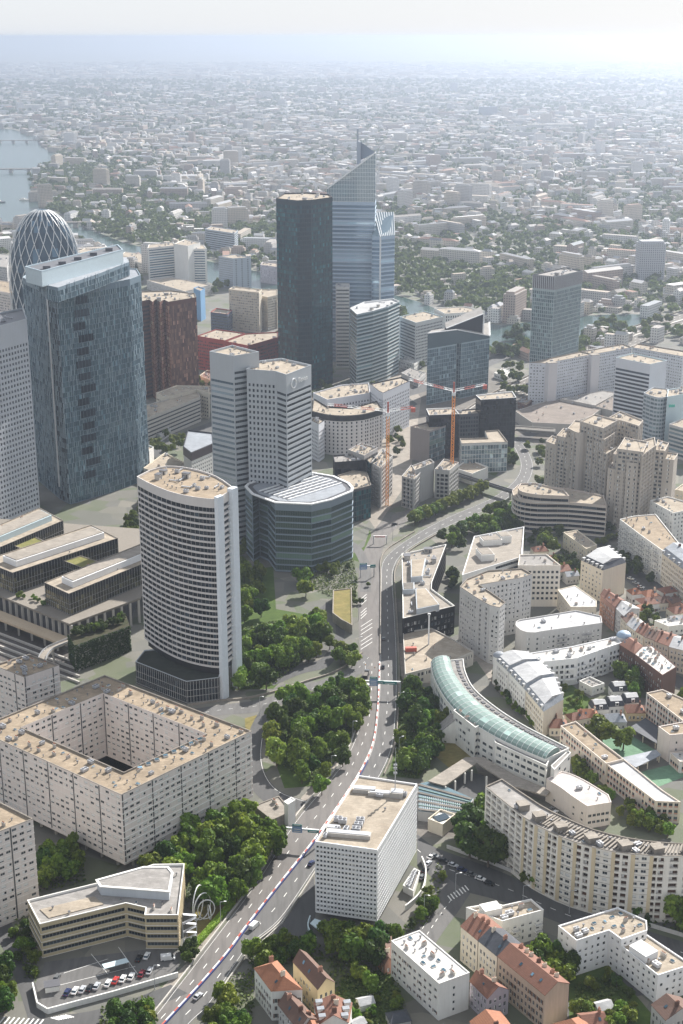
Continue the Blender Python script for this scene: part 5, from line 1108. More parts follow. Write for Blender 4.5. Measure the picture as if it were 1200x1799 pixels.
# --- egg topped lattice tower
Dc = Vector(P(80, 470, 100)); k_ = 1430 / Dc.y; Dc = Dc * k_; ra, rb = 37.0, 29.0; zt, zs = 156.0, 78.0
def dsurf(u, z, e=1.0):
    f = 1.0 if z < zs else math.sqrt(max(0, 1 - ((z - zs) / (zt - zs)) ** 2.5)); f *= 1 - .12 * max(0, (60 - z) / 60) ** 2
    return (Dc.x + ra * e * f * math.cos(u), Dc.y + rb * e * f * math.sin(u), z)
t = thing('skyscraper', 'egg shaped tower wrapped in a white diagonal lattice at the far left', 'skyscraper', (Dc.x, Dc.y, 0))
zs_ = [0] + [8 * k for k in range(1, 16)] + [128, 135, 141, 146, 150, 153, 155, 156]; NU = 32; m = MB()
for z0, z1_ in zip(zs_[:-1], zs_[1:]):
    
    for k in range(NU):
        u, v = 2 * math.pi * k / NU, 2 * math.pi * (k + 1) / NU; m.face([dsurf(u, z0, .96), dsurf(v, z0, .96), dsurf(v, z1_, .96), dsurf(u, z1_, .96)])
m.build('glass_body', [glass('deep_blue_glass', (.015, .035, .055), (.05, .09, .125), .06, .15)], t)
nst = 22
for k in range(nst):
    for sg in (1, -1):
        m = MB(); pr = None
        for i, z in enumerate(np.concatenate([np.arange(0, 120, 8.0), np.array([120, 128, 135, 141, 146, 150, 153, 155])])):
            p_ = Vector(dsurf(2 * math.pi * k / nst + sg * z * .0115, float(z)))
            if pr is not None: m.bar(pr, p_, .5)
            pr = p_
        m.build('lattice_bar', METALW, t)
# --- dark green tower
GT = S(4.0, 2.3, 2.05, 3.1, .45, .1, .5, 1.4, 0, ('bare',), glass=GLG, frame=FRAMED, margin=.2, pane='glass_panel')
GTD = dict(GT, glass=glass('very_dark_green_glass', (.001, .012, .019), (.006, .026, .036), .07, .1))
t = building('skyscraper', 'tall dark green glass tower with a flat top in front of the slanted blue tower', PP([(485, 348), (522, 352), (547, 351), (584, 346), (578, 341), (540, 338), (500, 339)], 177), 177, 0, plaster('green_black_panels', (.006, .022, .03), .2, .3), GT, {1: GTD}, GRAV2, cat='skyscraper', nclut=9, par=1.2, kinds=TEC, parmat=DKPAN)
# --- slanted blue tower with spike
D0 = 1440
def At(px, D): u = (px - 600) / FOC; return (u * D / math.cos(0) * 1.0, D)
def zat(py, D): return CAM_H - D * math.tan(PITCH - math.atan((899.5 - py) / FOC))
def xat(px, py, D):
    z = zat(py, D); return P(px, py, z)[0]
fl, frt = (xat(575, 450, D0), D0), (xat(658, 450, D0), D0 - 6)
bl, br = (fl[0] + 6, D0 + 34), (frt[0] + 2, D0 + 26)
FT = S(4.05, 0, 0, 2.6, 1.2, .2, 1, .2, mull=1.5, margin=0.0, glass=glass('sky_blue_glass', (.12, .20, .30), (.28, .38, .48), .06, .35), frame=FRAMEG, pane='window_band', ledge=(.25, .35))
t = thing('skyscraper', 'slanted pale blue glass tower with a spike, tallest in the photo', 'skyscraper', (*centroid([fl, frt, br, bl]), 0))
B = MB(); wins = []; zl, zr_ = zat(332, D0), zat(268, D0)
for a, b in ((fl, frt), (frt, br), (br, bl), (bl, fl)): facade(B, a, b, 0, zl - 12, FT, wins, [])
B.build('wall', [plain('pale_blue_band', (.36, .45, .55), .4), plain('paler_blue_band', (.48, .56, .64), .4), FRAMED, METALW], t); place_windows(t, wins, 100)
m = MB(); zb = zl - 12
m.face([(*fl, zb), (*frt, zb), (*frt, zr_), (*fl, zl)]); m.face([(*frt, zb), (*br, zb), (*br, zr_), (*frt, zr_)]); m.face([(*br, zb), (*bl, zb), (*bl, zl), (*br, zr_)]); m.face([(*bl, zb), (*fl, zb), (*fl, zl), (*bl, zl)]); m.face([(*fl, zl), (*frt, zr_), (*br, zr_), (*bl, zl)], 1)
m.build('glass_crown', [GLS, ZINC], t)
m = MB()
for k in range(1, 30):
    u = k / 30; a = lerp2(fl, frt, u); zz = zl + (zr_ - zl) * u; m.bar((a[0], a[1] - .1, zb), (a[0], a[1] - .1, zz), .25)
for z in np.arange(zb, zr_, 4.05):
    u = max(0, (z - zl) / (zr_ - zl)); a = lerp2(fl, frt, u); m.bar((a[0], a[1] - .1, z), (frt[0], frt[1] - .1, z), .3)
m.build('glazing_grid', METALW, t)
m = MB(); m.bar((fl[0], fl[1] - .5, zl + .4), (frt[0], frt[1] - .5, zr_ + .4), 1.6, 1.4); m.bar((fl[0], fl[1] + 3.5, zl + .4), (frt[0], frt[1] + 3.5, zr_ + .4), .7); m.build('sloping_edge', METALW, t)
sx = xat(627, 260, D0); sx2 = xat(634, 260, D0); m = MB(); zq = zat(282, D0)
m.prism([(sx, D0 + 4), (sx2, D0 + 4), (sx2, D0 + 9), (sx, D0 + 9)], zq - 4, zat(250, D0)); m.prism([(sx, D0 + 5), (sx + 1.6, D0 + 5), (sx + 1.6, D0 + 8), (sx, D0 + 8)], zat(250, D0), zat(226, D0)); m.build('spike', plain('spike_grey', (.30, .34, .40), .5), t)
m = MB(); m.face([(sx2, D0 + 6, zat(250, D0)), (sx2, D0 + 6, zq), (frt[0], frt[1] + 6, zr_)]); m.face([(sx2, D0 + 6.5, zat(250, D0)), (frt[0], frt[1] + 6.5, zr_), (sx2, D0 + 6.5, zq)]); m.build('sail', plain('sail_grey_glass', (.16, .20, .26), .3), t)
# right hand lower volume with sloping glass roof
l2, r2 = (frt[0] - 3, D0 - 14), (xat(693, 450, D0 - 6), D0 - 6); b2, b3 = (r2[0], D0 + 28), (frt[0], D0 + 28); z2a, z2b = zat(384, D0), zat(412, D0)
l3 = (xat(668, 450, D0 - 14), D0 - 16)
B = MB(); wins = []
for a, b in ((l2, l3), (l3, r2), (r2, b2), (b2, b3), (b3, l2)): facade(B, a, b, 0, z2b, FT, wins, [])
B.build('side_wing', [plain('pale_blue_band', (.36, .45, .55), .4), plain('paler_blue_band', (.48, .56, .64), .4), FRAMED, METALW], t)
for r_ in wins[::1]:
    pass
place_windows(t, wins, 40)
m = MB(); m.face([(*l2, z2b), (*l3, z2b), (*r2, z2b), (*b2, z2a + 3), (*b3, z2a + 3)][::1]); m.face([(*l2, z2b), (*b3, z2a + 3), (*b3, z2b)]); m.face([(*r2, z2b), (*b2, z2b), (*b2, z2a + 3)])
for u in np.linspace(0, 1, 9): a, b = lerp2(l3, r2, u), lerp2(b3, b2, u); m.bar((*a, z2b + .3), (*b, z2a + 3.3), .7, .5, 1)
m.build('sloping_glass_roof', [GLS, METALW], t)
m = MB(); m.bar((l3[0], l3[1] - .4, 5), (l3[0], l3[1] - .4, z2b), 1.6); m.build('corner_strip', METALW, t)
building('office_building', 'white louvred lower block at the foot of the slanted blue tower', [(xat(590, 560, 1410), 1410), (xat(614, 560, 1410), 1410), (xat(614, 560, 1410), 1434), (xat(590, 560, 1410), 1434)], zat(505, 1410), 0, WHITE, S(3.6, 0, 0, 1.6, 1, .2, 1, 1, mull=2, pane='window_band'), None, ROOFW, cat='office', nclut=2)
# --- smaller curved blue-green glass tower
SG = S(3.5, 0, 0, 2.2, 1.1, .2, .6, 1.6, mull=1.5, margin=0, glass=glass('teal_dark_glass', (.02, .05, .06), (.07, .12, .13), .06, .2), frame=FRAMEG, pane='window_band', ledge=(.2, .25))
building('office_tower', 'medium blue-green banded glass tower below the slanted blue tower', PP([(615, 541), (627, 552), (655, 546), (682, 538), (702, 529), (690, 524), (640, 530)], 72), 72, 0, plain('steel_green_band', (.26, .33, .36), .4), SG, {0: dict(SG, glass=GLK)}, ZINCW, cat='office', nclut=4, par=1.6, parmat=METALW, kinds=TEC)
# --- pair of grey towers with the logo
EP = S(3.55, 0, 0, 1.7, 1.25, .3, 1, 9, mull=1.4, margin=.6, glass=GL, frame=FRAMEG, pane='window_band')
EPW = S(3.55, 2.9, 1.35, 1.9, 1.0, .3, 1, 6, 0, ('bare', 'std'), glass=GLK, frame=FRAMEG)
EPG = dict(EP, glass=GLS, top=14)
EURO = plaster('grey_cladding', (.36, .38, .40), .12)
t = building('office_tower', 'grey tower with bright reflecting left side, joined to the tower bearing a logo', PP([(368, 617), (410, 625), (455, 618), (408, 606)], 128), 128, 0, EURO, EP, {0: EPG}, GRAV2, cat='tower', nclut=4, par=1.4, parmat=ALU)
t = building('office_tower', 'grey tower with a round white logo and lettering at the top of its right side', PP([(433, 648), (485, 652), (503, 658), (547, 641), (495, 629), (453, 634)], 119.5), 119.5, 0, EURO, EP, {0: EPW}, GRAV2, cat='tower', nclut=8, par=1.4, parmat=ALU)
a, b = Vector(P(503, 658, 119.5)), Vector(P(547, 641, 119.5)); d = (b - a).normalized(); n_ = Vector((d.y, -d.x)); L = (b - a).length
m = MB(); c0 = a + d * (L * .27) + n_ * .25; pts = [(c0 + d * (2.9 * math.cos(k * math.pi / 12)), 112.2 + 2.9 * math.sin(k * math.pi / 12)) for k in range(25)]
for (p0, z0), (p1, z1_) in zip(pts[:-1], pts[1:]): m.bar((p0.x, p0.y, z0), (p1.x, p1.y, z1_), 1.0, .4)
m.build('logo_ring', METALW, t)
cu = bpy.data.curves.new('sign_lettering', 'FONT'); cu.body = 'Tenon'; cu.size = 4.6; cu.extrude = .12; cu.materials.append(METALW)
o = bpy.data.objects.new('sign_lettering', cu); COL.objects.link(o); c1 = a + d * (L * .44) + n_ * .3
o.rotation_euler = (math.pi / 2, 0, math.atan2(d.y, d.x)); o.location = (c1.x, c1.y, 111.4)
dg = bpy.context.evaluated_depsgraph_get(); me = bpy.data.meshes.new_from_object(o.evaluated_get(dg)); mw = Matrix.Translation((c1.x, c1.y, 111.4)) @ Matrix.Rotation(math.atan2(d.y, d.x), 4, 'Z') @ Matrix.Rotation(math.pi / 2, 4, 'X')
bpy.data.objects.remove(o); me.transform(mw); put('sign_lettering', me, t)
# --- copper tower
CG = S(3.6, 1.5, 1.35, 3.3, .2, .08, .5, 1, 0, ('bare',), glass=COPPER, frame=FRAMED, margin=.1, pane='glass_panel')
CGR = S(3.6, 1.5, 1.2, 1.9, .6, .15, .5, 1, 0, ('bare',), glass=GLK, frame=FRAMED, margin=.2)
t = building('office_tower', 'copper coloured mirrored tower with zigzag sides and pale rooftop', PP([(240, 531), (262, 526), (268, 530), (274, 525), (281, 530), (288, 526), (296, 530), (345, 522), (342, 515), (300, 510), (240, 512)], 91), 91, 0, plaster('red_brown_panels', (.15, .065, .045), .3), CG, {0: CGR, 6: dict(CG, glass=glass('dark_copper_glass', (.10, .055, .045), (.34, .19, .14), .2, .3, wav=.1))}, GRAV2, cat='tower', nclut=14, par=1, kinds=TEC, parmat=PAVEP)
# --- hotel and slabs behind
HT = S(3.3, 0, 0, 1.7, 1.0, .3, 1, 1.4, mull=1.5, margin=2.6, glass=GLB, frame=FRAMEG, pane='window_band')
def slab(name, lab, pq, z, wall, spec, ed=None, roof=None, cl=4, z0=0, cat='building', parmat=None): return building(name, lab, PP(pq, z), z, z0, wall, spec, ed, roof or GRAV2, cat=cat, nclut=cl, par=1, parmat=parmat)
slab('hotel', 'left wing of the white banded block behind the copper tower', [(259, 436), (308, 431), (304, 425), (262, 429)], 46, WHITE, HT)
slab('hotel', 'tall middle shaft of the white banded block behind the copper tower', [(306, 428), (330, 432), (352, 426), (325, 420)], 52, WHITE, None)
slab('hotel', 'right wing of the white banded block behind the copper tower', [(324, 437), (363, 437), (358, 430), (328, 430)], 46, WHITE, HT)
slab('apartment_tower', 'slim grey tower with ribbed white side right of the white banded block', [(384, 450), (409, 454), (441, 452), (414, 446)], 40, plaster('blue_grey_panels', (.34, .38, .43), .12), S(2.9, 2.2, 1.1, 1.5, .8, .2, 1, 1), {1: S(2.9, 9, 2, 1.5, .8, .2, 1, 1)})
slab('office_building', 'blue-grey slab low behind the slim grey tower', [(360, 402), (412, 410), (418, 404), (372, 397)], 32, plaster('blue_grey_panels', (.34, .38, .43), .12), S(3.3, 0, 0, 1.6, 1, .2, 1, 1, mull=2, pane='window_band'))
slab('office_building', 'small grey-lilac slab left of the dark green tower', [(457, 465), (487, 469), (487, 462), (462, 459)], 24, LILAC, FLAT)
BT = S(2.9, 2.6, 1.7, 1.5, .9, .8, 1, .8, .15, ('std', 'half'))
for i, (pq, z) in enumerate((([(402, 508), (455, 514), (460, 508), (410, 503)], 46), ([(450, 517), (470, 522), (487, 518), (487, 508), (456, 508)], 38), ([(468, 526), (487, 530), (487, 520), (474, 518)], 31))): slab('apartment_block', ('tallest', 'middle', 'lowest')[i] + ' step of the terraced beige flats left of the dark green tower', pq, z, BEIGE, BT)
slab('office_building', 'small dark blue block with a red roof edge among the flats behind the red building', [(370, 548), (400, 552), (408, 545), (380, 541)], 26, plaster('dark_blue_panels', (.10, .12, .17), .15), S(3.2, 0, 0, 1.4, 1, .2, 1, 1, mull=1.5, pane='window_band'), cl=2, parmat=REDF)
slab('office_building', 'bright blue gabled block behind the copper tower', [(340, 506), (352, 511), (360, 507), (348, 503)], 36, plaster('bright_blue_panels', (.16, .30, .48), .1), None, cl=0)
slab('podium', 'low grey podium in front of the white banded block', [(258, 492), (325, 512), (370, 500), (300, 486)], 12, GREYR, FLAT, cl=7)
# red building
RB = S(3.3, 2.4, 1.7, 1.5, .9, .2, 1, .8, .1, ('bare', 'std'), frame=REDF)
slab('red_building', 'left half of the dark red building with pale roof behind the pair of grey towers', [(346, 590), (395, 598), (430, 585), (380, 578)], 34, REDF, RB, cl=8)
slab('red_building', 'right half of the dark red building with pale roof beside the dark green tower', [(396, 599), (436, 607), (489, 592), (488, 583), (431, 586)], 34, REDF, RB, cl=8)
m = None
# --- striped pale block and shard building
slab('office_building', 'pale grey block with dark horizontal bands left of the angular black-topped glass building', [(702, 556), (731, 567), (778, 556), (745, 546)], 46, plaster('pale_grey_panels', (.50, .51, .50), .1), S(3.2, 0, 0, 1.5, 1.1, .4, 1, 3, mull=1.5, margin=2.0, glass=GLK, frame=FRAMED, pane='window_band'), {1: S(3.2, 2.4, 1.7, 1.5, 1, .4, 1, 2, frame=FRAMED, glass=GLK)}, parmat=BLUEW)
slab('office_building', 'white ribbed office by the river behind the striped pale block', [(763, 541), (782, 551), (832, 548), (852, 546), (815, 538)], 34, WHITE, S(3.4, 2.6, 1.3, 2.4, .6, .4, 1, 1, frame=FRAMED, glass=GLK))
t = thing('office_building', 'angular glass building with a black wedge roof reflecting its neighbours', 'office', (*P(800, 715), 0))
a, b, c0, d0 = P(749, 712), P(857, 690), (P(857, 690)[0] + 4, P(857, 690)[1] + 45), (P(749, 712)[0] + 6, P(749, 712)[1] + 45)
SHG = S(3.6, 2.2, 2.0, 3.2, .2, .08, .5, .5, 0, ('bare',), glass=glass('mirror_blue_glass', (.06, .11, .14), (.20, .27, .30), .05, .4, wav=.12), frame=FRAMED, margin=.1, pane='glass_panel')
B = MB(); wins = []; mid1, mid2 = lerp2(a, b, .46), lerp2(a, b, .54); mid1b = (mid1[0] + 1, mid1[1] + 8)
for u, v in ((a, mid1), (mid1, mid1b), (mid1b, mid2), (mid2, b), (b, c0), (c0, d0), (d0, a)): facade(B, u, v, 0, 52, SHG, wins, [])
B.face([(*a, 52), (*b, 52), (*c0, 52), (*d0, 52)], 1); B.build('wall', [plain('steel_green_band', (.26, .33, .36), .4), GRAVG], t); place_windows(t, wins, 100)
m = MB(); zA, zB = 66, 54; bk_ = lambda p, k=6: (p[0] + .5, p[1] + k)
m.face([(*a, 52), (*mid1, 52), (*mid1, 65), (*a, zA)]); m.face([(*mid1, 52), (*b, 52), (*b, zB), (*mid1, 65)]); m.face([(*b, 52), (*c0, 52), (*c0, 58), (*b, zB)]); m.face([(*d0, 52), (*a, 52), (*a, zA), (*d0, 60)]); m.face([(*c0, 52), (*d0, 52), (*d0, 60), (*c0, 58)]); m.build('glass_crown', [plain('dark_teal_crown', (.05, .085, .10), .25)], t)
m = MB(); q1, q2 = bk_(lerp2(a, b, .28)), bk_(lerp2(a, b, .88)); q3, q4 = bk_(q2, 26), bk_(q1, 20)
m.face([(*q1, 66), (*q2, 55), (*q2, 75), (*q1, 67)]); m.face([(*q2, 55), (*q3, 57), (*q3, 77), (*q2, 75)]); m.face([(*q1, 67), (*q2, 75), (*q3, 77), (*q4, 68)], 1); m.face([(*q4, 60), (*q1, 60), (*q1, 67), (*q4, 68)]); m.face([(*q3, 57), (*q4, 60), (*q4, 68), (*q3, 77)]); m.build('black_wedge', [BLACKP, GRAVG], t)
m = MB(); m.face([(*a, zA), (*mid1, 65), (*b, zB), (*c0, 58), (*d0, 60)][:3] + [(*c0, 58)]); m.face([(*a, zA), (*c0, 58), (*d0, 60)]); m.build('roof', [GRAVG], t)
m = MB(); m.bar((*mid1, 65.2), (*b, zB + .2), 1, .8); m.bar((*b, zB + .2), (*c0, 58.2), 1.4, 1); m.bar((*a, zA + .2), (*mid1, 65.2), .8); m.bar((*bk_(q2, -.6), 75), (*bk_(q2, -.6), 55), .9); m.bar((*bk_(q1, -.6), 67), (*bk_(q2, -.6), 75), .7); m.build('roof_edge', METALW, t)
# --- pale green tower at right
AX = S(3.5, 2.05, 1.7, 2.9, .35, .25, 1, 12, 0, ('bare', 'bare', 'std'), mull=3, glass=glass('pale_green_glass', (.035, .07, .075), (.14, .20, .20), .08, .1), frame=ALU, margin=.1, pil=(1, .22, .3, 1), pane='glass_panel')
t = building('skyscraper', 'pale green gridded tower with a dark louvred top near the river at right', PP([(937, 482), (975, 486), (1023, 475), (991, 470)], 113), 113, 0, plaster('pale_green_grey_panels', (.30, .36, .37), .1), AX, None, GRAVG, cat='skyscraper', nclut=5, par=1, parmat=FRAMED, kinds=TEC, ledge=plaster('grey_green_ribs', (.38, .43, .44), .1))
m = MB(); q = ccw(PP([(937, 482), (975, 486), (1023, 475), (991, 470)], 113)); m.ring(offset(q, -.35), offset(q, -.1), 101, 112.6); m.build('louvre_band', plain('louvre_grey_brown', (.11, .10, .10), .5), t)
for k in range(4):
    L = (Vector(q[(k + 1) % 4]) - Vector(q[k])).length
    m = MB()
    for u in np.linspace(.02, .98, int(L / 1.8)): a = lerp2(offset(q, -.4)[k], offset(q, -.4)[(k + 1) % 4], u); m.box((a[0], a[1], 101), (.5, .5, 11.8), math.atan2(q[(k + 1) % 4][1] - q[k][1], q[(k + 1) % 4][0] - q[k][0]))
    m.build('louvre', METAL, t)
# --- long white slab at right with blank pale pillars
WS = S(2.8, 2.5, 1.5, 1.25, .9, .2, 5, .6, .06, ('std', 'blind', 'half'), glass=GL)
slab('apartment_slab', 'left part of the long white slab block below the pale green tower', [(930, 637), (959, 638), (1042, 622), (1020, 617)], 42, plaster('blue_white_render', (.56, .57, .60), .1), WS, parmat=PAVEP)
slab('apartment_slab', 'right part of the long white slab block running behind the blue-white office', [(1043, 622), (1110, 610), (1095, 604), (1021, 617)], 42, plaster('blue_white_render', (.56, .57, .60), .1), WS, parmat=PAVEP)
slab('apartment_slab', 'end wing of the long white slab block turning to the right edge', [(1111, 610), (1200, 626), (1212, 618), (1120, 603)], 42, plaster('blue_white_render', (.56, .57, .60), .1), WS, parmat=PAVEP)
for nm, px, py in (('broad pale blank stair tower at the left of the long white slab', 968, 637), ('broad pale blank stair tower in the middle of the long white slab', 1043, 623)):
    a = P(px, py, 42); t = thing('stair_tower', nm, 'stair tower', (a[0], a[1] - 1, 0)); m = MB(); m.box((a[0], a[1] - 4, 0), (8.5, 6, 43), R(20)); m.build('wall', plaster('pale_lilac_concrete', (.55, .53, .53), .08), t); m = MB(); m.box((a[0], a[1] - 4, 43.0), (8.9, 6.4, .3), R(20)); m.build('roof', PAVEP, t)
BW = S(3.4, 0, 0, 1.9, 1.2, .3, 1, 6.5, mull=1.8, margin=.5, glass=GLK, frame=FRAMED, pane='window_band')
slab('office_building', 'office with white and dark bands and a blank pale blue end wall at right', [(1082, 628), (1143, 640), (1172, 633), (1112, 620)], 57, plaster('blue_white_render', (.56, .57, .60), .1), BW, {1: None}, parmat=BLUEW)
m = MB(); q = PP([(1082, 628), (1143, 640)], 57); dd = Vector((q[1][0] - q[0][0], q[1][1] - q[0][1])).normalized()
CB = S(3.3, 0, 0, 1.9, 1.0, .3, 1, 1, mull=1.5, margin=.2, glass=GLT, frame=FRAMEG, pane='window_band')
slab('office_building', 'grey-blue banded office with a curved end in front of the white and dark banded one', arc([(1131, 690), (1150, 697), (1166, 698), (1176, 694)], 3) + [(1172, 682), (1148, 680)], 42, ALU, CB)
slab('office_building', 'blank pale blue office wall with a small green sign at the right edge', [(1172, 697), (1215, 690), (1200, 680), (1174, 684)], 44, BLUEW, None, cl=6)
t = bpy.data.objects[[o.name for o in COL.objects if o.get('label', '').startswith('blank pale blue office wall')][0]]
a = P(1180, 706, 40); m = MB(); m.box((a[0], a[1] - 1.6, 36), (5, .3, 2.2), .12); m.build('sign', plain('green_sign', (.03, .36, .28), .4), t)
slab('office_building', 'low banded office with a beige roof at the right edge below the blue offices', [(1176, 745), (1230, 760), (1260, 745), (1200, 735)], 26, GREYR, CB)
# station roofs
for i, (pq, z, mt) in enumerate((([(905, 722), (935, 742), (1000, 745), (1040, 730), (1075, 705), (1040, 696), (960, 704)], 9, gravel('brown_station_roof', (.27, .23, .20), (.20, .17, .15))), ([(985, 700), (1045, 712), (1085, 690), (1060, 686)], 11, GRAVG), ([(1040, 712), (1078, 722), (1095, 705), (1085, 694)], 10, gravel('brown_station_roof', (.27, .23, .20), (.20, .17, .15))))):
    building('station_hall', ('wide low brown roofed station hall beside the black cube', 'grey low station roof below the long white slab', 'brown low station roof next to the white and dark banded office')[i], PP(pq, z), z, 0, CONC, None, None, mt, cat='station', nclut=5, par=.5)
# --- black cubes, grey core and mirrored low building
BC = S(3.6, 2.4, 2.2, 3.2, .25, .06, .5, 1.2, 0, ('bare',), glass=glass('black_glass', (.004, .004, .006), (.012, .013, .018), .06, 0), frame=FRAMED, margin=.1, pane='glass_panel')
slab('office_building', 'larger matt black cube building with a tan roof', [(836, 694), (845, 702), (907, 698), (900, 687)], 42, BLACKP, BC, cl=4, parmat=METALW)
slab('office_building', 'smaller matt black cube building behind the crane mast', [(749, 718), (754, 729), (807, 727), (797, 716)], 36, BLACKP, BC, cl=8, parmat=METALW)
slab('office_building', 'dark glass block joining the two black cube buildings', [(800, 721), (808, 728), (842, 726), (840, 717)], 30, DKGREY, S(3.4, 2.2, 1.6, 2.2, .6, .2, 1, 1, glass=GLK, frame=FRAMED), cl=2)
slab('office_building', 'square block with a blank grey brown side and a mirrored glass side beside the crane', [(721, 749), (755, 757), (784, 747), (763, 738)], 27, plaster('grey_brown_panels', (.28, .25, .24), .15), None, {1: SHG}, cl=2)
slab('office_building', 'low mirrored glass building with a tan L-shaped roof below the larger black cube', [(808, 770), (811, 779), (892, 776), (876, 755), (852, 757), (857, 769)], 24, plaster('pale_grey_panels', (.5, .51, .5), .1), dict(SHG, glass=GLS), cl=0, parmat=PAVEP)
# --- white curved hotel row
WH = S(3.0, 3.0, 1.25, 1.6, .8, .2, 1, 4.6, 0, ('bare', 'std'), glass=GLK, frame=FRAMED)
WHW = plaster('blue_white_render', (.56, .57, .60), .1)
wf = arc([(548, 722), (575, 728), (605, 730), (640, 727), (672, 718)], 4)
t = slab('apartment_block', 'curved white block with dark top storey in front of the dark green tower', wf + [(662, 704), (620, 716), (575, 714), (552, 700)], 33, plaster('warm_white_render', (.56, .54, .53), .1), WH, parmat=DKPAN, cl=8)
q = ccw(PP(wf + [(662, 704), (620, 716), (575, 714), (552, 700)], 33)); m = MB(); m.ring(offset(q, -.25), offset(q, -.05), 28.2, 32.6); m.build('dark_top_storey', DKPAN, t)
slab('apartment_block', 'white block with square windows and dark top storey behind the left crane', [(665, 686), (673, 690), (720, 669), (705, 662), (650, 674)], 40, WHW, WH, cl=8, parmat=DKPAN)
slab('apartment_block', 'rear wing of the curved white block with a stepped pale roof', [(550, 690), (575, 702), (650, 690), (648, 672), (600, 676)], 33, WHW, WH, cl=14)
slab('apartment_block', 'narrow white block with dark attic between the curved white block and the logo tower', [(547, 738), (560, 745), (570, 738), (556, 731)], 31, WHW, dict(WH, bay=2.4), cl=2, parmat=DKPAN)
# --- low beige slab, white dark-topped block, planted roof (between the left towers)
slab('office_building', 'long low concrete office with a planted roof between the faceted tower and the grey towers', [(240, 733), (250, 738), (352, 697), (346, 686), (255, 712)], 22, CONC, S(3.2, 0, 0, 1.3, 1.2, .4, 1, 1, mull=1.6, margin=.3, glass=GLK, frame=FRAMED, pane='window_band'), cl=10)
slab('office_building', 'stepped beige concrete building at the foot of the copper tower', [(274, 690), (290, 698), (345, 684), (366, 690), (368, 678), (310, 677)], 24, BEIGE, S(3.2, 3, 2, 1.4, 1, .4, 1, 1, glass=GLK, frame=FRAMED), cl=9)
t = slab('apartment_block', 'white block with dark brown attic and blue-grey roof beside the grey towers', [(322, 784), (336, 795), (376, 778), (374, 760), (330, 755)], 27, WHITE, S(3.0, 2.6, 1.2, 1.4, .9, .25, 1, 7, glass=GLK, frame=FRAMED), {0: None}, cl=0, parmat=DKPAN, roof=ZINC)
q = ccw(PP([(322, 784), (336, 795), (376, 778), (374, 760), (330, 755)], 27)); m = MB(); m.ring(offset(q, -.3), offset(q, -.05), 20.5, 26.7); m.build('dark_attic', plaster('dark_brown_panels', (.07, .055, .06), .15, .5), t)
slab('office_building', 'low tan building behind the curved white banded tower', [(252, 822), (300, 838), (330, 815), (290, 795)], 10, CREAM, FLAT, cl=4)
slab('service_block', 'small white and rust coloured cube beside the faceted tower', [(250, 785), (262, 791), (270, 785), (258, 780)], 20, WHITE, None, cl=1)
# --- dark angular office in front, construction frames
slab('office_building', 'black box office with a tilted open frame top behind the rounded glass office', [(585, 800), (588, 812), (643, 808), (636, 795)], 31, BLACKP, BC, cl=7, parmat=DKPAN, roof=GRAVG)
slab('office_building', 'faceted dark glass office beside the slip road', [(593, 835), (622, 860), (652, 852), (645, 830), (620, 826)], 24, DKGREY, dict(SHG, glass=GLG), cl=6, parmat=PAVEP)
slab('office_building', 'narrow green glass block between black box and crane', [(643, 806), (650, 814), (662, 808), (655, 800)], 30, plaster('green_black_panels', (.012, .025, .028), .2, .3), dict(SHG, glass=GLG), cl=1)
CON = S(3.1, 3.4, 2.6, 2.3, .35, 1.6, .4, .5, 0, ('bare',), glass=GLK, frame=FRAMED, pane='opening')
for i, (pq, z, lab) in enumerate((([(652, 812), (668, 822), (690, 800), (672, 788)], 30, 'unfinished concrete block with open floors under the left crane'), ([(612, 790), (640, 800), (664, 786), (634, 778)], 34, 'unfinished concrete block covered with orange and blue site stores'), ([(706, 836), (728, 842), (745, 822), (722, 817)], 23, 'unfinished concrete block with open balconies left of the orange crane'), ([(764, 824), (790, 826), (806, 812), (780, 806)], 22, 'unfinished concrete block with white balconies behind the orange crane'), ([(729, 826), (763, 812), (756, 806), (724, 818)], 26, 'unfinished block with a smooth pale concrete end wall between the cranes'))):
    slab('building_site', lab, pq, z, plaster('raw_concrete', (.38, .37, .36), .2), None if i == 4 else CON, cl=12, cat='building site')
slab('building_site', 'low white sheeted site hall below the mirrored glass building', [(800, 822), (830, 832), (858, 820), (822, 806)], 9, WHITE, None, cl=3, cat='building site')
for k in range(26):
    a = P(rng.uniform(615, 720), rng.uniform(870, 905)); pass
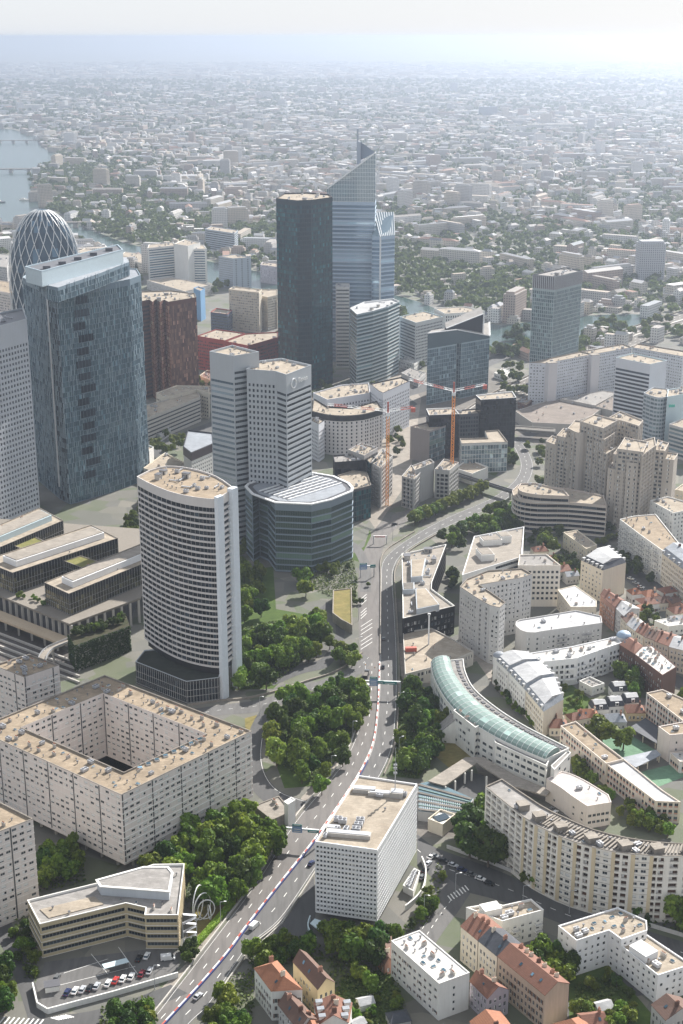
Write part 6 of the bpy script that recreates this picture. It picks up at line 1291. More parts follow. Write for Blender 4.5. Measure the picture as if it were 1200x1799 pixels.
# --- cranes
def crane(name, lab, px, py, h, jib, cj, mast):
    a = P(px, py); t = thing(name, lab, 'crane', (*a, 0))
    m = MB(); s_ = .95
    for u in (-s_, s_):
        for v in (-s_, s_): m.bar((a[0] + u, a[1] + v, 0), (a[0] + u, a[1] + v, h), .36)
    for k in range(int(h / 2.2)):
        z = k * 2.2; sg = 1 if k % 2 else -1
        for (p, q) in (((-s_, -s_), (s_, -s_)), ((s_, s_), (-s_, s_)), ((-s_, s_), (-s_, -s_)), ((s_, -s_), (s_, s_))): m.bar((a[0] + p[0] * sg, a[1] + p[1], z), (a[0] + q[0] * sg, a[1] + q[1], z + 2.2), .26)
    m.build('mast', mast, t)
    m = MB(); m.box((a[0], a[1], h), (2.6, 2.6, 2.4)); m.build('cab', METALW, t)
    m = MB(); m.bar((a[0], a[1], h + 2.2), (a[0], a[1], h + 10), 1.1); m.build('apex', REDP, t)
    for (tip, nm) in ((jib, 'jib'), (cj, 'counter_jib')):
        b = Vector((tip[0], tip[1], h + 3)); o_ = Vector((a[0], a[1], h + 3)); L = (b - o_).length; n2 = max(2, int(L / 5)); m = MB()
        for k in range(n2):
            p0, p1 = o_.lerp(b, k / n2), o_.lerp(b, (k + 1) / n2); mi = 1 if (k // 2) % 2 else 0
            m.bar(p0, p1, .65, .3, mi); tz = Vector((0, 0, 1.5)); m.bar(p0 + tz, p1 + tz, .3, .3, mi); m.bar(p0, p1 + tz, .2, .2, mi); m.bar(p0 + tz, p0, .2, .2, mi)
        m.build(nm, [METALW, REDP], t)
        m = MB(); m.bar((a[0], a[1], h + 10), o_.lerp(b, .75) + Vector((0, 0, 1.5)), .18); m.build('tie', METALD, t)
    c0 = Vector((cj[0], cj[1], h + 1)); m = MB(); m.box((c0.x, c0.y, h + .3), (3, 2, 3)); m.build('counterweight', REDP, t)
ORM = plain('orange_yellow_mast', (.74, .29, .035), .5)
crane('tower_crane', 'orange masted tower crane with a red and white jib, taller of the two', 793, 862, 72, P(718, 668, 75), P(852, 677, 75), ORM)
crane('tower_crane', 'orange masted tower crane at the left, shorter of the two', 680, 888, 66, P(575, 712, 69), P(726, 717, 69), ORM)
# --- terraced curved office and beige housing towers
TE = S(3.4, 0, 0, 2.0, 1.1, .5, .4, 1.0, mull=1.4, margin=0, glass=GLK, frame=FRAMED, pane='window_band', ledge=(.3, .2))
tf = arc([(900, 862), (903, 871), (915, 877), (945, 881), (1000, 882), (1066, 888)], 3)
TP = plaster('tan_pink_concrete', (.46, .40, .35), .2)
slab('office_building', 'terraced curved office with strong pale horizontal bands', tf + [(1060, 870), (1000, 858), (940, 852), (910, 852)], 22.5, TP, TE, cl=4)
slab('office_storey', 'set back top storey of the terraced curved office, with a tan roof', arc([(910, 856), (918, 864), (950, 869), (1000, 871)], 3) + [(990, 860), (940, 848), (915, 849)], 27.5, TP, TE, cl=7, z0=21.55)
BH = S(2.8, 2.9, 2.1, 1.75, .6, .6, .5, .8, .03, ('std', 'half', 'std'), pil=(2, .5, .45, 0))
BHB = S(2.8, 4.2, 1.3, 1.6, .7, .4, .5, .8, .05, ('std', 'half'))
BC1 = plaster('beige_towers', (.41, .37, .325), .15)
for i, (pq, z, s_, lab) in enumerate((([(959, 775), (978, 782), (990, 772), (970, 765)], 40, BHB, 'lowest step at the left of the beige housing towers'), ([(978, 765), (1000, 770), (1012, 756), (990, 752)], 48, BH, 'second step from the left of the beige housing towers'), (arc([(998, 752), (1015, 760), (1030, 760), (1045, 754)], 3) + [(1052, 742), (1010, 738)], 55, BH, 'curved middle part of the rear beige housing towers'), ([(1042, 764), (1062, 772), (1080, 760), (1058, 748)], 55, BH, 'projecting pier of the rear beige housing towers'), ([(1050, 790), (1066, 797), (1088, 782), (1072, 772)], 46, BH, 'right hand lower pier of the rear beige housing towers'), ([(1020, 740), (1060, 752), (1085, 738), (1045, 727)], 62, BH, 'top storey block of the rear beige housing towers'), ([(1070, 733), (1098, 740), (1122, 748), (1130, 738), (1090, 722)], 60, BH, 'far right step of the rear beige housing towers'),
    ([(1068, 822), (1096, 828), (1103, 815), (1078, 810)], 43, BHB, 'left front shaft of the near beige housing tower'), ([(1078, 797), (1101, 804), (1110, 790), (1086, 786)], 52, BHB, 'tall left shaft of the near beige housing tower'), ([(1095, 835), (1115, 834), (1118, 818), (1100, 816)], 40, BHB, 'low front shaft of the near beige housing tower'), ([(1101, 812), (1122, 814), (1128, 797), (1104, 794)], 50, BHB, 'middle front shaft of the near beige housing tower'), ([(1085, 788), (1130, 794), (1138, 776), (1098, 768)], 58, BH, 'main mass of the near beige housing tower'), ([(1128, 800), (1152, 782), (1150, 768), (1120, 776)], 57, BH, 'recessed curved side of the near beige housing tower'), ([(1150, 790), (1168, 792), (1175, 778), (1156, 772)], 52, BH, 'right hand shaft of the near beige housing tower'), ([(1166, 806), (1184, 808), (1191, 797), (1172, 794)], 46, BHB, 'outermost right shaft of the near beige housing tower'))):
    slab('housing_tower', lab, pq, z, BC1, s_, cl=3, cat='housing tower')
slab('office_building', 'small pale tan block at the right edge below the beige housing towers', [(1186, 860), (1230, 868), (1250, 855), (1200, 850)], 12, CREAM, FLAT, cl=2)
# viaduct crossing the motorway
t = thing('road_bridge', 'narrow dark road bridge crossing over the highway beside the row of lime green trees', 'bridge', (*P(850, 850), 0)); a, b = P(800, 832, 6), P(902, 864, 6); m = MB(); m.bar((*a, 5.6), (*b, 5.6), 5, .8); m.build('deck', ASPHD, t)
for s_ in (-2.4, 2.4): m = MB(); m.bar((a[0], a[1] + s_, 6.4), (b[0], b[1] + s_, 6.4), .25, .9); m.build('railing', METALD, t)
for u in (.05, .5, .95): c0 = lerp2(a, b, u); m = MB(); m.box((c0[0], c0[1], 0), (1.2, 3.5, 5.2)); m.build('pier', CONC, t)
t = thing('road_bridge', 'flat concrete bridge crossing the highway below the larger black cube', 'bridge', (*P(930, 755), 0)); a, b = P(905, 752, 7), P(975, 757, 7); m = MB(); m.bar((*a, 6.6), (*b, 6.6), 11, 1.2); m.build('deck', PAVE, t)
for s_ in (-5.3, 5.3): m = MB(); m.bar((a[0], a[1] + s_, 7.6), (b[0], b[1] + s_, 7.6), .4, 1); m.build('parapet', CONC, t)
# river bridges far left
for lab, x0, x1, y, np_, w_ in (('nearest of the far river bridges, low and flat beside the egg shaped tower', -60, 160, 391, 4, 14), ('arched middle one of the far river bridges', -60, 66, 297, 4, 14), ('farthest of the river bridges with short stone piers', -60, 82, 247, 6, 16)):
    t = thing('river_bridge', lab, 'bridge', (*P((x0 + x1) / 2, y), 0)); a, b = P(x0, y, 9), P(x1, y - 1, 9); m = MB(); m.bar((*a, 8.5), (*b, 8.5), w_, 1.6); m.build('deck', PAVE, t)
    for k in range(np_):
        c0 = lerp2(a, b, (k + .5) / np_); m = MB(); m.box((c0[0], c0[1], 0), (7, w_ * .8, 7.8)); m.build('pier', CONC, t)
    if 'arched' in lab:
        for k in range(np_ - 1):
            c0, c1 = lerp2(a, b, (k + .5) / np_), lerp2(a, b, (k + 1.5) / np_); m = MB(); pr = None
            for i in range(11):
                p_ = Vector((*lerp2(c0, c1, i / 10), 2 + 5.6 * math.sin(math.pi * i / 10))) + Vector((0, -w_ * .4, 0))
                if pr is not None: m.bar(pr, p_, 1, 1.2)
                pr = p_
            m.build('arch', METAL, t)

# --- low blocks, terraces and canopies filling the middle ground
LB = S(3.1, 2.6, 1.5, 1.6, .8, .25, .5, .8, .05, ('std', 'bare', 'half'), frame=FRAMED)
for lab, pq, z, wl, rf in (('low concrete terrace block between the faceted tower and the curved white banded tower', [(250, 860), (262, 872), (300, 848), (285, 838)], 9, CONC, GRAVG),
    ('low beige shop block below the grey towers at the planted square', [(330, 812), (352, 822), (376, 806), (356, 797)], 9, BEIGE, GRAV2), ('small grey pavilion with a white roof beside the block of clipped trees', [(262, 756), (282, 764), (300, 752), (280, 745)], 6, GREYR, ROOFW),
    ('low terrace with tan paving at the foot of the beige stepped building', [(300, 728), (350, 712), (366, 720), (318, 742)], 5, BEIGE, PAVEP), ('white canopied hall right of the medium blue-green tower', [(703, 632), (728, 640), (742, 630), (716, 624)], 8, WHITE, ROOFW),
    ('grey low hall between the medium blue-green tower and the angular glass building', [(705, 655), (735, 668), (748, 655), (722, 646)], 7, GREYR, GRAVG), ('low dark hall below the slanted blue tower', [(590, 614), (612, 622), (616, 606), (594, 602)], 9, DKGREY, GRAVG),
    ('small white station pavilion beside the motorway slip', [(868, 655), (890, 662), (905, 652), (884, 646)], 5, WHITE, ROOFW), ('brown low block right of the larger black cube', [(910, 706), (925, 712), (935, 703), (918, 698)], 8, BRICK, GRAV),
    ('low red roofed shop row in front of the red building', [(350, 660), (372, 668), (385, 655), (364, 650)], 10, CREAM, TILE), ('grey block with stepped roof beside the red building', [(386, 650), (420, 660), (440, 645), (405, 637)], 16, GREYR, GRAVG),
    ('pale terrace block left of the rear curved white wing', [(545, 700), (560, 708), (580, 700), (566, 693)], 12, PAVEP, GRAV2), ('low white block behind the white banded hotel block', [(205, 452), (250, 462), (262, 448), (220, 442)], 14, WHITE, GRAV2),
    ('long tan roofed block beside the egg shaped tower', [(130, 445), (215, 468), (228, 452), (150, 436)], 18, CREAM, GRAV2), ('pinkish block at the left edge behind the punched tower', [(-20, 508), (24, 516), (26, 496), (-20, 490)], 40, PINKC, GRAV), ('grey block at the left edge below the far river', [(-30, 462), (12, 470), (20, 448), (-30, 442)], 26, GREYR, GRAVG)):
    building('low_block', lab, PP(pq, z), z, 0, wl, LB, None, rf, cat='building', nclut=6, par=.6)
# ================================================================ vegetation
LEAF = foliage('leaves', (.045, .08, .007), (.092, .15, .014), (.16, .22, .026)); LEAFL = foliage('lime_leaves', (.07, .11, .014), (.13, .18, .022), (.19, .23, .035)); LEAFD = foliage('dark_leaves', (.02, .044, .007), (.043, .083, .012), (.08, .125, .02))
BARK = plain('bark', (.09, .065, .045), .9)
def crown_mesh(seed, kind, n=1000, leaf=.115):
    r = np.random.default_rng(seed); nb = {'broad': 16, 'cone': 14, 'bush': 8}[kind]; cs = []; rs = []
    for k in range(nb):
        if kind == 'cone': h = k / nb; a = r.uniform(0, 6.28); q = .55 * (1 - h) * r.uniform(.4, 1); cs.append((q * math.cos(a), q * math.sin(a), h * 2.6)); rs.append(.42 * (1 - h) + .16)
        else:
            v = r.normal(size=3); v /= np.linalg.norm(v); q = r.uniform(.4, .82); cs.append((v[0] * q, v[1] * q, v[2] * q * .8 + .95)); rs.append(r.uniform(.24, .46))
    cs.append((0, 0, .95 if kind != 'cone' else .9)); rs.append(.5 if kind != 'cone' else .35)
    cs = np.array(cs); rs = np.array(rs); w_ = rs ** 2; w_ = w_ / w_.sum(); idx = r.choice(len(rs), n, p=w_)
    d = r.normal(size=(n, 3)); d /= np.linalg.norm(d, axis=1)[:, None]
    low = d[:, 2] < -.3; d[low, 2] *= -1
    c = cs[idx] + d * (rs[idx] * r.uniform(.78, 1.1, n))[:, None]
    nn = d + r.normal(size=(n, 3)) * .55; nn /= np.linalg.norm(nn, axis=1)[:, None]
    t1 = np.cross(nn, r.normal(size=(n, 3))); t1 /= np.linalg.norm(t1, axis=1)[:, None]; t2 = np.cross(nn, t1); s = leaf * r.uniform(.6, 1.35, n)[:, None]
    V = np.stack([c - t1 * s - t2 * s * .7, c + t1 * s - t2 * s * .7, c + t1 * s + t2 * s * .7, c - t1 * s + t2 * s * .7], 1).reshape(-1, 3)
    vs = V.tolist(); fs = [tuple(range(4 * i, 4 * i + 4)) for i in range(n)]
    # inner masses keep the sky from showing through everywhere
    for cc_, rr in zip(cs, rs):
        o = len(vs); m_ = 6
        for j, (zz, q) in enumerate(((-.6, .55), (0, .8), (.6, .55))):
            vs += [[cc_[0] + rr * q * math.cos(6.283 * k / m_), cc_[1] + rr * q * math.sin(6.283 * k / m_), cc_[2] + rr * zz] for k in range(m_)]
        for j in range(2):
            for k in range(m_): fs.append((o + j * m_ + k, o + j * m_ + (k + 1) % m_, o + (j + 1) * m_ + (k + 1) % m_, o + (j + 1) * m_ + k))
        fs.append(tuple(o + 2 * m_ + k for k in range(m_)))
    return vs, fs
def trunk_mesh(kind, seed):
    m = MB(); r = random.Random(seed)
    m.cyl((0, 0, 0), .085, .5, 8, 0, .06)
    for k in range(5):
        a = k * 1.26 + r.uniform(-.3, .3); m.bar((0, 0, .42 + .04 * k), (.45 * math.cos(a), .45 * math.sin(a), .95 + .1 * k), .05)
    return m.mesh('trunk', BARK)
CR = {}
for kind, mats in (('broad', LEAF), ('lime', LEAFL), ('dark', LEAFD), ('cone', LEAFD), ('bush', LEAF)):
    CR[kind] = []
    for s_ in range(5 if kind == 'broad' else 3):
        vs, fs = crown_mesh(s_ + len(kind) * 10, {'lime': 'broad', 'dark': 'broad'}.get(kind, kind), 300 if kind == 'bush' else 1100, .17 if kind == 'bush' else .105)
        me = bpy.data.meshes.new('crown'); me.from_pydata(vs, [], fs); me.materials.append(mats); CR[kind].append(me)
TR = [trunk_mesh('broad', k) for k in range(3)]
TREQ = []
def tree(x, y, r, h, kind, label, group=None, z=0.0):
    """crown radius r, total height h; built later, largest first"""
    TREQ.append((x, y, z, r, h, kind, label, group, rng.uniform(0, 6.28), rng.uniform(.92, 1.1), rng.uniform(.92, 1.1), rng.randrange(9), rng.randrange(3)))
def build_trees():
    TREQ.sort(key=lambda q: -(q[3] * q[4]) / (q[0] ** 2 + q[1] ** 2)); n = 0; rv = {}; rt = MB()
    for (x, y, z, r, h, kind, label, group, a, k1, k2, ic, it) in TREQ:
        zc = h / (3.2 if kind == 'cone' else 1.95); me = CR[kind][ic % len(CR[kind])]; off = (h - zc * 1.95) + (0 if kind == 'bush' else h * .06) if kind != 'cone' else h * .06
        nm = {'cone': 'conifer', 'bush': 'shrub'}.get(kind, 'tree'); px, py = proj(x, y, z + h * .6)
        if nm == 'tree':
            if n >= 298 or not (-40 < px < 1240 and py < 1850):
                v = np.empty(len(me.vertices) * 3, np.float32); me.vertices.foreach_get('co', v); v = v.reshape(-1, 3) * [r * k1, r * k2, zc]
                v = np.stack([v[:, 0] * math.cos(a) - v[:, 1] * math.sin(a) + x, v[:, 0] * math.sin(a) + v[:, 1] * math.cos(a) + y, v[:, 2] + off + z], 1); rv.setdefault(kind, []).append((v, me)); rt.cyl((x, y, z), max(r, 2) * .07, h * .4, 6); continue
            n += 1
        t = thing(nm, label, 'shrub' if kind == 'bush' else 'tree', (x, y, z), group)
        o = bpy.data.objects.new('crown', me); COL.objects.link(o); o.parent = t; o.scale = (r * k1, r * k2, zc); o.rotation_euler = (0, 0, a); o.location = (0, 0, off)
        if kind != 'bush':
            o = bpy.data.objects.new('trunk', TR[it]); COL.objects.link(o); o.parent = t; o.scale = (max(r, 2) * .8, max(r, 2) * .8, h * .62)
    V = []; L = []; ls = []; mi = []; ov = 0; ol = 0; mats = []
    for kind, lst in rv.items():
        for v, me in lst:
            V.append(v); li = np.empty(len(me.loops), np.int32); me.loops.foreach_get('vertex_index', li); L.append(li + ov); st = np.empty(len(me.polygons), np.int32); me.polygons.foreach_get('loop_start', st); ls.append(st + ol); mi.append(np.full(len(st), len(mats), np.int32)); ov += len(v); ol += len(li)
        mats.append({'broad': LEAF, 'lime': LEAFL, 'dark': LEAFD, 'cone': LEAFD}[kind])
    V = np.concatenate(V).astype(np.float32); L = np.concatenate(L); ls = np.concatenate(ls); me = bpy.data.meshes.new('smaller_trees'); me.vertices.add(len(V)); me.vertices.foreach_set('co', V.ravel()); me.loops.add(len(L)); me.loops.foreach_set('vertex_index', L); me.polygons.add(len(ls)); me.polygons.foreach_set('loop_start', ls); me.update(calc_edges=True)
    for m_ in mats: me.materials.append(m_)
    me.polygons.foreach_set('material_index', np.concatenate(mi)); me.validate(); o = put('smaller_trees', me); tag(o, 'smaller trees between the buildings, past the largest three hundred', 'trees', kind='stuff'); print('trees', n, len(TREQ))
def grove(poly, n, r0, r1, h0, h1, label, kinds=('broad',), z=4, seed=1, spacing=.95):
    q = PP(poly, z); rr = random.Random(seed); xs = [a[0] for a in q]; ys = [a[1] for a in q]; done = []; k = 0
    while len(done) < n and k < n * 60:
        k += 1; x, y = rr.uniform(min(xs), max(xs)), rr.uniform(min(ys), max(ys)); r = rr.uniform(r0, r1)
        if not inside(q, x, y) or any(math.hypot(x - a, y - b) < (r + c) * .5 * spacing for a, b, c in done): continue
        done.append((x, y, r)); h = h0 + (h1 - h0) * (r - r0) / max(r1 - r0, .01) * rr.uniform(.8, 1.15)
        tree(x, y, r, h, rr.choice(kinds), label, group=label)
B3 = ('broad', 'broad', 'dark', 'broad', 'lime')
grove([(250, 1545), (300, 1480), (360, 1450), (420, 1432), (445, 1455), (498, 1470), (488, 1500), (440, 1556), (400, 1590), (350, 1575), (330, 1545)], 40, 3.4, 6.2, 10, 15, 'broad leafy tree in the dense grove between the square housing block and the highway', B3, seed=3)
grove([(190, 1565), (250, 1540), (262, 1556), (170, 1580)], 5, 2.6, 3.6, 6, 8, 'medium tree behind the low office with tan spandrels', B3, seed=4)
grove([(505, 1225), (570, 1195), (636, 1195), (634, 1262), (608, 1325), (565, 1385), (520, 1385), (478, 1340), (470, 1290)], 40, 3.4, 6.4, 9, 15, 'leafy tree filling the island between the loop road and the highway', B3 + ('dark',), seed=5)
grove([(706, 1200), (752, 1210), (762, 1240), (790, 1285), (770, 1320), (728, 1362), (704, 1352), (700, 1290)], 30, 3, 5.2, 8, 13, 'dark leafy tree in the strip between the highway and the teal roofed school', ('broad', 'dark', 'dark'), seed=6)
grove([(422, 1000), (478, 998), (482, 1060), (462, 1098), (424, 1100)], 16, 3, 5.4, 9, 14, 'leafy tree between the curved white banded tower and the rounded glass office', B3, seed=7)
grove([(424, 1125), (470, 1110), (560, 1085), (572, 1120), (558, 1150), (500, 1165), (480, 1200), (420, 1215), (408, 1180)], 34, 3.4, 6.6, 9, 15, 'round leafy tree in the park right of the curved white banded tower', B3 + ('dark',), seed=8)
grove([(515, 1018), (560, 1015), (565, 1050), (520, 1052)], 2, 5, 6.2, 11, 12, 'broad tree beside the lane in front of the rounded glass office', seed=9)
grove([(490, 995), (600, 978), (615, 990), (600, 1010), (530, 1005)], 9, 2, 3.2, 4.5, 7, 'small dark tree at the foot of the rounded glass office', ('dark', 'broad'), seed=10)
grove([(575, 1120), (625, 1120), (620, 1160), (585, 1170)], 6, 3, 4.6, 7, 10, 'tree in the curve of the ramp left of the hatched slip road', B3, seed=11)
grove([(806, 1445), (850, 1425), (905, 1470), (912, 1510), (860, 1525), (812, 1490)], 8, 6, 8, 13, 17, 'huge plane tree beside the street at the left end of the long curved slab', ('dark', 'broad'), seed=12, spacing=.8)
grove([(915, 1535), (1020, 1575), (1150, 1612), (1150, 1600), (1020, 1560), (920, 1520)], 14, 2.2, 3.6, 5, 9, 'dark tree at the foot of the long curved apartment slab', ('dark', 'cone', 'broad'), seed=13)
grove([(742, 1570), (770, 1520), (780, 1530), (765, 1590), (745, 1610), (690, 1640), (672, 1625), (720, 1600)], 13, 1.8, 3.0, 4, 7, 'dark shrub tree along the curved white wall of the honeycomb block', ('dark', 'broad'), seed=14)
grove([(580, 1645), (680, 1650), (660, 1700), (600, 1690)], 8, 3.6, 5.4, 9, 13, 'dark tree in front of the entrance of the honeycomb block', ('dark', 'broad', 'broad'), seed=15)
grove([(430, 1655), (470, 1640), (540, 1650), (560, 1680), (500, 1690), (450, 1690)], 11, 2.8, 4.4, 7, 10, 'tree between the highway and the bottom tiled houses', B3, seed=16)
grove([(350, 1790), (390, 1740), (430, 1765), (445, 1830), (340, 1830)], 9, 2.8, 4.2, 6, 10, 'roadside tree at the bottom edge right of the highway', B3, seed=17)
grove([(625, 1702), (665, 1695), (670, 1725), (630, 1728)], 2, 3.2, 3.8, 7, 8, 'bright lime green tree in the garden below the honeycomb block', ('lime',), seed=18)
grove([(610, 1745), (690, 1735), (720, 1790), (740, 1830), (620, 1830)], 15, 1.2, 2.6, 2, 5, 'shrub in the garden left of the white four storey slab', ('bush', 'lime', 'broad'), z=1, seed=19)
grove([(915, 1680), (960, 1655), (1005, 1690), (1000, 1720), (950, 1712)], 9, 3, 5, 8, 12, 'garden tree between the tenement row and the white modern flats', B3, seed=20)
grove([(1012, 1720), (1075, 1712), (1120, 1760), (1130, 1830), (1010, 1830)], 22, 1.5, 3.2, 3, 7, 'garden tree or shrub on the lawn right of the tenement row', ('broad', 'lime', 'bush', 'dark'), z=2, seed=21)
grove([(1180, 1600), (1215, 1590), (1225, 1630), (1185, 1640)], 3, 4.5, 6, 10, 13, 'large tree at the right edge beside the long curved slab', seed=22)
grove([(-30, 1700), (12, 1690), (20, 1760), (0, 1799), (-30, 1800)], 7, 3.2, 4.5, 8, 11, 'tree on the street corner at the lower left edge', B3, seed=23)
grove([(185, 1770), (265, 1752), (285, 1772), (260, 1830), (180, 1830)], 10, 2.6, 4.4, 6, 10, 'tree in front of the white car park wall', B3, seed=24)
grove([(20, 1625), (52, 1620), (66, 1690), (60, 1725), (30, 1690)], 12, 1.5, 2.8, 3, 6, 'garden shrub or tree along the left end of the tan office', ('broad', 'dark', 'bush'), z=2, seed=25)
grove([(72, 1500), (130, 1490), (142, 1535), (70, 1560)], 8, 3.6, 5.2, 9, 12, 'tree standing between the two lower left housing blocks', B3, seed=26)
grove([(318, 1662), (340, 1652), (346, 1672), (325, 1690)], 4, 1.8, 2.6, 4, 6, 'small dark tree by the escape stairs of the tan office', ('dark',), z=2, seed=27)
lime = [P(*lerp2((728, 915), (850, 860), k / 13), 3) for k in range(14)]
for k, (x, y) in enumerate(lime): tree(x, y, 5.2, 10.5, 'lime', 'lime green tree in the clipped row beside the upper highway', 'lime green trees in a row')
grove([(775, 945), (835, 905), (905, 880), (912, 925), (870, 945), (800, 965)], 24, 4, 6.4, 9, 13, 'dark round tree between the highway and the terraced curved office', ('broad', 'dark'), seed=28)
grove([(925, 945), (970, 935), (972, 965), (930, 965)], 6, 3.5, 5, 9, 12, 'tree in front of the terraced curved office', ('dark', 'broad'), seed=29)
grove([(985, 985), (1025, 985), (1022, 1010), (990, 1012)], 5, 2.8, 4, 6, 9, 'courtyard tree left of the round dormered apartment house', B3, seed=30)
grove([(1045, 945), (1085, 930), (1088, 938), (1052, 952)], 6, 2.5, 3.4, 4, 6, 'yellow green tree beside the long white balcony block', ('lime',), seed=31)
grove([(1075, 960), (1120, 985), (1150, 1010), (1140, 1030), (1080, 990)], 13, 2.4, 4, 6, 10, 'dark street tree in the shade of the long white balcony block', ('dark', 'broad'), seed=32)
grove([(1105, 1060), (1160, 1080), (1150, 1092), (1120, 1085)], 6, 2.2, 3.6, 5, 9, 'garden tree among the small villas at right', ('dark', 'broad'), seed=33)
grove([(1085, 1175), (1130, 1195), (1125, 1225), (1100, 1220)], 8, 3, 4.8, 8, 12, 'dark courtyard tree beside the brown brick tenement', ('dark', 'broad'), seed=34)
for (x, y, r, h, lab) in ((1058, 1292, 7.2, 13.5, 'larger of the two big round trees in the school yard'), (1096, 1300, 6.2, 12, 'smaller of the two big round trees in the school yard'), (1205, 1225, 5, 10, 'tree at the right edge behind the salmon school block')):
    a = P(x, y, 5); tree(a[0], a[1], r, h, 'broad', lab)
grove([(1000, 1340), (1050, 1390), (1110, 1440), (1180, 1465), (1190, 1440), (1120, 1420), (1050, 1365), (1015, 1335)], 26, 1.9, 3.2, 5, 8, 'slim street tree along the lane in front of the long low school block', ('broad', 'broad', 'lime'), seed=35)
grove([(975, 1210), (1010, 1205), (1055, 1225), (1040, 1240), (1000, 1262), (985, 1240)], 16, 1, 2.2, 2, 4.5, 'small shrub in the garden court behind the mansard row', ('bush', 'lime', 'broad'), z=1, seed=36)
grove([(862, 1170), (880, 1205), (920, 1250), (950, 1276), (940, 1280), (900, 1245), (868, 1205)], 20, 1.2, 2.2, 2.5, 5, 'clipped shrub along the curved lane beside the mansard row', ('bush', 'dark'), z=1, seed=37)
grove([(785, 985), (800, 980), (805, 1030), (790, 1028)], 5, 2.4, 3.4, 5, 9, 'small tree between the angular office and the V-shaped block', ('broad', 'dark'), seed=38)
grove([(138, 1112), (215, 1085), (222, 1094), (150, 1124)], 0, 2, 3, 4, 5, '', seed=39)
def raised(poly, z, n, r0, r1, h, label, kinds, seed):
    q = PP(poly, z); rr = random.Random(seed); xs = [a[0] for a in q]; ys = [a[1] for a in q]; k = 0; c = 0
    while c < n and k < n * 80:
        k += 1; x, y = rr.uniform(min(xs), max(xs)), rr.uniform(min(ys), max(ys))
        if inside(q, x, y): tree(x, y, rr.uniform(r0, r1), h * rr.uniform(.8, 1.2), rr.choice(kinds), label, label, z); c += 1
raised([(137, 1124), (222, 1094), (220, 1086), (128, 1114)], 15, 30, 1.6, 2.6, 4.2, 'bushy pine on top of the ivy covered terrace', ('dark', 'bush'), 40)
raised([(30, 1040), (78, 1056), (90, 1066), (60, 1062), (28, 1050)], 15, 9, 1.4, 2.3, 3.2, 'shrub planted in the recess between the low glass bars', ('bush', 'broad'), 41)
raised([(262, 786), (322, 766), (326, 790), (290, 800)], 4, 24, 2.6, 3.4, 6, 'clipped green tree in the block of trees beside the white block with the roof mural', ('broad', 'lime'), 42)
raised([(410, 700), (420, 690), (352, 690), (352, 660)], 2, 4, 2.6, 3.4, 7, 'tree in front of the red building', ('broad',), 43)
grove([(880, 790), (905, 785), (908, 815), (885, 820)], 5, 3.4, 4.6, 9, 12, 'tree beside the mirrored glass building at the motorway bend', ('broad', 'dark'), seed=44)
grove([(670, 750), (700, 738), (716, 770), (690, 800)], 10, 2.6, 3.6, 6, 8, 'small square tree behind the left crane', ('dark', 'broad'), seed=45)
grove([(856, 590), (930, 575), (935, 625), (880, 640)], 18, 4.5, 7, 10, 14, 'tree on the near river bank left of the pale green tower', ('dark', 'broad'), seed=46)
grove([(1020, 580), (1060, 572), (1092, 585), (1040, 605), (1020, 600)], 12, 4.5, 6.5, 9, 12, 'tree on the wooded island right of the pale green tower', ('dark', 'broad'), seed=47)
grove([(205, 950), (245, 935), (248, 905), (225, 900)], 7, 2.6, 4.2, 7, 10, 'tree at the foot of the faceted tower', B3, seed=51)
grove([(250, 770), (262, 740), (330, 720), (340, 745), (290, 770)], 12, 2.2, 3.6, 6, 9, 'tree on the square below the long low concrete office', B3, seed=52)
grove([(700, 600), (745, 590), (748, 650), (715, 640)], 9, 3, 5, 7, 11, 'tree near the river beside the striped pale block', B3, seed=53)
grove([(862, 640), (930, 640), (925, 690), (880, 690)], 16, 3, 5.2, 7, 11, 'tree among the motorway slips below the pale green tower', B3, seed=54)
grove([(455, 640), (487, 620), (487, 580), (470, 600)], 8, 3, 4.4, 7, 10, 'tree between the red building and the dark green tower', B3, seed=55)
grove([(130, 450), (250, 480), (255, 520), (200, 500)], 14, 3.5, 6, 9, 13, 'tree behind the faceted tower near the white banded block', B3, seed=56)
grove([(366, 500), (380, 520), (400, 500), (385, 490)], 6, 3.5, 5, 9, 12, 'tree beside the slim grey tower', B3, seed=57)
grove([(560, 700), (580, 690), (590, 640), (560, 660)], 7, 2.6, 4, 6, 9, 'tree at the foot of the dark green tower', B3, seed=58)
grove([(900, 775), (955, 765), (958, 850), (945, 850), (940, 790)], 10, 2.4, 3.8, 5, 8, 'shrubby tree beside the motorway bend', B3, seed=59)
grove([(640, 1020), (652, 1018), (618, 1100), (612, 1040)], 6, 1.6, 2.4, 3, 5, 'young tree beside the roof lawn', B3, seed=60)
grove([(890, 940), (1000, 915), (1080, 905), (1085, 925), (990, 935), (920, 950)], 20, 2, 3.4, 4, 8, 'tree in the shade below the terraced curved office', B3, seed=61)
grove([(960, 1000), (990, 960), (1010, 985), (985, 1020)], 7, 2.4, 4, 5, 9, 'courtyard tree behind the square windowed office', B3, seed=62)
grove([(1025, 560), (1100, 556), (1190, 560), (1190, 575), (1100, 582), (1030, 600)], 22, 4, 6.5, 8, 12, 'bank side tree right of the pale green tower near the far motorway', B3, seed=63)
grove([(1100, 640), (1130, 650), (1160, 700), (1120, 690)], 5, 3, 4.4, 6, 9, 'tree between the white and dark banded office and the station roofs', B3, seed=64)
grove([(560, 690), (700, 655), (704, 664), (590, 705)], 9, 2.2, 3.4, 5, 7, 'tree on the esplanade in front of the medium blue-green tower', B3, seed=65)
grove([(240, 880), (250, 860), (258, 890), (246, 930)], 4, 2.6, 3.6, 6, 8, 'tree between the low glass bars and the curved white banded tower', B3, seed=66)
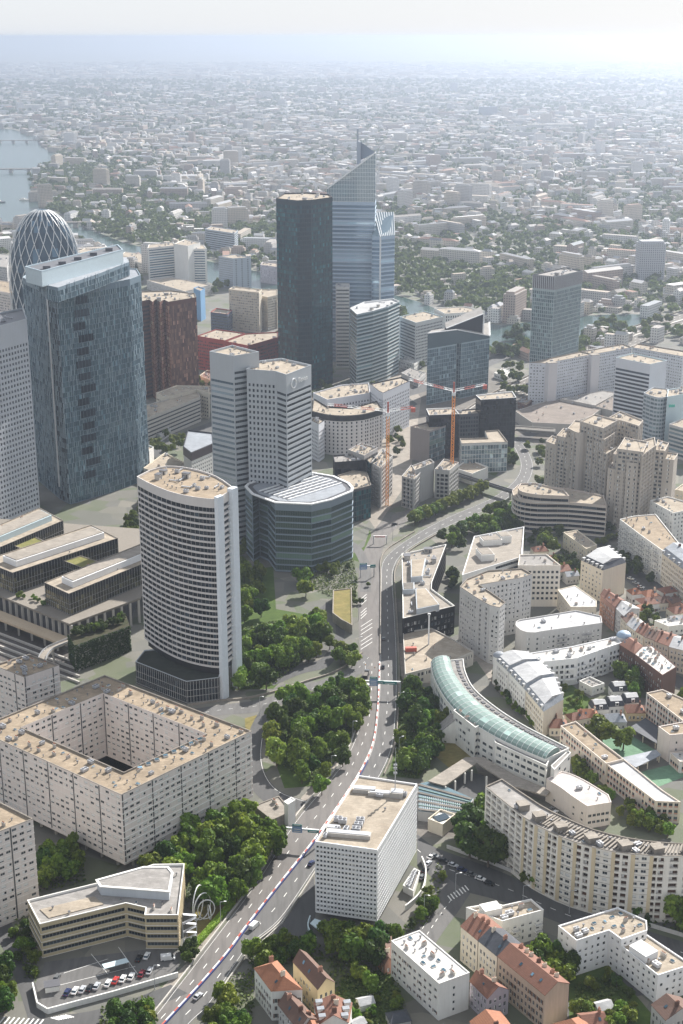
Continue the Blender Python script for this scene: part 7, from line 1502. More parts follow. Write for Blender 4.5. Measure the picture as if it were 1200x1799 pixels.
grove([(410, 960), (432, 950), (436, 990), (415, 1000)], 5, 2.6, 3.8, 6, 9, 'tree between the grey tower pair and the curved white banded tower', B3, seed=67)
# clipped hedge beside the highway
m = MB(); rr_ = random.Random(8); hp = [P(*a) for a in arc([(322, 1686), (355, 1650), (392, 1608), (428, 1566)], 12)]
for (c0, a) in path_at(hp, list(np.arange(.1, plen(hp), .05))):
    for _ in range(6):
        u, z = rr_.uniform(-1, 1), rr_.uniform(.1, 1.7)
        if rr_.random() < .5: z = 1.7 + rr_.uniform(-.1, .15)
        elif rr_.random() < .6: u = -1.05 if rr_.random() < .5 else 1.05
        v = Vector((c0[0] - math.sin(a) * u, c0[1] + math.cos(a) * u, z)); v1 = Vector((rr_.gauss(0, 1), rr_.gauss(0, 1), rr_.gauss(0, .5))).normalized() * .2; v2 = v1.cross(Vector((rr_.gauss(0, .4), rr_.gauss(0, .4), 1))).normalized() * .2
        m.face([v - v1 - v2, v + v1 - v2, v + v1 + v2, v - v1 + v2])
tag(m.build('hedge', foliage('hedge_leaves', (.10, .17, .015), (.17, .26, .025), (.24, .33, .04))), 'bright clipped hedge running beside the highway past the ring sculpture', 'hedge')
# low planting between things (nobody could count it)
GC = foliage('ground_cover_leaves', (.02, .04, .008), (.05, .075, .016), (.10, .12, .03))
def cover(name, polys, dens, s0, s1, seed):
    rr = np.random.default_rng(seed); vs = []; fs = []
    for poly in polys:
        q = PP(poly, 0); A = abs(area(q)); n = int(A * dens); xs = [a[0] for a in q]; ys = [a[1] for a in q]; c = 0
        while c < n:
            x, y = rr.uniform(min(xs), max(xs)), rr.uniform(min(ys), max(ys))
            if not inside(q, x, y): c += .2; continue
            c += 1; z = rr.uniform(.1, 1.1); s = rr.uniform(s0, s1); a = rr.normal(size=3); a /= np.linalg.norm(a); b = np.cross(a, rr.normal(size=3) * .4 + [0, 0, 1]); b /= np.linalg.norm(b) + 1e-6
            p = np.array([x, y, z]); o = len(vs); vs += [list(p - a * s - b * s), list(p + a * s - b * s), list(p + a * s + b * s), list(p - a * s + b * s)]; fs.append((o, o + 1, o + 2, o + 3))
    me = bpy.data.meshes.new(name); me.from_pydata(vs, [], fs); me.materials.append(GC); o = bpy.data.objects.new(name, me); COL.objects.link(o); tag(o, kind='stuff')
cover('ground_cover', [[(700, 1190), (770, 1220), (795, 1290), (735, 1370), (690, 1362), (698, 1290)], [(505, 1225), (638, 1192), (634, 1262), (560, 1390), (470, 1330)], [(240, 1560), (360, 1440), (500, 1462), (440, 1560), (340, 1600)], [(405, 1215), (424, 1100), (560, 1080), (572, 1130), (480, 1205)], [(560, 1740), (600, 1660), (700, 1640), (690, 1700), (740, 1850), (600, 1850)], [(500, 1000), (620, 980), (630, 1030), (610, 1060), (560, 1040)], [(430, 1660), (540, 1645), (600, 1690), (440, 1700)], [(740, 1600), (770, 1515), (785, 1540), (750, 1625), (690, 1650)], [(340, 1850), (400, 1720), (450, 1700), (440, 1850)], [(1010, 1730), (1080, 1710), (1130, 1850), (1010, 1850)], [(20, 1620), (50, 1600), (70, 1720), (45, 1720)], [(70, 1490), (140, 1480), (150, 1550), (70, 1570)], [(180, 1770), (270, 1750), (280, 1800), (170, 1830)], [(905, 1520), (1150, 1590), (1200, 1640), (1000, 1585)], [(915, 1680), (960, 1650), (1010, 1700), (960, 1720)], [(985, 965), (1040, 985), (1020, 1020), (985, 1015)]], 1.6, .22, .5, 3)
# ================================================================ vehicles, lamps, gantries
CARP = varied('car_paint', [(.02, .02, .025), (.55, .55, .55), (.03, .045, .10), (.72, .71, .70), (.16, .17, .18), (.40, .42, .44)], .3, .2)
TYRE = plain('tyre_rubber', (.015, .015, .015), .9); LAMPR = plain('tail_lamp_red', (.35, .02, .015), .4); LAMPW = plain('headlamp_clear', (.7, .7, .68), .3)
def car_proto(name, paint, van=False):
    t = thing(name, 'x', 'car', (0, 0, 0)); L, W = (5.2, 1.95) if van else (4.3, 1.75)
    def prof(pts, hw, mat, nm, taper=.0):
        m = MB(); n = len(pts); i = 0
        for s_ in (-1, 1): m.v += [(x, s_ * (hw - taper * max(0, z - .85)), z) for x, z in pts]
        for k in range(n): m.f.append((k, (k + 1) % n, n + (k + 1) % n, n + k)); m.m.append(0)
        m.f.append(tuple(range(n - 1, -1, -1))); m.f.append(tuple(range(n, 2 * n))); m.m += [0, 0]; return m.build(nm, mat, t)
    h = L / 2
    if van: prof([(-h, .35), (h, .35), (h, .95), (h - .55, 1.15), (h - 1.35, 2.05), (-h + .1, 2.1), (-h, 1.9)], W / 2, paint, 'body'); prof([(h - 1.5, 1.98), (h - 1.3, 2.0), (h - .5, 1.2), (h - .9, 1.2)], W / 2 + .02, GLK, 'windows')
    else:
        prof([(-h, .35), (h, .35), (h, .7), (h - .25, .85), (h - 1.15, .95), (-h + .5, .98), (-h + .05, .9)], W / 2, paint, 'body')
        prof([(h - 1.25, .94), (h - 1.95, 1.40), (-h + 1.0, 1.42), (-h + .35, .97)], W / 2 - .06, GLK, 'windows', .25); prof([(h - 1.95, 1.41), (-h + 1.0, 1.43), (-h + 1.05, 1.47), (h - 2.0, 1.46)], W / 2 - .17, paint, 'roof')
    for x in (h - .8, -h + .8):
        for s_ in (-1, 1):
            m = MB(); n = 10; m.v = [(x + .32 * math.cos(6.283 * k / n), s_ * (W / 2 + d), .32 + .32 * math.sin(6.283 * k / n)) for d in (-.2, .02) for k in range(n)]
            m.f = [(k, (k + 1) % n, n + (k + 1) % n, n + k) for k in range(n)] + [tuple(range(n)), tuple(range(2 * n - 1, n - 1, -1))]; m.m = [0] * len(m.f); m.build('wheel', TYRE, t)
    for s_ in (-.6, .6):
        m = MB(); m.box((h + .01, s_, .62), (.04, .35, .16)); m.build('headlight', LAMPW, t); m = MB(); m.box((-h - .01, s_, .7), (.04, .3, .18)); m.build('tail_light', LAMPR, t)
    return t
# paint per kind
PAINT = {n: plain('paint_' + n, c, .3, .15, .03) for n, c in (('black', (.015, .015, .018)), ('white', (.72, .72, .71)), ('red', (.42, .03, .025)), ('dark_red', (.16, .02, .03)), ('dark_blue', (.02, .03, .09)), ('silver', (.42, .43, .45)), ('grey', (.13, .135, .14)))}
PROTO = {}
def car(col, px, py, az, label, group=None, van=False):
    k = (col, van); a = P(px, py)
    if k not in PROTO: PROTO[k] = car_proto('van' if van else 'parked_car' if False else 'car', PAINT[col], van); o = PROTO[k]; o['used'] = 0
    o = PROTO[k]
    if o.get('used') == 0:
        del o['used']; o.location = (a[0], a[1], .08); o.rotation_euler = (0, 0, R(az)); o['label'] = label
        if group: o['group'] = group
    else:
        o = copy_tree(o, (a[0], a[1], .08), R(az), label)
        if 'group' in o: del o['group']
        if group: o['group'] = group
    o['category'] = 'van' if van else 'car'
    return o
car('black', 693, 922, 40, 'black car driving round the curve of the slip road'); car('grey', 674, 1124, 88, 'dark grey car in the shadow of the angular office on the highway'); car('black', 673, 1173, 88, 'black car just leaving the shadow on the highway'); car('dark_blue', 547, 1519, 63, 'dark blue car on the right carriageway beside the honeycomb block')
car('white', 447, 1629, 60, 'white van standing under the trees at the right edge of the highway', van=True); car('silver', 348, 1753, 58, 'silver car following the red and white barrier at the bottom left'); car('red', 490, 1249, 60, 'bright red car parked where the ramp meets the loop road')
for col, x, y, az, lab in (('white', 190, 1730, 80, 'white car left of the red car in the lower left car park'), ('red', 203, 1725, 80, 'bright red car between two white cars in the lower left car park'), ('white', 216, 1722, 80, 'white car right of the red car in the lower left car park'), ('dark_red', 249, 1713, 80, 'dark red car alone near the car park wall'), ('dark_blue', 118, 1746, 80, 'dark blue car near the shed of the lower left car park'), ('white', 132, 1743, 80, 'white car next to the dark blue car in the lower left car park'), ('silver', 145, 1741, 80, 'silver car third in the short row by the car park shed')): car(col, x, y, az, lab)
for col, x, y, lab in (('black', 158, 1738, 'black car fourth in the row by the car park shed'), ('silver', 170, 1735, 'silver car fifth in the row by the car park shed'), ('white', 231, 1718, 'white car between the red trio and the dark red car'), ('silver', 263, 1708, 'silver car right of the dark red car by the car park wall'), ('grey', 100, 1720, 'grey car behind the shed in the lower left car park'), ('black', 244, 1686, 'black car right of the carport'), ('white', 258, 1682, 'white car parked just behind the black car right of the carport')): car(col, x, y, 80, lab)
car('white', 295, 1686, 10, 'white van in the right corner of the lower left car park', van=True); car('white', 938, 1190, 15, 'white coach-like van parked in front of the mansard row', van=True)
for k in range(7): car(('grey', 'black', 'silver', 'dark_blue', 'grey', 'white', 'black')[k], 764 + k * 16, 1506 + k * 8, -30, 'car parked in the tree shade along the street below the long slab', 'cars parked in the tree shade')
for k in range(4): car(('white', 'silver', 'black', 'grey')[k], 758 - k * 5.5, 1525 + k * 12 - 18, 60, 'car parked on the corner behind the honeycomb block', 'cars parked on the corner')
for k in range(6): car(('white', 'silver', 'white', 'grey', 'black', 'silver')[k], 1108 + k * 9, 1018 + k * 7.5, -38, 'car parked along the street of the small villas', 'cars parked by the villas')
for k in range(5): car(('grey', 'white', 'black', 'silver', 'grey')[k], 968 + k * 7, 1424 + k * 6, 60, 'car parked behind the long curved slab', 'cars parked behind the long curved slab')
for k in range(4): car(('silver', 'white', 'grey', 'black')[k], 880 + k * 12, 1160 - k * 4 + 22, 10, 'car parked on the little square at the end of the curved school', 'cars on the little square')
rr_ = random.Random(21)
for k in range(46):
    u = rr_.uniform(.02, .98); tt = rr_.choice((.12, .27, .4, .6, .73, .87)); i = min(int(u * (len(LM) - 1)), len(LM) - 2); f = u * (len(LM) - 1) - i
    a = lerp2(lerp2(LM[i], RM[i], tt), lerp2(LM[i + 1], RM[i + 1], tt), f); b = lerp2(LM[i + 1], RM[i + 1], tt); az = math.degrees(math.atan2(b[1] - a[1], b[0] - a[0]))
    o = car(rr_.choice(('white', 'silver', 'black', 'grey', 'white')), 700, 700, az, 'small car in the traffic on the far motorway', 'cars on the far motorway', van=rr_.random() < .15); o.location = (a[0], a[1], .2)
# construction lorries on the closed lanes
def lorry(px, py, az, label, cabm, bodm):
    t = thing('lorry', label, 'lorry', (*P(px, py), .06)); a = Vector(P(px, py)); d = Vector((math.cos(R(az)), math.sin(R(az)))); z = .06
    for nm, u, sx, z0, h, mt in (('chassis', 0, 8, .6, .35, METALD), ('cab', 3.2, 1.9, .95, 2.0, cabm), ('body', -1, 5.2, .95, 1.5, bodm)):
        m = MB(); c0 = a + d * u; m.box((c0.x, c0.y, z0), (sx, 2.4, h), R(az))
        if nm == 'cab': m.box((c0.x + d.x * .7, c0.y + d.y * .7, z0 + 1), (.6, 2.44, .8), R(az), 1)
        if nm == 'body': m.box((c0.x, c0.y, z0 + h), (4.8, 2.0, .1), R(az), 1)
        m.build(nm, [mt, GLK if nm == 'cab' else PAVE], t)
    for u in (3, -1.6, -2.8):
        for s_ in (-1.1, 1.1): m = MB(); c0 = a + d * u + Vector((-d.y, d.x)) * s_; m.box((c0.x, c0.y, .08), (.95, .35, .95), R(az)); m.build('wheel', TYRE, t)
lorry(645, 1216, 88, 'white lorry standing under the gantry in the closed lanes', PAINT['white'], PAINT['grey']); lorry(646, 1237, 88, 'grey lorry with pale load parked in the closed lanes below the gantry', PAINT['grey'], PAVEP); lorry(643, 1190, 80, 'dark lorry parked above the gantry in the closed lanes', PAINT['grey'], PAINT['black'])
for k in range(16):
    a = P(rr_.uniform(634, 660), rr_.uniform(1165, 1250)); m = MB(); m.cyl((a[0], a[1], .06), .35, .1, 8, 1); m.cyl((a[0], a[1], .16), .2, .75, 8, 0, .03); tag(m.build('traffic_cone', [ORM, TYRE]), 'orange traffic cone in the closed lanes near the gantry', 'traffic cone', 'traffic cones in the closed lanes')
SIGNB, SIGNG = plain('sign_blue', (.20, .30, .48), .5), plain('sign_green', (.04, .20, .19), .5)
def gantry(label, pa, pb, signs, H=7.2, legs=(0, 1)):
    a, b = P(*pa), P(*pb); t = thing('gantry', label, 'gantry', (*a, 0)); m = MB(); m.bar((*a, H), (*b, H), .7, .9); m.build('beam', METALW, t)
    for i in legs: q = (a, b)[i]; m = MB(); m.bar((*q, 0), (*q, H + .4), .55); m.build('post', METAL, t)
    d = Vector((b[0] - a[0], b[1] - a[1])); L = d.length; d.normalize(); rz = math.atan2(d.y, d.x)
    for (u, w_, h, mt, dz) in signs:
        c0 = Vector(a) + d * (L * u); m = MB(); m.box((c0.x + d.y * .55, c0.y - d.x * .55, H - h / 2 + dz), (w_, .15, h), rz)
        for k in range(max(1, int(h / 1.1))): m.box((c0.x + d.y * .65, c0.y - d.x * .65, H - h / 2 + dz + .5 + k * 1.0), (w_ * .7, .04, .28), rz, 1)
        m.build('sign_panel', [mt, METALW], t)
gantry('white gantry with blue and green sign panels spanning the whole highway', (638, 1219), (703, 1221), ((.28, 4.2, 4.0, SIGNB, -.3), (.28, 3.8, 1.2, SIGNG, 2.2), (.47, 3.2, 1.8, SIGNG, -.2), (.72, 7, 1.6, SIGNG, -.4)))
gantry('gantry with green and blue signs over the left carriageway by the honeycomb block', (498, 1481), (560, 1486), ((.4, 4.2, 3.2, SIGNB, .2), (.4, 4.0, 1.0, SIGNG, 2.0), (.85, 4.5, 1.2, SIGNG, -.3)), legs=(0, 1))
gantry('small gantry with blue and green signs over the merging slip roads', (633, 1015), (657, 1013), ((.2, 4.8, 3.2, SIGNB, -.2), (.2, 4.6, 1.0, SIGNG, 2.0), (.9, 3.4, 2.0, SIGNG, 0)), legs=(0, 1))
gantry('bare red and white height gauge gantry across the upper slip road', (656, 956), (679, 956), ((.3, 3, 1, REDP, 0), (.7, 3, 1, REDP, 0)), H=5.5)
lp = thing('street_lamp', 'x', 'street lamp', (0, 0, 0)); m = MB(); m.cyl((0, 0, 0), .14, 10, 8, 0, .08); m.build('post', METAL, lp); m = MB(); m.bar((0, 0, 10), (1.6, 0, 10.4), .12); m.build('arm', METAL, lp); m = MB(); m.box((1.9, 0, 10.35), (.9, .4, .18)); m.build('lamp_head', METALW, lp)
LPS = [(583, 1362, 'at the left edge of the highway opposite the loop road'), (457, 1256, 'beside the ramp above the loop road'), (620, 1300, 'in front of the island grove, along the highway'), (701, 1330, 'on the right edge of the highway near the school trees'), (703, 1250, 'on the right edge of the highway below the gantry'), (388, 1625, 'beside the hedge on the left of the highway'), (458, 1528, 'beside the dense grove on the left of the highway'), (630, 1090, 'beside the hatched zone of the slip road'), (629, 1150, 'at the top of the ramp left of the highway'), (711, 985, 'inside the curve of the upper highway'), (800, 1574, 'at the street junction below the plane tree'), (918, 1596, 'on the street under the long curved slab'), (1000, 1605, 'farther right on the street under the long curved slab'), (272, 1738, 'in front of the car park wall'), (745, 1612, 'beside the crossing near the white four storey slab'), (690, 950, 'on the pale wall between slip road and upper highway')]
for i, (x, y, lab) in enumerate(LPS):
    a = P(x, y); o = lp if i == 0 else copy_tree(lp, (0, 0, 0)); o.location = (a[0], a[1], 0); o.rotation_euler = (0, 0, rr_.uniform(-.6, .6)); o['label'] = 'grey street lamp ' + lab; o['group'] = 'street lamps along the roads'
for x, y, lab in ((42, 352, 'small white boat on the far river'), (0, 356, 'dark boat at the left edge of the far river')):
    a = P(x, y); t = thing('boat', lab, 'boat', (*a, .1)); m = MB(); m.prism([(a[0] - 9, a[1] - 2.5), (a[0] + 6, a[1] - 2.5), (a[0] + 11, a[1]), (a[0] + 6, a[1] + 2.5), (a[0] - 9, a[1] + 2.5)], .1, 2.4); m.build('hull', WHITE if 'white' in lab else DKGREY, t); m = MB(); m.box((a[0] - 2, a[1], 2.4), (8, 3.4, 2.2)); m.build('cabin', WHITE, t)
t = thing('low_wall_garden', 'dry yellow roof lawn with pale edge beside the slip road', 'roof garden', (*P(603, 1065), 0)); gq = PP([(585, 1038), (618, 1034), (619, 1100), (600, 1090), (584, 1078)], 5); m = MB(); m.prism(gq, 0, 5); m.ring(offset(ccw(gq), 0), offset(ccw(gq), .6), 5, 5.6); m.build('wall', PAVEP, t); flatm = MB(); flatm.face([(x, y, 5.1) for x, y in offset(ccw(gq), .6)]); flatm.build('lawn', DRY, t)
building('service_block', 'small pale garage block beside the big square housing block and the loop road', PP([(446, 1415), (478, 1440), (512, 1425), (490, 1398)], 5), 5, 0, PAVEP, None, None, PAVEP, cat='garage', nclut=1, par=.4)
building('service_block', 'narrow white lift tower next to the pale garage block', PP([(499, 1408), (506, 1413), (519, 1405), (512, 1400)], 11), 11, 0, WHITE, None, None, WHITE, cat='lift tower', nclut=0, par=.3)
# ================================================================ the far city
def far_mat():
    m, t, b = newmat('far_facades'); at = N(t, 'VertexColor', layer_name='Col'); uv = N(t, 'UVMap'); uv.uv_map = 'UVMap'; s = N(t, 'SeparateXYZ'); t.links.new(uv.outputs[0], s.inputs[0])
    def band(v, k, lo, hi): f = math_(t, 'FRACT', math_(t, 'DIVIDE', v, k)); return math_(t, 'MULTIPLY', math_(t, 'GREATER_THAN', f, lo), math_(t, 'LESS_THAN', f, hi))
    win = math_(t, 'MULTIPLY', math_(t, 'MULTIPLY', band(s.outputs[0], 2.9, .3, .72), band(s.outputs[1], 3.0, .28, .75)), math_(t, 'GREATER_THAN', s.outputs[1], 0))
    n1 = noise(t, pos(t), .2, 3); base = mix(t, math_(t, 'MULTIPLY', n1, .35), at.outputs['Color'], (.3, .28, .26))
    t.links.new(mix(t, math_(t, 'MULTIPLY', win, .85), base, (.035, .04, .05)), b.inputs['Base Color']); b.inputs['Roughness'].default_value = .8; b.inputs['Specular IOR Level'].default_value = .1; return m
FARM = far_mat()
WALLC = [(.58, .54, .47), (.64, .62, .59), (.50, .46, .40), (.44, .43, .42), (.54, .47, .38), (.72, .71, .69), (.40, .31, .26)]
ROOFC = [(.28, .29, .31), (.34, .34, .34), (.24, .21, .18), (.45, .43, .41), (.22, .12, .085), (.25, .27, .29), (.34, .29, .24), (.15, .16, .18), (.62, .61, .60), (.28, .26, .24)]
def far_geo(x, y, rz, sx, sy, h, kind, wc, rc, out, roofh=3.0):
    """box with roof into out=(v,f,uv,col)"""
    V, Fc, UV, CC = out; co, si = math.cos(rz), math.sin(rz)
    def W(u, v): return (x + u * co - v * si, y + u * si + v * co)
    c = [W(-sx / 2, -sy / 2), W(sx / 2, -sy / 2), W(sx / 2, sy / 2), W(-sx / 2, sy / 2)]; per = 0
    def add(pts, uvs, col):
        o = len(V); V.extend(pts); Fc.append(tuple(range(o, o + len(pts)))); UV.extend(uvs); CC.extend([col] * len(pts))
    for k in range(4):
        a, b = c[k], c[(k + 1) % 4]; L = sx if k % 2 == 0 else sy
        add([(*a, 0), (*b, 0), (*b, h), (*a, h)], [(per, .01), (per + L, .01), (per + L, h), (per, h)], wc); per += L
    nu = [(-1, -1)] * 4
    if kind == 0: add([(*p, h) for p in c], nu, rc)
    elif kind == 3:
        i = 2.2; d = [W(-sx / 2 + i, -sy / 2 + i), W(sx / 2 - i, -sy / 2 + i), W(sx / 2 - i, sy / 2 - i), W(-sx / 2 + i, sy / 2 - i)]
        add([(*p, h) for p in c], nu, rc)
        for k in range(4): add([(*d[k], h), (*d[(k + 1) % 4], h), (*d[(k + 1) % 4], h + 2.8), (*d[k], h + 2.8)], nu, wc)
        add([(*p, h + 2.8) for p in d], nu, rc)
    else:
        if sx < sy: c = c[1:] + c[:1]
        m1 = tuple((c[0][i] + c[3][i]) / 2 for i in (0, 1)); m2 = tuple((c[1][i] + c[2][i]) / 2 for i in (0, 1)); t_ = 0 if kind == 1 else .22
        r1 = tuple(m1[i] + (m2[i] - m1[i]) * t_ for i in (0, 1)); r2 = tuple(m2[i] + (m1[i] - m2[i]) * t_ for i in (0, 1)); z = h + roofh
        add([(*c[0], h), (*c[1], h), (*r2, z), (*r1, z)], nu, rc); add([(*c[2], h), (*c[3], h), (*r1, z), (*r2, z)], nu, rc)
        ec = wc if kind == 1 else rc
        add([(*c[1], h), (*c[2], h), (*r2, z)], nu[:3], ec); add([(*c[3], h), (*c[0], h), (*r1, z)], nu[:3], ec)
def far_mesh(name, out):
    V, Fc, UV, CC = out; me = bpy.data.meshes.new(name); me.from_pydata(V, [], Fc); u = me.uv_layers.new(name='UVMap'); u.data.foreach_set('uv', np.array(UV, dtype=np.float32).ravel())
    ca = me.color_attributes.new('Col', 'FLOAT_COLOR', 'CORNER'); ca.data.foreach_set('color', np.concatenate([np.array(CC, dtype=np.float32), np.ones((len(CC), 1), np.float32)], 1).ravel()); me.materials.append(FARM); return me
RV = PP(RIVER); fr_ = random.Random(5)
# image zones where trees stand instead of buildings
GREEN = [[(60, 300), (150, 290), (260, 350), (330, 420), (300, 440), (180, 420), (90, 380)], [(160, 262), (230, 285), (320, 350), (440, 398), (480, 400), (480, 430), (400, 430), (300, 400), (200, 330)], [(695, 455), (800, 470), (930, 505), (930, 555), (820, 555), (740, 520), (695, 515)]]
GREENW = [PP(g_) for g_ in GREEN]
# the business district itself is already built: keep its ground free
KEEP = PP([(-400, 470), (240, 480), (420, 500), (600, 540), (700, 560), (860, 640), (1000, 640), (1130, 600), (1500, 640), (2200, 1900), (-1200, 1900)])
def density_green(x, y): return .5 + .5 * math.sin(x * .0041 + 1.3) * math.sin(y * .0033 + x * .0012) + .25 * math.sin(x * .017 + y * .011)
bl = []; tr = []
y = 1450.0
while y < 19000:
    step = max(17.0, y * .0058)
    hw = y * .262 + 120; x = -hw
    while x < hw:
        jx, jy = x + fr_.uniform(-.38, .38) * step, y + fr_.uniform(-.4, .4) * step; x += step
        if inside(RV, jx, jy) or inside(KEEP, jx, jy): continue
        px, py = proj(jx, jy, 0)
        g_ = any(inside(q, jx, jy) for q in GREENW); dg_ = density_green(jx, jy)
        right = px > 690 and 370 < py < 500
        street = (jx * .8 + jy * .6) % 150 < 14 or (jx * -.6 + jy * .8) % 210 < 14
        pt = (.82 if px < 600 else .96) if g_ else (.8 if right else .62) if dg_ > .45 else .36 if jy < 4500 else .22
        if fr_.random() < pt or (street and fr_.random() < .6):
            if jy < 11000:
                for _ in range(2 if g_ else 1): tr.append((jx + fr_.uniform(-.45, .45) * step, jy + fr_.uniform(-.45, .45) * step, fr_.uniform(4.5, 8.0) * max(1, jy / 4500)))
            continue
        if street or fr_.random() < .05: continue
        d_ = math.floor(jx / 260) * 7.1 + math.floor(jy / 300) * 3.3; rz = (math.sin(d_) * .6) + (math.pi / 2 if fr_.random() < .4 else 0)
        sc_ = step / 17; sx, sy = fr_.uniform(9, 21) * sc_, fr_.uniform(7, 11.5) * sc_
        h = fr_.choice((5, 6, 7, 8, 9, 10, 12, 13, 15, 17)) if fr_.random() < .988 else fr_.uniform(24, 42)
        if h > 23: sx, sy = fr_.uniform(16, 45) * max(1, sc_ * .6), fr_.uniform(11, 15)
        if fr_.random() < .07: sx, sy, h = fr_.uniform(35, 75) * max(1, sc_ * .6), fr_.uniform(10, 14), fr_.uniform(13, 21)
        bl.append((jx, jy, rz, sx, sy, h, fr_.choice((0, 0, 1, 2, 2, 3)) if h < 23 else 3, fr_.choice(WALLC), fr_.choice(ROOFC)))
    y += step * 1.05
# the town goes on beyond both edges of the photo
y = 330.0
while y < 1900:
    x = -(y * .31 + 420)
    while x < y * .31 + 420:
        jx, jy = x + fr_.uniform(-7, 7), y + fr_.uniform(-6, 6); x += 21
        px, py = proj(jx, jy, 0)
        if -90 < px < 1285 or inside(RV, jx, jy) or (jy > 1400 and not inside(KEEP, jx, jy)): continue
        if fr_.random() < .4: tr.append((jx, jy, fr_.uniform(3.5, 6))); continue
        if fr_.random() < .1: continue
        bl.append((jx, jy, math.sin(math.floor(jx / 130) * 7.1 + math.floor(jy / 150) * 3.3) * .6, fr_.uniform(11, 22), fr_.uniform(9, 12), fr_.choice((5, 7, 9, 12, 14)), fr_.choice((0, 1, 2, 2, 3)), fr_.choice(WALLC), fr_.choice(ROOFC)))
    y += 19
# special far blocks seen in the photo (tower pair, dark block, stadium like halls)
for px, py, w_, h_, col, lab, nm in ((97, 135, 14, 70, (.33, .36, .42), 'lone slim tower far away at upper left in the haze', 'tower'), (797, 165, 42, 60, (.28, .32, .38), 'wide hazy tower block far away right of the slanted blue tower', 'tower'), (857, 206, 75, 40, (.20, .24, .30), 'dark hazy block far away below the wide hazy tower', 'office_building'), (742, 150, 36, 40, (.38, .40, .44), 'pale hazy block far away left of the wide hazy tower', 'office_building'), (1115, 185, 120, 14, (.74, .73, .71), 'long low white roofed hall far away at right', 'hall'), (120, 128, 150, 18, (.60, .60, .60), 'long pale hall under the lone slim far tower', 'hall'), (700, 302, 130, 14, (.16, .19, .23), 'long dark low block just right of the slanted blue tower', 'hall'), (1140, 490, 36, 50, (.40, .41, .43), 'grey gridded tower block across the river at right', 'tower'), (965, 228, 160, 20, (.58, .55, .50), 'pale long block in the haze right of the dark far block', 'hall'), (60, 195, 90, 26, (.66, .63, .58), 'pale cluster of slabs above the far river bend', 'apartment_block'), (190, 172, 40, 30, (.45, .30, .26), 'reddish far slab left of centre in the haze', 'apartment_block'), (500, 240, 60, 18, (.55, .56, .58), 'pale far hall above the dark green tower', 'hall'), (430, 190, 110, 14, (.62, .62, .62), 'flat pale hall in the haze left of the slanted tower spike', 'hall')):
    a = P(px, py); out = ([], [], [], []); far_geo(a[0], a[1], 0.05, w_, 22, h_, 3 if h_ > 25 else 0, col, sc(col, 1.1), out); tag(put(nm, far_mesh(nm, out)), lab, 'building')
bl.sort(key=lambda b: -(b[3] * b[5]) / (b[1] ** 2))
vis_ = [b for b in bl if -30 < proj(b[0], b[1], 5)[0] < 1230]; ind = vis_[:270]; ids = set(map(id, ind))
WN = {0: 'cream', 1: 'white', 2: 'tan', 3: 'grey', 4: 'ochre', 5: 'bright white', 6: 'brown'}; RN = {0: 'flat roofed', 1: 'gable roofed', 2: 'hip roofed', 3: 'stepped-top'}
def where(px, py): return ('left of the dark green tower' if px < 480 else 'behind the slanted blue tower' if px < 700 else 'between slanted and pale green towers' if px < 930 else 'at right beyond the motorway')
for b in ind:
    out = ([], [], [], []); far_geo(*b, out); px, py = proj(b[0], b[1], b[5]); lab = '%s %s %s across the river, %s' % (WN[WALLC.index(b[7])], RN[b[6]], 'apartment block' if b[5] > 13 else 'house', where(px, py))
    nm = 'apartment_block' if b[5] > 13 else 'house'; tag(put(nm, far_mesh(nm, out)), lab, 'building', lab)
out = ([], [], [], [])
for b in bl:
    if id(b) not in ids: far_geo(*b, out)
tag(put('far_city', far_mesh('far_city', out)), 'pale far city of countless roofs fading into the haze', 'city', kind='stuff')
rest = tr
rs = np.random.default_rng(9); n = len(rest); base = np.array(rest); LQ = 26
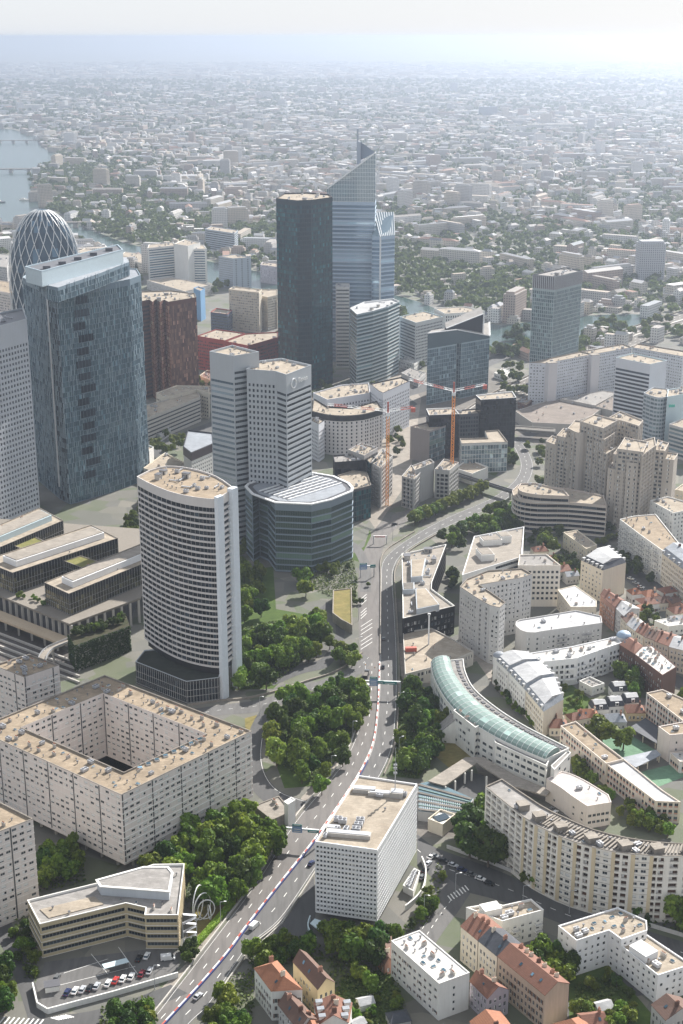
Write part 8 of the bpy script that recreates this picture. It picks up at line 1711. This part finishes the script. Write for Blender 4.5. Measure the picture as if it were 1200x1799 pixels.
d = rs.normal(size=(n, LQ, 3)); d /= np.linalg.norm(d, axis=2)[..., None]; d[..., 2] = np.abs(d[..., 2]) * 1.0 - .25
ctr = np.stack([base[:, 0], base[:, 1], base[:, 2] * .95], 1)[:, None, :] + d * base[:, 2][:, None, None] * rs.uniform(.6, 1.0, (n, LQ, 1)) * np.array([.85, .85, .75])
nn = d + rs.normal(size=d.shape) * .4; nn /= np.linalg.norm(nn, axis=2)[..., None]; t1 = np.cross(nn, rs.normal(size=d.shape)); t1 /= np.linalg.norm(t1, axis=2)[..., None]; t2 = np.cross(nn, t1); s = (base[:, 2][:, None, None] * .3) * rs.uniform(.7, 1.3, (n, LQ, 1))
V = np.stack([ctr - t1 * s - t2 * s, ctr + t1 * s - t2 * s, ctr + t1 * s + t2 * s, ctr - t1 * s + t2 * s], 2).reshape(-1, 3)
me = bpy.data.meshes.new('far_trees'); nq = n * LQ; me.vertices.add(nq * 4); me.vertices.foreach_set('co', V.astype(np.float32).ravel()); me.loops.add(nq * 4); me.loops.foreach_set('vertex_index', np.arange(nq * 4, dtype=np.int32)); me.polygons.add(nq); me.polygons.foreach_set('loop_start', np.arange(0, nq * 4, 4, dtype=np.int32)); me.update(calc_edges=True); me.validate(); me.materials.append(foliage('far_leaves', (.05, .085, .02), (.085, .13, .03), (.13, .17, .05)))
tag(put('far_trees', me), 'far off trees scattered through the city in the haze', 'trees', kind='stuff')
print('FAR', len(bl), 'TREES', n, 'OBJ', len(COL.objects))
build_trees()
# ================================================================ haze: the air over the whole scene
hz = MB(); hz.box((0, 17000, -1), (64000, 90000, 327), 0); 
hm = bpy.data.materials.new('haze_air'); hm.use_nodes = True; ht = hm.node_tree; ht.nodes.clear(); ho = ht.nodes.new('ShaderNodeOutputMaterial'); pv = ht.nodes.new('ShaderNodeVolumePrincipled')
pv.inputs['Color'].default_value = (.50, .565, .68, 1); pv.inputs['Density'].default_value = 1.25e-4; pv.inputs['Anisotropy'].default_value = .75; ht.links.new(pv.outputs[0], ho.inputs['Volume'])
tag(hz.build('haze', hm), kind='stuff')
